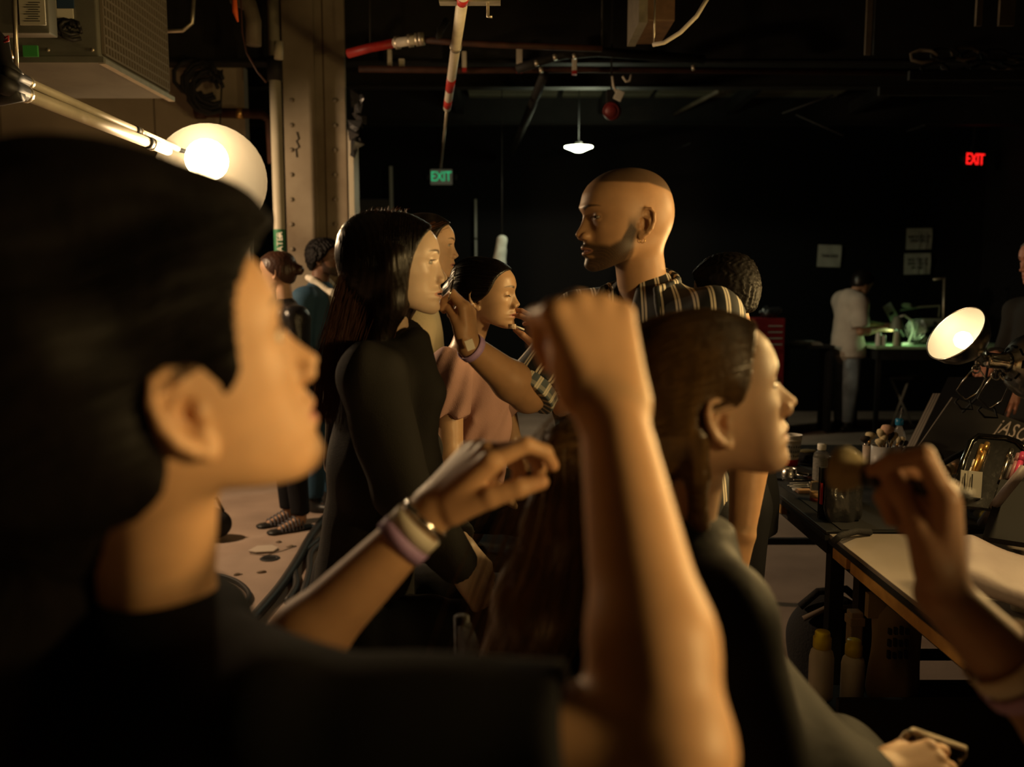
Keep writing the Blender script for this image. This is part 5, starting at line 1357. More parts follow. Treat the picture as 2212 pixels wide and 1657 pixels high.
    a, b = at(1965, 172, 5.0), at(2230, 172, 5.0); box('rail', (a.x, 5.0, a.z), (b.x, 5.03, a.z + .05), M['dark_steel'], q); box('rail', (a.x, 5.4, a.z), (b.x, 5.43, a.z + .05), M['dark_steel'], q)
    rs = random.Random(8)
    for i in range(10):
        c = at(2000 + i * 22, 135 + rs.uniform(-25, 15), 5.15); tube('loose_wire', [c + Vector((math.cos(j * .9) * .07, .05 * math.sin(j * .6), math.sin(j * .9) * .04)) for j in range(7)], .011, M['dull_pipe'] if i % 4 == 0 else M['black_rubber'], q, 6)
N_('blue_label', (.03, .06, .12), .5); N_('green_tag', (.06, .35, .08), .6); N_('orange_strap', (.75, .12, .02), .6); N_('dull_pipe', (.16, .13, .09), .6, var=.3, vscale=9); N_('red_dull', (.16, .012, .012), .5)

def clamp_lamp(label, c, aim, on=True, scale=1.0, clamp_at=None, energy=0, color=WARM, bulbmat='bulb_warm', group='clamp lamps', up=(0, 0, 1), radius=.045, angle=150):
    """aluminium reflector with bulb, socket and spring clamp; opening centred on c, facing aim"""
    c, a = Vector(c), Vector(aim).normalized(); o = thing('clamp_lamp', label, 'lamp', c, group); X = at4(c, a, up); s = scale
    prof = [(.108, 0), (.106, -.012), (.098, -.040), (.082, -.068), (.060, -.088), (.036, -.098), (.030, -.108)]
    out = [((r + .0015) * s, z * s) for r, z in prof]; inn = [((r - .001) * s, z * s) for r, z in prof]
    lathe('reflector', out, M['aluminium'], o, X, 40); lathe('reflector_lining', inn[:-1] + [(.0, -.098 * s)], M['reflector_inside'], o, X, 40)
    bm = bmesh.new(); bm_tube(bm, [X @ Vector((.1085 * s * math.cos(i * 6.28318 / 40), .1085 * s * math.sin(i * 6.28318 / 40), 0)) for i in range(40)], .0028 * s, 6, True); link_mesh('rim', bm, M['aluminium'], o, True)
    lathe('bulb', [(0, -.010 * s), (.012 * s, -.012 * s), (.024 * s, -.022 * s), (.030 * s, -.038 * s), (.026 * s, -.055 * s), (.016 * s, -.072 * s), (.013 * s, -.095 * s)], M[bulbmat] if on else M['white_plastic'], o, X, 20)
    so = lathe('socket', [(.031 * s, -.106 * s), (.031 * s, -.122 * s), (.024 * s, -.126 * s), (.024 * s, -.168 * s), (.017 * s, -.176 * s), (0, -.176 * s)], M['chrome'] if on else M['black_plastic'], o, X, 18)
    vents = bmesh.new()
    for k in range(8):
        t = k * .785; bm_box(vents, (-.003 * s, -.012 * s, -.001), (.003 * s, .012 * s, .001), X @ Matrix.Rotation(t, 4, 'Z') @ Matrix.Translation((.052 * s, 0, -.0945 * s)) @ Matrix.Rotation(-.9, 4, 'Y'))
    link_mesh('vent_slot', vents, M['black_matte'], so)
    if clamp_at is not None:
        k = Vector(clamp_at); b = X @ Vector((0, 0, -.135 * s)); j = lerp(b, k, .30)
        tube('swivel', [b, lerp(b, k, .16), j], .009 * s, M['chrome'], o, 10); lathe('swivel_ball', [(0, .014), (.010, .010), (.014, 0), (.010, -.010), (0, -.014)], M['chrome'], o, Matrix.Translation(lerp(b, k, .14)), 12)
        d = (k - j); w = Vector((.8, -.3, 0)).normalized() * .040 * s
        ring = [j + Vector((math.cos(t) * .014 * s, 0, math.sin(t) * .014 * s)) for t in np.linspace(0, 6.283, 13)]
        tube('clamp_coil', ring, .0032 * s, M['chrome'], o, 6)
        tube('clamp_spring', [j + w * .25, j + d * .30 + w, j + d * .78 + w * .75, k + w * .12, k - w * .10, j + d * .72 - w * .95, j + d * .45 - w * .75, j - w * .25], .0032 * s, M['chrome'], o, 8)
        tube('clamp_jaw', [k - w * .6, k + Vector((0, -.006, -.012)) - w * .9, k + Vector((0, -.008, -.035)) - w * .4, k + Vector((0, -.008, -.035)) + w * .5, k + w * .3], .0036 * s, M['dark_steel'], o, 8)
    if on and energy: L = lamp_light('lamp_light', 'SPOT', c + a * .004, energy, color, radius * s, c + a, angle, .35); put_deep(L, o)
    return o

def build_ceiling_lamps():
    # dome work lamp at the end of the twin pipes
    c = at(456, 388, 3.55); a = Vector((.26, -.86, -.10)).normalized(); X = at4(c, a)
    o = thing('dome_lamp', 'glowing dome work lamp at left above the nearest head', 'lamp', c)
    prof = [(.215, 0), (.210, -.035), (.190, -.085), (.150, -.130), (.095, -.155), (.040, -.165)]
    lathe('dome', [(r + .002, z) for r, z in prof], M['dome_outer'], o, X, 40); lathe('dome_lining', prof + [(0, -.165)], M['dome_inner'], o, X, 40)
    lathe('bulb', [(0, .0), (.04, -.006), (.072, -.026), (.084, -.055), (.070, -.090), (.045, -.115), (.030, -.135)], M['bulb_scoop'], o, X @ Matrix.Translation((-.015, .075, 0)), 24)
    lathe('socket', [(.042, -.163), (.042, -.23), (.03, -.25), (0, -.25)], M['black_plastic'], o, X, 16)
    b = X @ Vector((0, 0, -.24)); tube('yoke', [b, lerp(b, at(386, 318, 3.6), .6) + Vector((0, 0, .03)), Vector((at(386, 318, 3.62).x, 3.60, at(52, 176, 2.42).z))], .010, M['dark_steel'], o, 8)
    L = lamp_light('lamp_light', 'SPOT', c + a * .03, E_DOME, (1.0, .68, .36), .06, c + a, 172, .25); put_deep(L, o)
    clamp_lamp('unseen clamp lamp added beyond the left frame edge', LEFT_LAMP[0], LEFT_LAMP[1], True, 1.2, None, LEFT_LAMP[2], (1.0, .67, .38), radius=.06, angle=146)
    # far pendant with glass dish
    c = at(1250, 318, 8.0); o = thing('pendant_lamp', 'small bright dish pendant lamp hanging in the far dark', 'lamp', c)
    lathe('dish', [(0, -.042), (.035, -.040), (.075, -.022), (.124, -.002), (.126, .004), (.07, .008), (0, .012)], M['bulb_cool'], o, Matrix.Translation(c), 32)
    tube('stem', [c + Vector((0, 0, .01)), Vector((c.x, c.y, 3.47))], .004, M['black_matte'], o, 8); lathe('cap', [(.0, .05), (.03, .045), (.035, .012), (.0, .012)], M['dark_steel'], o, Matrix.Translation(c), 16)
    L = lamp_light('lamp_light', 'SPOT', c + Vector((0, 0, -.06)), E_PEND, (1.0, .95, .66), .06, c + Vector((0, 0, -1)), 172, .15); put_deep(L, o)
    L = lamp_light('lamp_light', 'POINT', c + Vector((.10, -.04, .09)), 6.0, (.95, 1.0, .68), .06); put_deep(L, o)
N_('dome_outer', (.45, .40, .36), .5, metal=.3); N_('dome_inner', (.15, .12, .09), .55)

def exit_sign(label, c, yaw, col, panel, w=.26, h=.165):
    o = thing('exit_sign', label, 'sign', c); R = Matrix.Translation(c) @ Matrix.Rotation(yaw, 4, 'Z')
    box('housing', (-w / 2, 0, -h / 2), (w / 2, .05, h / 2), M[panel], o, R, .006)
    t = text('letters', 'EXIT', h * .92, R @ Matrix.Translation((0, -.004, 0)) @ Matrix.Rotation(math.pi / 2, 4, 'X'), M[col], o, .003, sx=.80, space=.92)
    box('bracket', (-.03, .01, h / 2), (.03, .04, h / 2 + .05), M['dark_steel'], o, R)
    box('hanger_rod', (-.006, .02, h / 2 + .05), (.006, .032, 3.55 - c[2]), M['dark_steel'], o, R)
    for s in (-1, 1): box('side_lamp', (s * (w / 2 + .035) - .018, .005, -.03), (s * (w / 2 + .035) + .018, .045, .03), M['black_plastic'], o, R, .004)
    return o

def paper(label, c, w, h, rot, lines, size, shiny=False, yaw=0):
    o = thing('paper_notice', label, 'notice', c, 'notices on the back wall'); R = Matrix.Translation(c) @ Matrix.Rotation(yaw, 4, 'Z') @ Matrix.Rotation(rot, 4, 'Y')
    bm = bmesh.new(); n = 8
    g = [[bm.verts.new(R @ Vector(((i / n - .5) * w, -.006 * math.sin(i * 1.3 + j * .7) * (i / n) - .004, (j / n - .5) * h))) for j in range(n + 1)] for i in range(n + 1)]
    for i in range(n):
        for j in range(n): bm.faces.new((g[i][j], g[i + 1][j], g[i + 1][j + 1], g[i][j + 1]))
    link_mesh('sheet', bm, M['paper_notice'], o, True)
    text('lettering', lines, size, R @ Matrix.Translation((0, -.013, 0)) @ Matrix.Rotation(math.pi / 2, 4, 'X'), M['ink_bold'], o, .001)
    if shiny:      # crinkled clear tape
        rs = random.Random(int(w * 1000)); 
        for k in range(2):
            bm = bmesh.new(); x0 = (.18 - .26 * k) * w; vs = []
            for j in range(9): vs.append((bm.verts.new(R @ Vector((x0 + rs.uniform(-.004, .004), -.016 - rs.uniform(0, .010), (-.48 + j * .10) * h))), bm.verts.new(R @ Vector((x0 + .028 + rs.uniform(-.004, .004), -.016 - rs.uniform(0, .010), (-.48 + j * .10) * h)))))
            for j in range(8): bm.faces.new((vs[j][0], vs[j][1], vs[j + 1][1], vs[j + 1][0]))
            link_mesh('clear_tape', bm, M['tape'], o)
    return o
N_('ink_bold', (.02, .02, .02), .8)

def build_far_wall():
    exit_sign('green lettered exit sign in the far dark', at(953, 382, 10.34), 0, 'exit_green', 'exit_panel', .25, .17)
    exit_sign('red glowing exit sign at upper right', at(2106, 345, 9.9), .35, 'exit_red', 'black_plastic', .24, .19)
    paper('square notice reading tailors, leftmost on the black wall', at(1791, 553, 10.36), .275, .255, .03, 'TAILORS', .05)
    paper('taped backstage notice, upper of two stacked sheets', at(1985, 516, 10.36), .30, .245, -.015, 'BACKSTAGE\nDRESSING', .048, True)
    paper('no food notice, lower of two stacked sheets', at(1981, 570, 10.36), .31, .245, -.02, 'NO FOOD\nPAST THIS\nPOINT', .050, True)
    c = at(1080, 545, 8.6); o = thing('cloth_lantern', 'pale oval cloth lantern hanging behind the mauve top sitter', 'lantern', c)
    S = Solid(); S.cone(c + Vector((.02, 0, .11)), c + Vector((-.01, 0, -.10)), .05, .065, .02); P, Q = skin_mesh(S, .01, post=folds(.006, 30, 2)); np_mesh('shade', P, Q, M['pale_shade'], o); tube('cord', [c + Vector((.02, 0, .14)), Vector((c.x + .02, 8.6, 3.47))], .005, M['dark_steel'], o, 6)
    # tailor's table and what stands on it
    zt = .86; p0 = onz(1880, 752, zt); Y = 8.7; x0 = at(1888, 740, Y).x; x1 = at(2130, 740, Y).x; zt = at(1900, 748, Y - .05).z
    o = thing('tailor_table', 'green topped work table in the far corner', 'table', ((x0 + x1) / 2, Y + .3, 0))
    box('table_top', (x0, Y - .05, zt - .03), (x1 + .3, Y + .65, zt), M['green_top'], o, bev=.004); box('apron', (x0 + .05, Y, zt - .14), (x1 + .25, Y + .6, zt - .03), M['black_matte'], o)
    for x in (x0 + .06, x1 + .22):
        for y in (Y + .02, Y + .56): box('leg', (x - .02, y - .02, 0), (x + .02, y + .02, zt - .03), M['dark_steel'], o)
    for i, (u, v0, v1, r, m, lab, tp) in enumerate(((1897, 746, 722, .030, 'white_plastic', 'tall white thread cone, leftmost on the green table', .8), (1908, 750, 732, .022, 'white_plastic', 'short white thread cone beside the tall one', .9), (1936, 750, 724, .036, 'cream_pipe', 'beige tapered spool stand under the desk lamp', .75), (1943, 751, 735, .018, 'bristle_dark', 'small dark thread spool before the spool stand', 1.0))):
        b, t = at(u, v0, Y + .02), at(u, v1, Y + .02); H_ = t.z - b.z + .02
        q = thing('thread_spool', lab, 'spool', (b.x, Y + .02, zt), 'spools on the green table'); lathe('cone', [(0, 0), (r, 0), (r * 1.02, .01), (r * tp, H_ - .008), (r * tp * .9, H_), (0, H_)], M[m], q, Matrix.Translation((b.x, Y + .02, zt)), 18)
        lathe('core', [(r * .3, H_), (r * .3, H_ + .008), (0, H_ + .008)], M['brown_wood'], q, Matrix.Translation((b.x, Y + .02, zt)), 10)
    c = at(1937, 703, Y + .1); q = thing('desk_lamp', 'small bell desk lamp glowing green over the table', 'lamp', (c.x, c.y, zt))
    Mx = Matrix.Translation(c); lathe('shade', [(.068, -.040), (.062, -.005), (.048, .045), (.030, .085), (.014, .095), (0, .095)], M['dull_shade'], q, Mx, 28); lathe('shade_lining', [(.064, -.038), (.058, -.004), (.044, .044), (0, .06)], M['white_plastic'], q, Mx, 28)
    lathe('bulb', [(0, -.045), (.025, -.038), (.050, -.030), (.052, -.015), (.02, .02)], M['bulb_green'], q, Mx, 20)
    tube('gooseneck', [c + Vector((.02, 0, .085)), c + Vector((.08, .02, .10)), c + Vector((.16, .03, .05)), c + Vector((.19, .04, -.05)), c + Vector((.15, .05, zt - c.z + .02))], .010, M['white_plastic'], q, 8)
    lathe('base', [(0, 0), (.07, 0), (.07, .015), (.02, .025), (0, .025)], M['white_plastic'], q, Matrix.Translation((c.x + .15, c.y + .05, zt)), 20)
    L = lamp_light('lamp_light', 'POINT', c + Vector((0, -.01, -.06)), E_DESK, (.62, 1.0, .45), .03); put_deep(L, q)
    c = at(1978, 712, Y + .2); q = thing('table_fan', 'small wire table fan beside the desk lamp', 'fan', (c.x, c.y, zt)); Mx = at4(c, (-.75, -.6, .1))
    for r in (.03, .055, .08, .105):
        bm = bmesh.new(); bm_tube(bm, [Mx @ Vector((r * math.cos(i * .2618), r * math.sin(i * .2618), .03 * (1 - (r / .11) ** 2))) for i in range(24)], .0035, 5, True); link_mesh('cage_ring', bm, M['chrome'], q, True)
    for k in range(12): a = k * .5236; tube('cage_spoke', [Mx @ Vector((.02 * math.cos(a), .02 * math.sin(a), .03)), Mx @ Vector((.075 * math.cos(a), .075 * math.sin(a), .018)), Mx @ Vector((.108 * math.cos(a), .108 * math.sin(a), 0)), Mx @ Vector((.10 * math.cos(a), .10 * math.sin(a), -.05))], .0025, M['chrome'], q, 5)
    for k in range(4): a = k * 1.571; bm = bmesh.new(); bm_box(bm, (.012, -.025, -.002), (.09, .025, .002), Mx @ Matrix.Rotation(a, 4, 'Z') @ Matrix.Rotation(.4, 4, 'X')); link_mesh('blade', bm, M['dull_shade'], q)
    lathe('motor', [(0, -.10), (.04, -.095), (.045, -.04), (.02, -.01), (0, 0)], M['cream_pipe'], q, Mx, 18); tube('stand', [c + Vector((.04, .03, 0)), Vector((c.x + .04, c.y + .03, zt + .01))], .012, M['chrome'], q, 8); lathe('foot', [(0, 0), (.07, 0), (.06, .015), (0, .02)], M['dull_shade'], q, Matrix.Translation((c.x + .04, c.y + .03, zt)), 18)
    a, b = at(1992, 745, Y + .45), at(2045, 688, Y + .45); q = thing('sewing_machine', 'boxy grey sewing machine at the back of green table', 'machine', (a.x, Y + .45, zt))
    box('bed', (a.x, Y + .40, zt), (b.x, Y + .58, zt + .07), M['dull_shade'], q, bev=.008); box('arm', (a.x, Y + .44, zt + .17), (b.x, Y + .54, b.z), M['dull_shade'], q, bev=.01); box('pillar', (b.x - .09, Y + .44, zt + .07), (b.x, Y + .54, zt + .17), M['dull_shade'], q, bev=.006); box('head', (a.x, Y + .44, zt + .11), (a.x + .06, Y + .54, zt + .17), M['dull_shade'], q, bev=.006); box('badge', (a.x + .10, Y + .436, b.z - .06), (a.x + .13, Y + .44, b.z - .03), M['ink'], q)
    q = thing('bracket_stand', 'jointed bracket stand rising above the sewing machine', 'stand', at(2040, 690, Y + .5)); tube('post', [Vector((at(2039, 690, Y + .5).x, Y + .5, zt)), at(2040, 600, Y + .5)], .012, M['galvanised'], q, 8); tube('top_arm', [at(2042, 601, Y + .5), at(2016, 604, Y + .5)], .011, M['galvanised'], q, 8); tube('low_arm', [at(2028, 685, Y + .5), at(2030, 660, Y + .5), at(1990, 663, Y + .5), at(1945, 670, Y + .5)], .012, M['dull_shade'], q, 8)
    lathe('ring_light', [(.045, 0), (.055, .008), (.055, .02), (.04, .026)], M['white_plastic'], q, at4(at(1958, 662, Y + .5), (0, -.3, 1)), 24)
    c = at(1925, 676, Y + .3); q = thing('clipboard', 'tilted grey board with dark mark behind desk lamp', 'board', c); Mx = Matrix.Translation(c) @ Matrix.Rotation(-.55, 4, 'Y') @ Matrix.Rotation(.2, 4, 'Z'); box('sheet', (-.05, -.004, -.10), (.05, .004, .10), M['pale_shade'], q, Mx, .002); box('mark', (-.03, -.008, -.02), (.02, -.003, .01), M['ink'], q, Mx); box('stem', (-.006, .0, -.28), (.006, .012, -.09), M['dull_shade'], q, Mx)
    c = at(1894, 696, 8.95); q = thing('paper_tray', 'flat tray of papers held by the white t-shirt person', 'tray', c); Mx = Matrix.Translation(c) @ Matrix.Rotation(.16, 4, 'Y'); box('tray_base', (-.12, -.12, -.006), (.13, .12, 0), M['dull_shade'], q, Mx); box('sheet', (-.10, -.10, .001), (.11, .10, .004), M['pale_shade'], q, Mx)
    # red tool chest and stack of papers to the left of the tailor
    a, b = at(1648, 752, 8.6), at(1698, 688, 8.6); q = thing('tool_chest', 'red tool chest with pale drawer edges in the dark', 'chest', (a.x, 8.6, 0))
    box('body', (a.x - .08, 8.62, 0), (b.x, 9.0, b.z), M['red_deep'], q, bev=.006)
    for k in range(4):
        z = b.z - .07 - k * .06; d = box('drawer', (a.x - .07, 8.605, z - .052), (b.x - .01, 8.62, z), M['red_deep'], q); box('drawer_edge', (a.x + .05, 8.598, z - .008), (b.x - .03, 8.606, z), M['pale_shade'], d)
    c = at(1668, 682, 8.7); q = thing('plastic_bag', 'crumpled clear bag lying on the red tool chest', 'bag', (c.x, c.y, b.z)); S = Solid(); S.ell(Vector((c.x, 8.75, b.z + .05)), (.10, .08, .055), .02); P, Q = skin_mesh(S, .012, post=folds(.016, 45, 6)); np_mesh('bag', P, Q, M['foil_bag'], q, smooth_shade=False)
    a, b = at(1715, 745, 8.9), at(1775, 735, 8.9); q = thing('paper_stack', 'dim stack of papers right of the tool chest', 'papers', (a.x, 8.9, a.z))
    for k in range(4): box('sheet', (a.x + .01 * k, 8.85, a.z + .008 * k), (b.x - .008 * k, 9.1, a.z + .008 * k + .006), M['pale_shade'], q)
    q = thing('low_shelf', 'dark low shelf under the paper stack', 'shelf', ((a.x + b.x) / 2, 9.0, 0)); box('top', (a.x - .1, 8.8, a.z - .03), (b.x + .1, 9.15, a.z), M['black_matte'], q)
    for x in (a.x - .08, b.x + .08): box('side', (x - .015, 8.82, 0), (x + .015, 9.13, a.z - .03), M['black_matte'], q)
    c = at(1948, 838, 9.2); q = thing('folding_stool', 'stool with pale metal legs under the far table', 'stool', (c.x, 9.2, 0))
    for s in (-1, 1): tube('leg', [Vector((c.x - .12 * s, 9.15, .0)), Vector((c.x + .10 * s, 9.25, .52))], .012, M['pale_shade'], q, 8)
    box('seat', (c.x - .17, 9.05, .52), (c.x + .17, 9.35, .55), M['black_matte'], q, bev=.006)
N_('red_deep', (.20, .012, .015), .5); N_('dull_shade', (.20, .22, .17), .5)
# ------------------------------------------------------------------ make-up tables and what lies on them
ZT = .74
def slab(name, tl, tr, bl, thick, mat, parent, back=0.0):
    """board through three corners; thickness runs backwards along its normal"""
    tl, tr, bl = Vector(tl), Vector(tr), Vector(bl); n = (tr - tl).cross(tl - bl).normalized() * -1
    if n.y < 0: n = -n
    br = tr + (bl - tl); bm = bmesh.new(); f = [bm.verts.new(p + n * back) for p in (tl, tr, br, bl)]; b = [bm.verts.new(p + n * (back + thick)) for p in (tl, tr, br, bl)]
    bm.faces.new(f); bm.faces.new(b[::-1])
    for i in range(4): j = (i + 1) % 4; bm.faces.new((f[j], f[i], b[i], b[j]))
    bmesh.ops.recalc_face_normals(bm, faces=bm.faces[:]); return link_mesh(name, bm, mat, parent)
def blob(name, mat, parent, prims, h=.006, post=None, smooth_shade=True):
    S = Solid()
    for p in prims:
        if len(p) == 2: S.ell(p[0], p[1], .015)
        else: S.cone(p[0], p[1], p[2], p[3], .015)
    P, Q = skin_mesh(S, h, post=post); return np_mesh(name, P, Q, mat, parent, smooth_shade=smooth_shade)
def tpos(u, v, z=ZT): return onz(u, v, z)

def build_tables():
    def table(label, y0, y1, x0, x1, top, edge=True, edgey=None):
        o = thing('makeup_table', label, 'table', ((x0 + x1) / 2, (y0 + y1) / 2, 0), 'make-up tables')
        box('table_top', (x0, y0, ZT - .014), (x1, y1, ZT), M[top], o, bev=.003)
        box('black_edge', (x0 - .002, y0, ZT - .030), (x1, y1, ZT - .014), M['black_matte'], o)
        if edgey: 
            for a, b in edgey: box('wood_lip', (x0 - .004, a, ZT - .062), (x0 + .016, b, ZT - .031), M['wood_edge'], o)
        box('apron', (x0 + .02, y0 + .04, ZT - .085), (x1 - .02, y1 - .04, ZT - .03), M['black_matte'], o)
        for y in (y0 + .08, y1 - .12):
            for x in (x0 + .05, x1 - .09): box('leg', (x, y, 0), (x + .045, y + .045, ZT - .05), M['dark_steel'], o)
            box('leg_brace', (x0 + .06, y + .01, .28), (x1 - .05, y + .035, .31), M['dark_steel'], o)
        return o
    xe = tpos(1650, 1042).x
    yb = tpos(1792, 1150).y
    table('far black make-up table with cup, tin and brush pots', yb + .015, 4.15, xe, 2.15, 'black_tabletop', edgey=[(tpos(1690, 1075).y, 3.6)])
    table('near pale topped make-up table with orange wood edge', 1.25, yb - .015, xe, 2.15, 'pale_tabletop', edgey=[(tpos(1826, 1185).y, yb - .06), (1.3, tpos(1834, 1192).y)])
    t = box('table_runner', (xe + .05, yb + .02, ZT), (1.75, 3.72, ZT + .003), M['black_matte']); tag(t, 'black cloth runner spread over the far make-up table', 'cloth')
    t = box('paper_sheet', (xe + .55, 3.25, ZT + .003), (1.72, 3.60, ZT + .005), M['pale_tabletop']); tag(t, 'pale paper sheet under the brush pots', 'paper')
    # stacked paper cups
    c = tpos(1708, 1006); o = thing('paper_cup', 'white paper cup with red bottom band at far table corner', 'cup', c); X = Matrix.Translation(c)
    lathe('cup_wall', [(.030, .028), (.040, .108), (.043, .110), (.043, .114), (.0415, .114), (.0395, .11), (.030, .03)], M['printed_cup'], o, X, 28); lathe('red_band', [(0, 0), (.0275, 0), (.0305, .030)], M['red_plastic'], o, X, 28); lathe('inner_cup', [(.0405, .108), (.0425, .128), (.0445, .130), (.0445, .134), (.0425, .134), (.041, .128), (.036, .06), (0, .06)], M['white_plastic'], o, X, 28)
    for k in range(9):
        for j in range(3):
            a = -2.9 + k * .26; r = .0335 + .0028 * j + .0006; p = c + Vector((r * math.cos(a), r * math.sin(a), .045 + .02 * j)); box('print_mark', (-.0015, -.0004, -.003), (.0015, .0004, .003 + .002 * ((k + j) % 3)), M['ink'], o, Matrix.Translation(p) @ Matrix.Rotation(a + math.pi / 2, 4, 'Z'))
    # tin and lid
    c = tpos(1704, 1034); o = thing('metal_tin', 'open round aluminium tin on the black cloth', 'tin', c); lathe('tin', [(0, 0), (.029, 0), (.030, .003), (.030, .030), (.0285, .032), (.0285, .043), (.0275, .043), (.0275, .034), (.0275, .006), (0, .006)], M['aluminium'], o, Matrix.Translation(c), 32)
    lathe('thread_ring', [(.0285, .036), (.0298, .038), (.0285, .040)], M['aluminium'], o, Matrix.Translation(c), 32)
    c = tpos(1733, 1027); o = thing('tin_lid', 'round aluminium tin lid lying beside the tin', 'lid', c); lathe('lid', [(0, 0), (.026, 0), (.027, .008), (.0255, .008), (.0245, .003), (0, .003)], M['aluminium'], o, Matrix.Translation(c), 28)
    # clear bottle
    c = tpos(1772, 1052); o = thing('clear_bottle', 'clear plastic bottle with white screw cap', 'bottle', c); X = Matrix.Translation(c)
    lathe('bottle', [(0, 0), (.027, 0), (.030, .006), (.030, .118), (.027, .130), (.016, .139), (.013, .141), (.013, .150)], M['clear_plastic'], o, X, 28); lathe('cap', [(.0155, .143), (.0165, .146), (.0165, .164), (.015, .166), (0, .166)], M['white_plastic'], o, X, 24)
    lathe('back_label', [(.0303, .03), (.0303, .115)], M['label_grey'], o, X, 28); lathe('water', [(0, .002), (.0275, .004), (.0275, .085), (0, .085)], M['liquid_clear'], o, X, 24)
    # swabs, pencils
    rs = random.Random(3)
    for i, (u, v, du) in enumerate(((1725, 1049, 24), (1730, 1044, 24), (1734, 1047, 20), (1728, 1052, 22))):
        a, b = tpos(u - du, v + rs.uniform(-1, 1), ZT + .006), tpos(u + du, v - 2 + rs.uniform(-1, 1), ZT + .006); q = thing('cotton_swab', ('cotton swab nearest the table edge', 'cotton swab lying furthest back', 'short cotton swab crossing the others', 'cotton swab in the middle of the row')[i], 'swab', a, 'cotton swabs'); tube('stick', [a, b], .0016, M['white_plastic'], q, 6); tube('tip', [b - (b - a) * .12, b], .0028, M['white_paper'], q, 6)
    for i, (u0, v0, u1, v1, m) in enumerate(((1660, 1033, 1690, 1036, 'dark_steel'), (1714, 1037, 1752, 1036, 'chrome'), (1736, 1029, 1756, 1033, 'pink_dull'))):
        a, b = tpos(u0, v0, ZT + .007), tpos(u1, v1, ZT + .007); q = thing('makeup_pencil', ('dark pencil left of the tin', 'black pencil with silver lettering below the lid', 'dusky pink pencil tube by the bottle')[i], 'pencil', a, 'pencils'); tube('barrel', [a, b], .0042, M[m], q, 8); tube('tip', [b, b + (b - a).normalized() * .012], [.004, .001], M['black_plastic'], q, 8)
    # foundation jar
    c = tpos(1764, 1083); o = thing('foundation_jar', 'squat jar of tan foundation with clear tall lid', 'jar', c); X = Matrix.Translation(c)
    lathe('jar', [(0, 0), (.021, 0), (.024, .004), (.024, .014), (.020, .020)], M['red_brown'], o, X, 24); lathe('foundation', [(.0205, .012), (.024, .016), (.024, .032), (.020, .036), (0, .036)], M['liquid_tan'], o, X, 24); lathe('clear_lid', [(.0235, .034), (.0235, .068), (.019, .073), (0, .073)], M['glass'], o, X, 24)
    c = tpos(1737, 1066); o = thing('compact', 'small brown open compact by the swabs', 'compact', c); box('pan', (c.x - .028, c.y - .02, ZT + .003), (c.x + .028, c.y + .02, ZT + .014), M['brown_wood'], o, bev=.003); box('powder', (c.x - .022, c.y - .015, ZT + .0142), (c.x + .022, c.y + .015, ZT + .016), M['liquid_tan'], o)
    c = tpos(1722, 1062); o = lathe('glass_dish', [(0, .003), (.016, .003), (.020, .012), (.018, .012), (0, .006)], M['frosted'], None, Matrix.Translation(c), 20); tag(o, 'tiny frosted dish in front of the swabs', 'dish')
    c = tpos(1742, 1000); o = thing('dark_pouch', 'soft black pouch with olive lining behind the bottle', 'pouch', c); blob('pouch', M['fabric_black'], o, [(c + Vector((0, 0, .025)), (.055, .05, .028)), (c + Vector((.03, .02, .03)), (.04, .04, .03))], post=folds(.005, 40, 8)); blob('lining', M['olive'], o, [(c + Vector((.005, .0, .052)), (.045, .035, .006))])
    # glossy black bag at the joint of the tables
    a = tpos(1790, 1135); o = thing('glossy_bag', 'shiny black crinkled bag standing at the table joint', 'bag', a); x, y = a.x + .045, a.y + .05
    S = Solid(); x += .02; S.cone((x, y, ZT + .045), (x, y, ZT + .17), .070, .062, .01, ((0, 1, 0), .5)); P, Q = skin_mesh(S, .005, post=folds(.009, 45, 12)); np_mesh('bag', P, Q, M['foil_bag'], o)
    box('back_board', (x - .07, y + .035, ZT), (x + .06, y + .045, ZT + .17), M['black_matte'], o, bev=.003); box('red_spine', (x - .068, y + .02, ZT + .05), (x - .062, y + .034, ZT + .12), M['red_plastic'], o); tube('top_wire', [Vector((x - .01, y - .01, ZT + .18)), Vector((x + .03, y - .005, ZT + .176)), Vector((x + .09, y, ZT + .16))], .0028, M['chrome'], o, 6)
    t = tube('bag_strap', [tpos(1800, 1170, ZT + .01), tpos(1815, 1158, ZT + .03), tpos(1850, 1148, ZT + .02), tpos(1880, 1150, ZT + .01)], .010, M['fabric_black'], None, 8); tag(t, 'black strap curling over the pale table corner', 'strap')
    # brush pots
    def pot(label, c, r, h, m, base=None):
        o = thing('brush_pot', label, 'pot', c, 'brush pots'); X = Matrix.Translation(c); lathe('pot', [(0, 0), (r, 0), (r * 1.02, .004), (r * 1.05, h), (r * .98, h), (r * .95, .008), (0, .008)], M[m], o, X, 28)
        if base: lathe('green_base', [(0, -.0005), (r * 1.06, -.0005), (r * 1.07, .012), (r * 1.03, .014)], M[base], o, X, 28)
        return o
    c1, c2, c3 = tpos(1873, 1008), tpos(1905, 1021), tpos(1930, 1005)
    pot('slim beige brush pot, left of the frosted one', c1, .020, .092, 'beige_plastic'); pot('wide frosted brush pot with green base', c2, .044, .112, 'frosted', 'green_plastic'); pot('bluish slim pot right of the frosted one', c3, .024, .085, 'pouch_grey')
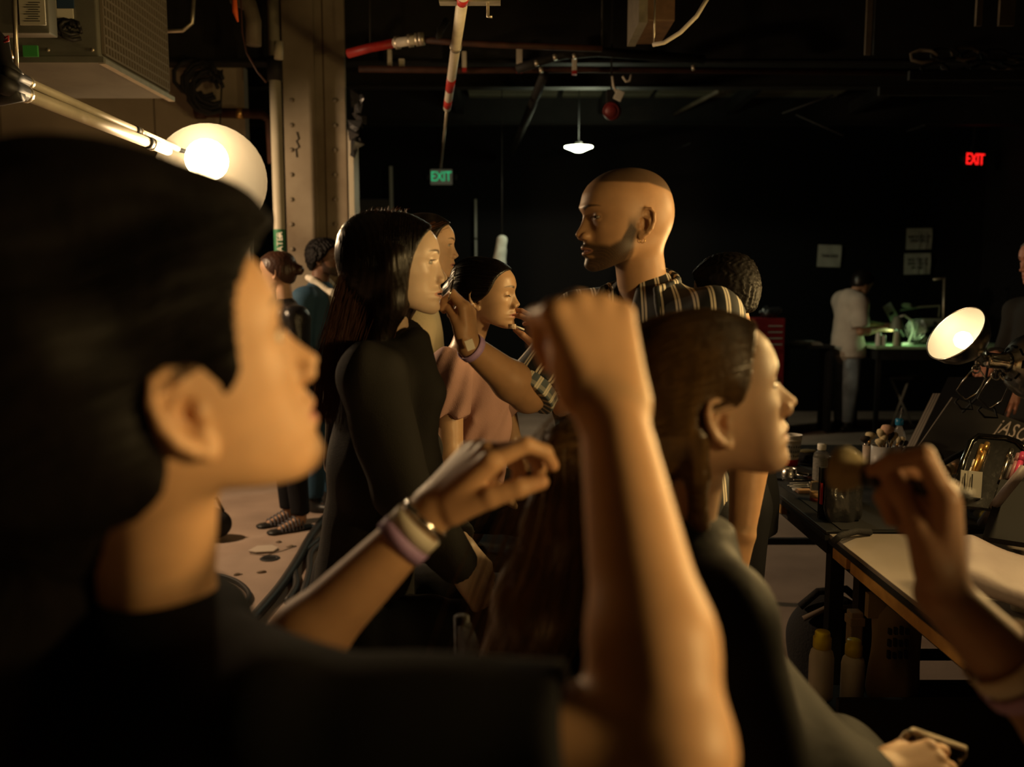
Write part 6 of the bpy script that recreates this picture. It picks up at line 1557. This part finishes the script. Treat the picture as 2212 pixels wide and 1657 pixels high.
    def brush(label, base, tip, kind, w):
        base, tip = Vector(base), Vector(tip); d = (tip - base).normalized(); o = thing('makeup_brush', label, 'brush', base, 'brushes in the pots'); L = (tip - base).length
        tube('handle', [base, base + d * (L * .62)], [.0028, .0042], M['black_plastic'], o, 8); tube('ferrule', [base + d * (L * .62), base + d * (L * .76)], [.0045, .0055], M['gold_tube'] if kind == 'cream' else M['aluminium'], o, 10)
        X = at4(base + d * (L * .75), d); q = L * .25; lathe('bristles', [(.004, 0), (w * .75, q * .35), (w, q * .65), (w * .85, q * .9), (w * .4, q), (0, q * 1.02)], M['bristle_cream' if kind == 'cream' else ('bristle_pink' if kind == 'pink' else 'bristle_dark')], o, X, 14)
    spec = [(c1, 1868, 942, 'dark', .016, 'dark dome brush, leftmost in the slim pot'), (c1, 1882, 934, 'cream', .017, 'cream fan brush leaning from the slim pot'), (c2, 1904, 926, 'cream', .014, 'tall cream brush at the left of the frosted pot'), (c2, 1919, 918, 'pink', .020, 'biggest pinkish powder brush in the frosted pot'), (c2, 1911, 938, 'cream', .012, 'slim tan brush in the middle of frosted pot'),
            (c2, 1925, 930, 'dark', .012, 'black tufted brush right of the pink one'), (c2, 1901, 948, 'cream', .015, 'low cream brush drooping over the frosted rim'), (c2, 1935, 934, 'cream', .011, 'cream brush at the right of frosted pot'), (c3, 1943, 944, 'cream', .008, 'small tan brush in the bluish pot, left'), (c3, 1952, 944, 'cream', .008, 'small tan brush in the bluish pot, right'), (c3, 1948, 950, 'dark', .008, 'small dark brush in the bluish pot'), (c3, 1960, 952, 'dark', .007, 'thin dark brush leaning far right')]
    for c, u, v, k, w, lab in spec: y = c.y + rs.uniform(-.015, .015); brush(lab, Vector((c.x + rs.uniform(-.008, .008), y, ZT + .012)), at(u, v, y), k, w * 1.35)
    c = tpos(1941, 990); c = Vector((at(1941, 950, 3.95).x, 3.95, ZT)); zc = at(1941, 906, 3.95).z; o = thing('blue_cap_bottle', 'clear bottle with blue cap and straw behind the brushes', 'bottle', c); X = Matrix.Translation(c)
    H_ = zc - ZT; lathe('bottle', [(0, 0), (.030, 0), (.033, .006), (.033, H_ - .09), (.026, H_ - .06), (.013, H_ - .035), (.012, H_ - .02)], M['clear_plastic'], o, X, 24); lathe('cap', [(.016, H_ - .026), (.018, H_ - .022), (.018, H_), (.014, H_ + .004), (0, H_ + .004)], M['blue_plastic'], o, X, 20); tube('straw', [c + Vector((0, 0, H_)), c + Vector((.008, 0, H_ + .055))], .003, M['clear_plastic'], o, 8)
    # clear zip bag with black frame
    tl, tr, bl = at(1948, 968, 3.10), at(2036, 975, 3.04), at(1944, 1060, 3.0); o = thing('clear_zip_bag', 'clear vinyl bag with thick black rounded frame', 'bag', bl)
    r_, u_ = (tr - tl), (tl - bl); P_ = lambda a, b: bl + r_ * a + u_ * b
    rim = [P_(.02, 0), P_(0, .55), P_(.02, .85), P_(.12, .99), P_(.5, 1.03), P_(.85, 1.0), P_(.97, .88), P_(1.0, .55), P_(1.0, -.15)]; tube('frame', rim, .0085, M['black_rubber'], o, 10)
    slab('vinyl_front', P_(.05, .93), P_(.95, .93), P_(.03, 0), .002, M['vinyl'], o)
    for i, (a, b, s, m) in enumerate(((.25, .70, .016, 'frosted'), (.62, .45, .014, 'bristle_cream'), (.80, .66, .012, 'gold_tube'), (.42, .35, .016, 'white_plastic'), (.75, .25, .015, 'bristle_cream'), (.15, .30, .012, 'frosted'))): blob('contents', M[m], o, [(P_(a, b) + Vector((0, .035, 0)), (s, s * .8, s * 1.2))], .004, folds(.002, 90, i))
    t = tube('black_strap', [at(2030, 1005, 3.0), at(2060, 988, 3.02), at(2092, 972, 3.05)], .010, M['fabric_black'], None, 8); tag(t, 'black strap from the clear bag to the brush case', 'strap')
    c = at(2070, 1005, 3.05); o = thing('sponge_bag', 'clear pouch of beige make-up sponges behind black strap', 'pouch', c)
    for i in range(8): blob('sponge', M['bristle_cream' if i % 2 else 'liquid_tan'], o, [(c + Vector((-.045 + .026 * (i % 4), .02 * (i % 3), -.02 - .035 * (i // 4))), (.018, .015, .021))], .005)
    blob('vinyl', M['vinyl'], o, [(c + Vector((0, .01, -.04)), (.075, .04, .06))], .008, folds(.004, 50, 3))
    c = tpos(2020, 1062, ZT + .03); o = blob('round_sponge', M['bristle_cream'], None, [(c, (.026, .018, .030))], .004); tag(o, 'round cream sponge beside the brush holding hand', 'sponge')
    # open black brush case with tubes
    tl, tr, bl = at(2098, 945, 2.72), at(2225, 955, 2.62), at(2062, 1075, 2.55); r_, u_ = (tr - tl), (tl - bl); P_ = lambda a, b: bl + r_ * a + u_ * b
    o = thing('brush_case', 'open glossy black case holding pencils and tubes', 'case', bl); slab('case_back', P_(0, 1), P_(1.15, 1), P_(0, -.1), .012, M['foil_bag'], o); tube('case_rim', [P_(-.02, -.05), P_(-.02, .6), P_(.02, .92), P_(.12, 1.03), P_(.6, 1.03), P_(.8, .98), P_(1.15, .72)], .010, M['gloss_black'], o, 10)
    slab('front_pocket', P_(.52, .40) + Vector((0, -.045, 0)), P_(1.2, .40) + Vector((0, -.05, 0)), P_(.40, -.45) + Vector((0, -.06, 0)), .02, M['black_matte'], o)
    for i, (a, b0, b1, r, m, lab) in enumerate(((.12, .30, .88, .006, 'gold_tube', 'gold tube, leftmost in the black case'), (.06, .22, .62, .004, 'white_plastic', 'thin pale tube at the case edge'), (.20, .45, .92, .007, 'gold_tube', 'copper gold tube standing tall in the case'), (.62, .36, .85, .006, 'aluminium', 'silver pencil in the middle of the case'), (.70, .38, .70, .005, 'pouch_grey', 'grey pencil beside the silver one'), (.76, .38, .78, .007, 'pink_dull', 'dusky tube beside the pink one'), (.83, .36, .80, .009, 'pink_plastic', 'bright pink tube in the black case'))):
        p = P_(a, b0) + Vector((0, -.016, 0)); e = P_(a + .05, b1) + Vector((0, -.016, 0)); q = thing('makeup_tube', lab, 'tube', p, 'tubes in the black case'); tube('barrel', [p, e], r, M[m], q, 10); tube('cap', [lerp(p, e, .72), e + (e - p).normalized() * .004], r * 1.12, M[m], q, 10)
    for i, (a, b) in enumerate(((.02, .02), (.14, .02))):
        p = P_(a, b) + Vector((0, -.03, 0)); q = thing('label_card', ('narrow white labelled tube lying at the case foot', 'wide white labelled card at the case foot')[i], 'card', p); slab('card', p + Vector((.0, .01, .085)), p + Vector((.026 + .016 * i, .01, .08)), p + Vector((-.006, 0, .01)), .003, M['white_plastic'], q); slab('print', p + Vector((.009, .006, .075)), p + Vector((.012, .006, .075)), p + Vector((.004, -.003, .03)), .001, M['ink'], q)
    c = tpos(2075, 1065); o = thing('black_kit_bag', 'soft black kit bag below the brush case', 'bag', c); blob('bag', M['fabric_black'], o, [(c + Vector((.02, -.02, .02)), (.09, .07, .03)), (c + Vector((.12, -.05, .05)), (.10, .08, .05)), (c + Vector((.10, -.10, .02)), (.12, .05, .025))], .008, folds(.006, 30, 5)); tube('handle', [tpos(2120, 1130, ZT + .03), at(2170, 1065, 2.35), at(2215, 1010, 2.35)], .013, M['pouch_grey'], o, 8)
    # pads, puffs and grey pouch on the near table
    c = tpos(2150, 1130); o = thing('pad_bag', 'clear bag with yellow sponge on the near table', 'bag', c); blob('yellow_sponge', M['yellow_plastic'], o, [(c + Vector((-.015, 0, .022)), (.035, .028, .016))], .004, folds(.003, 90, 2)); blob('clear_wrap', M['vinyl'], o, [(c + Vector((.01, .01, .024)), (.075, .05, .024))], .006, folds(.005, 60, 4))
    for i, (u, v, s) in enumerate(((2168, 1122, .038), (2206, 1118, .042))): c = tpos(u, v, ZT + .045); o = blob('powder_puff', M['powder_puff'], None, [(c, (s, s * .8, .018))], .004, folds(.0015, 60, i)); tag(o, ('oval pink powder puff on top of the clear bag', 'larger powder puff at the right frame edge')[i], 'puff', 'powder puffs')
    for i, (u, v, m) in enumerate(((2145, 1084, 'white_plastic'), (2162, 1084, 'orange_strap'), (2178, 1087, 'white_paper'), (2122, 1088, 'pink_dull'), (2190, 1098, 'white_plastic'))): c = tpos(u, v, ZT + .008); o = blob('cotton_pad', M[m], None, [(c, (.016, .012, .006))], .003); tag(o, ('flat white pad behind the yellow sponge', 'small orange capsule behind the pads', 'pale pad right of the orange capsule', 'little pink pad left of the yellow sponge', 'white pad above the powder puff')[i], 'pad', 'pads')
    a = tpos(2105, 1240); o = thing('zip_pouch', 'mauve grey zipped pouch lying on near table', 'pouch', a)
    tl, tr, bl = at(2098, 1178, 2.12), at(2235, 1228, 2.05), at(2088, 1250, 1.98); r_, u_ = (tr - tl), (tl - bl); P_ = lambda x, y: bl + r_ * x + u_ * y
    S = Solid(); 
    for k in range(9): S.cone(P_(0, k / 8), P_(1.2, k / 8), .020, .020, .03)
    P, Q = skin_mesh(S, .006, post=folds(.003, 26, 7)); np_mesh('pouch', P, Q, M['pouch_grey'], o)
    for k in (.52, .60): tube('zip_tape', [P_(.06, k) + Vector((-.002, -.020, .004)), P_(.5, k - .02) + Vector((0, -.020, .004)), P_(.95, k - .04) + Vector((0, -.020, .004))], .0028, M['black_rubber'], o, 6)
    slab('zip_pull', P_(.05, .60) + Vector((-.006, -.026, .004)), P_(.09, .60) + Vector((-.006, -.026, .004)), P_(.04, .25) + Vector((-.006, -.024, .004)), .003, M['chrome'], o)
    c = tpos(2212, 1318); o = thing('white_beaker', 'white plastic beaker cut by the right frame edge', 'beaker', c); lathe('beaker', [(0, 0), (.028, 0), (.034, .085), (.032, .085), (.027, .006), (0, .006)], M['white_plastic'], o, Matrix.Translation(c), 28); lathe('dark_content', [(0, .07), (.031, .07)], M['black_plastic'], o, Matrix.Translation(c), 24)
    # leaning boards with the lettered panel, and the lamps clamped to them
    tl, tr, bl = at(2058, 858, 3.78), at(2262, 932, 3.55), at(1952, 1010, 3.42)
    o = thing('lettered_board', 'dark slanted board stack with white lettering and pale edges', 'board', bl); slab('dark_panel', tl, tr, bl, .004, M['panel_dark'], o)
    for k in range(4): slab('foam_sheet', tl + Vector((-.004, 0, .004)), tr + Vector((0, 0, .004)), bl + Vector((-.004, 0, 0)), .0125, M['foam_white'], o, .005 + .0145 * k)
    r_ = (tr - tl).normalized(); u_ = (tl - bl).normalized(); n = r_.cross(u_).normalized(); n = n if n.y < 0 else -n; w2 = u_ * .05
    p = at(2155, 925, 3.6); p = p - n * ((p - tl).dot(n)) + n * .003; text('lettering', 'jASON', .150, facing(p, r_, u_), M['letter_pale'], o, .0008, 'LEFT', .34, 1.05)
    tl2, tr2, bl2 = at(2048, 815, 4.10), at(2200, 812, 3.95), at(1966, 985, 3.70)
    o = thing('backing_board', 'black backing board with pale layered left edge behind the lettered one', 'board', bl2); slab('black_face', tl2, tr2, bl2, .012, M['black_tabletop'], o)
    for k in range(3): slab('pale_sheet', lerp(tl2, bl2, .22) + Vector((-.012 * k - .01, 0, 0)), lerp(tl2, bl2, .22) + Vector((-.012 * k, 0, 0)), bl2 + Vector((-.012 * k - .01, 0, 0)), .03, M['foam_white'], o)
    slab('strip', at(2078, 815, 4.08), at(2092, 815, 4.08), at(2072, 860, 4.0), .004, M['pouch_grey'], o)
    clamp_lamp('lit clamp lamp with bright reflector facing the sitters', at(2064, 720, 3.0), (-.795, -.206, .60), True, 1.0, at(2086, 862, 3.60 * .86), E_CLAMP, WARM)
    clamp_lamp('second chrome clamp lamp turned away at the right edge', at(2246, 792, 2.98), (.93, .10, -.12), True, 1.12, at(2138, 880, 3.1), E_CLAMP2, WARM, up=(0, 0, 1))
    t = tube('power_cord', [at(2120, 745, 3.05), at(2138, 770, 3.1), at(2130, 815, 3.15), at(2110, 860, 3.2), at(2080, 890, 3.4)], .0045, M['black_rubber'], None, 8); tag(t, 'black cord trailing from the lit clamp lamp', 'cord')
    # lamps of the same kind further along the table, outside the picture; the last is added by the camera
    for i, (c, aim, e) in enumerate(OFF_LAMPS):
        clamp_lamp(('clamp lamp beyond the right frame edge near the boards', 'clamp lamp beyond the right frame edge level with dark robed sitter', 'unseen clamp lamp added right of the camera')[i], c, aim, True, 1.0, Vector(c) + Vector((.10, .02, -.20)), e, WARM, radius=.09)
N_('printed_cup', (.68, .62, .50), .55, var=.06, vscale=40); N_('label_grey', (.20, .19, .17), .5, var=.5, vscale=120); N_('liquid_clear', (.80, .78, .70), .02, trans=1.0, ior=1.33); N_('pink_dull', (.42, .20, .22), .4); N_('red_brown', (.30, .06, .04), .4); N_('olive', (.16, .13, .05), .8)
N_('beige_plastic', (.46, .36, .28), .5); N_('bristle_pink', (.72, .46, .32), .9, var=.2, vscale=120); N_('vinyl', (.8, .8, .78), .06, trans=.8, ior=1.2, alpha=.35); N_('gloss_black', (.008, .008, .009), .12, spec=.9); N_('letter_pale', (.60, .50, .45), .6)

def build_floor_things():
    for i, (pts, r, lab) in enumerate((([(700, 1120), (668, 1165), (640, 1215), (600, 1275), (540, 1345), (500, 1400)], .026, 'thickest black cable running diagonally over the floor'), ([(690, 1165), (655, 1195), (636, 1225), (640, 1265), (620, 1300)], .018, 'black cable bending beside the thick one'), ([(700, 1170), (672, 1195), (668, 1235), (655, 1280), (640, 1330)], .018, 'taped black cable nearest the black jacket sitter'),
                                      ([(400, 1262), (460, 1245), (505, 1254), (533, 1275), (535, 1295), (500, 1320), (420, 1345)], .014, 'thin black cable looping on the floor at left'))):
        P = [onz(u, v, r) for u, v in pts]; Q = []
        for k in range(len(P) - 1):
            p0, p1, p2, p3 = P[max(k - 1, 0)], P[k], P[k + 1], P[min(k + 2, len(P) - 1)]
            for t in (0, .25, .5, .75): Q.append(.5 * ((2 * p1) + (p2 - p0) * t + (2 * p0 - 5 * p1 + 4 * p2 - p3) * t * t + (3 * p1 - p0 - 3 * p2 + p3) * t ** 3))
        t = tube('floor_cable', Q + [P[-1]], r, M['black_rubber'], None, 8); tag(t, lab, 'cable', 'floor cables')
    c = onz(570, 1187, .004); bm = bmesh.new(); vs = [bm.verts.new(c + Vector((x, y, .003))) for x, y in ((-.075, -.05), (-.02, -.075), (.07, -.06), (.08, .01), (.03, .06), (-.05, .045))]; f = bm.faces.new(vs); r = bmesh.ops.extrude_face_region(bm, geom=[f]); bmesh.ops.translate(bm, vec=(0, 0, .006), verts=[v for v in r['geom'] if isinstance(v, bmesh.types.BMVert)]); t = link_mesh('floor_chip', bm, M['floor_plate']); tag(t, 'pale six-sided loose chip on the concrete floor', 'chip')
    c = onz(583, 1206, .003); o = thing('floor_drain', 'round dark drain cover in the concrete floor', 'drain', c); lathe('rim', [(.035, 0), (.040, .004), (.050, .004), (.055, 0)], M['dark_steel'], o, Matrix.Translation(c), 24)
    for k in range(5): box('drain_bar', (c.x - .034 + abs(k - 2) * .005, c.y - .026 + k * .012, 0), (c.x + .034 - abs(k - 2) * .005, c.y - .020 + k * .012, .004), M['dark_steel'], o)
    rs = random.Random(6)
    for i, (u, v) in enumerate(((625, 1180), (512, 1240), (500, 1296), (600, 1170), (560, 1235))):
        c = onz(u, v, .006); t = blob('debris', M['debris'], None, [(c - Vector((0, 0, .004)), (.016 + .012 * (i == 0), .010, .006)), (c + Vector((.022, .008, -.004)), (.010, .006, .005))], .004, folds(.003, 90, i)); tag(t, ('dark scrap of debris by the thick cable', 'crumb of debris near the black holdall', 'crumb of debris by the looping cable', 'small scrap beside the pale chip', 'tiny crumb in the middle of the bare floor')[i], 'debris', 'floor debris')
    for i, pts in enumerate(([(540, 1197), (575, 1200), (610, 1190), (640, 1180)], [(470, 1290), (505, 1300), (545, 1330)])):
        t = tube('floor_crack', [onz(u, v, .001) for u, v in pts], .004, M['taupe_fabric'], None, 5); tag(t, ('curved dark crack line by the pale chip', 'crack line running under the looping cable')[i], 'crack', 'floor cracks')
    # black bag on the floor left, low grey case, backpack and bottles under the tables
    c = onz(470, 1165, 0); o = thing('black_holdall', 'black holdall on the floor behind the nearest person', 'bag', c); blob('bag', M['fabric_black'], o, [(c + Vector((-.05, 0, .10)), (.13, .10, .10))], .01, folds(.008, 20, 4)); tube('handle', [c + Vector((-.12, 0, .17)), c + Vector((-.08, 0, .25)), c + Vector((.0, 0, .25)), c + Vector((.04, 0, .17))], .010, M['fabric_black'], o, 8)
    a = onz(738, 1434, .22); b = onz(858, 1434, .22); o = thing('low_case', 'low grey flat case on the floor under the black jacket sitter', 'case', (a.x, a.y, 0)); box('case', (a.x, a.y - .35, 0), (b.x, a.y, .22), M['pouch_grey'], o, bev=.01); box('lid_band', (a.x - .003, a.y - .353, .15), (b.x + .003, a.y + .003, .165), M['black_rubber'], o)
    c = onz(1680, 1330, 0); c = Vector((onz(1660, 1190, .3).x, 3.1, 0)); o = thing('backpack', 'black backpack with pale handle loop under the far table', 'backpack', c); blob('bag', M['fabric_black'], o, [(c + Vector((0, 0, .18)), (.16, .13, .19)), (c + Vector((.02, -.10, .13)), (.12, .06, .12))], .01, folds(.007, 20, 9))
    tube('handle_loop', [c + Vector((-.12, -.02, .34)), c + Vector((-.06, -.03, .40)), c + Vector((.04, -.03, .41)), c + Vector((.11, -.02, .35))], .014, M['fabric_black'], o, 8); tube('lining', [c + Vector((-.12, -.06, .31)), c + Vector((-.04, -.07, .355)), c + Vector((.06, -.07, .36)), c + Vector((.12, -.06, .33))], .010, M['taupe_fabric'], o, 8); tube('buckle', [c + Vector((.07, -.15, .22)), c + Vector((.09, -.15, .20))], .008, M['chrome'], o, 6)
    def sauce(label, u, v, s):
        p = at(u, v, 2.38); zb = p.z - .19 * s; o = thing('squeeze_bottle', label, 'bottle', (p.x, p.y, zb), 'yellow capped bottles'); X = Matrix.Translation((p.x, p.y, zb)) @ Matrix.Diagonal((s, s, s, 1))
        lathe('bottle', [(0, 0), (.032, 0), (.034, .006), (.034, .12), (.030, .138), (.022, .148), (.020, .15)], M['white_plastic'], o, X, 24); lathe('yellow_cap', [(.023, .148), (.025, .150), (.025, .178), (.021, .180), (.021, .192), (.019, .196), (0, .194)], M['yellow_plastic'], o, X, 24); return zb
    zb = min(sauce('white bottle with yellow flip cap under the table, left', 1777, 1368, 1.0), sauce('shadowed white bottle with yellow cap, right of the brighter one', 1845, 1386, .95))
    sx0, sx1 = at(1745, 1400, 2.38).x, at(2400, 1400, 2.38).x; o = thing('storage_crate', 'black crate under the near table holding bottles', 'crate', ((sx0 + sx1) / 2, 2.35, 0)); box('base', (sx0, 2.16, 0), (sx1, 2.50, zb - .002), M['black_matte'], o, bev=.01); box('front_wall', (sx0, 2.14, 0), (sx1, 2.16, zb + .125), M['black_matte'], o, bev=.004)
    c = at(1935, 1365, 2.42); o = thing('paper_bag', 'crumpled brown paper bag with black print under table', 'bag', (c.x, c.y, zb)); S = Solid(); zc = zb + .13
    S.cone((c.x, c.y, zb + .03), (c.x, c.y, zb + .24), .075, .065, .01, ((0, 1, 0), .6)); P, Q = skin_mesh(S, .006, post=folds(.006, 55, 3)); np_mesh('bag', P, Q, M['brown_paper'], o, smooth_shade=False); box('open_flap', (c.x - .09, c.y - .02, zb + .24), (c.x - .03, c.y + .005, zb + .31), M['brown_paper'], o, None)
    for i in range(12): p = Vector((c.x - .045 + .016 * (i % 4), c.y - .058, zb + .22 - .035 * (i // 4))); box('print_mark', (p.x - .004, p.y - .012, p.z - .008), (p.x + .004, p.y, p.z + .008 + .003 * (i % 3)), M['ink'], o)
    c2 = at(1848, 1345, 2.46); o = thing('folded_bag', 'pale narrow folded paper bag behind the yellow caps', 'bag', (c2.x, c2.y, zb)); box('bag', (c2.x - .02, c2.y - .02, zb), (c2.x + .015, c2.y + .02, zb + .24), M['brown_paper'], o, None, .004); box('top_fold', (c2.x - .024, c2.y - .024, zb + .20), (c2.x + .019, c2.y + .024, zb + .225), M['brown_paper'], o, None, .003)

def make_chair(label, pel, fw):
    pel, fw = Vector(pel), Vector(fw).normalized(); lt = Vector((-fw.y, fw.x, 0)); zs = pel.z - .15; base = Vector((pel.x, pel.y, 0)) + fw * .10
    o = thing('folding_chair', label, 'chair', base, 'tall black make-up chairs'); X = Matrix((fw, lt, Vector((0, 0, 1)))).transposed().to_4x4(); X.translation = base
    bk = label.find('black jacket') < 0
    box('seat', (-.18, -.20, zs - .03), (.20, .20, zs), M['fabric_black'], o, X, .008); bk and box('backrest', (-.27, -.25, zs + .22), (-.245, .25, zs + .40), M['fabric_black'], o, X, .006)
    for s in (-1, 1):
        if bk: tube('back_post', [X @ Vector((-.255, .25 * s, zs - .02)), X @ Vector((-.262, .25 * s, zs + .41))], .013, M['dark_steel'], o, 8)
        for a in (-1, 1): tube('leg', [X @ Vector((-.16 * a, .19 * s, zs - .03)), X @ Vector((.16 * a, .19 * s, 0))], .014, M['dark_steel'], o, 8)
    tube('footrest', [X @ Vector((.30, -.22, .30)), X @ Vector((.30, .22, .30))], .016, M['dark_steel'], o, 8)
    for s in (-1, 1): tube('footrest_arm', [X @ Vector((.10, .23 * s, .30)), X @ Vector((.30, .22 * s, .30))], .012, M['dark_steel'], o, 8)
    return o

def build_held_things(hC):
    tl, tr = at(1966, 1577, 1.16), at(2088, 1620, 1.21); r_ = (tr - tl).normalized(); up = Vector((-.10, -.30, .95)); up = (up - r_ * up.dot(r_)).normalized(); n = r_.cross(up)
    X = facing(tl, r_, up); w = (tr - tl).length; o = thing('phone', 'black phone held in the lap of the dark robed sitter', 'phone', tl - up * .15)
    box('body', (0, -.150, -.004), (w, 0, .004), M['gloss_black'], o, X, .003); box('screen', (.004, -.145, .0042), (w - .004, -.005, .005), M['gloss_black'], o, X)
    tube('case_rim', [X @ Vector(p) for p in ((0, -.15, 0), (-.001, -.008, 0), (.006, .001, 0), (w - .006, .001, 0), (w + .001, -.008, 0), (w + .001, -.15, 0))], .0048, M['glitter'], o, 8); lathe('lens', [(0, .007), (.006, .007), (.007, .004)], M['glass'], o, X @ Matrix.Translation((w - .012, -.012, 0)), 12)
    a, b, c, d = at(2100, 1075, .845), at(1900, 1030, .90), at(1868, 1024, .91), at(1796, 1008, .935); dr = (d - c).normalized()
    o = thing('powder_brush', 'large soft powder brush held up by hand at right', 'brush', a); tube('handle', [a, lerp(a, b, .5), b], [.006, .009, .011], M['black_plastic'], o, 12); tube('ferrule', [b, c], [.0115, .0135], M['black_plastic'], o, 14)
    L = (d - c).length; lathe('bristles', [(.012, 0), (.020, L * .30), (.025, L * .62), (.022, L * .88), (.012, L), (0, L * 1.02)], M['bristle_dull'], o, at4(c, dr), 24)
    p, q = at(968, 650, 1.965), at(986, 578, 1.975); o = thing('lip_brush', 'thin dark lip brush in fingers of the striped shirt person', 'brush', p); tube('handle', [lerp(p, q, .35), q], [.0030, .0018], M['gloss_black'], o, 8); tube('ferrule', [lerp(p, q, .1), lerp(p, q, .35)], [.0018, .0030], M['chrome'], o, 8); tube('bristles', [p, lerp(p, q, .1)], [.0006, .0018], M['bristle_dark'], o, 6)
    p = at(1106, 705, 2.72); o = thing('puff_stick', 'small pale applicator held below chin of the mauve top sitter', 'applicator', p); tube('pad', [p + Vector((-.012, 0, 0)), p + Vector((.012, 0, -.001))], [.007, .008], M['powder_puff'], o, 10); tube('stick', [p + Vector((.012, 0, 0)), at(1132, 712, 2.74)], .003, M['white_plastic'], o, 8)
N_('debris', (.20, .145, .10), .9, var=.4, vscale=60); N_('glitter', (.55, .48, .38), .3, metal=.6, bump=.8, bscale=400); N_('bristle_dull', (.34, .28, .16), .95, var=.25, vscale=200); N_('floor_plate', (.46, .38, .31), .8)
# ------------------------------------------------------------------ build
build_room(); build_column(); build_overhead(); build_ceiling_lamps(); build_far_wall(); build_tables(); build_floor_things()
_o, HR, HL, FA = build_stylist()
_o, FB, _r, _l = build_slick_model()
_o, HC = build_brush_artist()
_o, FD = build_long_hair_model()
build_striped_artist()
_o, FF = build_mauve_model()
build_background_people()
make_chair('tall black chair under the dark robed sitter', FB.pelvis, FB.fwd)
make_chair('tall black backless chair under the black jacket sitter', FD.pelvis, FD.fwd)
make_chair('tall black chair under the mauve top sitter', FF.pelvis, FF.fwd)
build_held_things(HC)
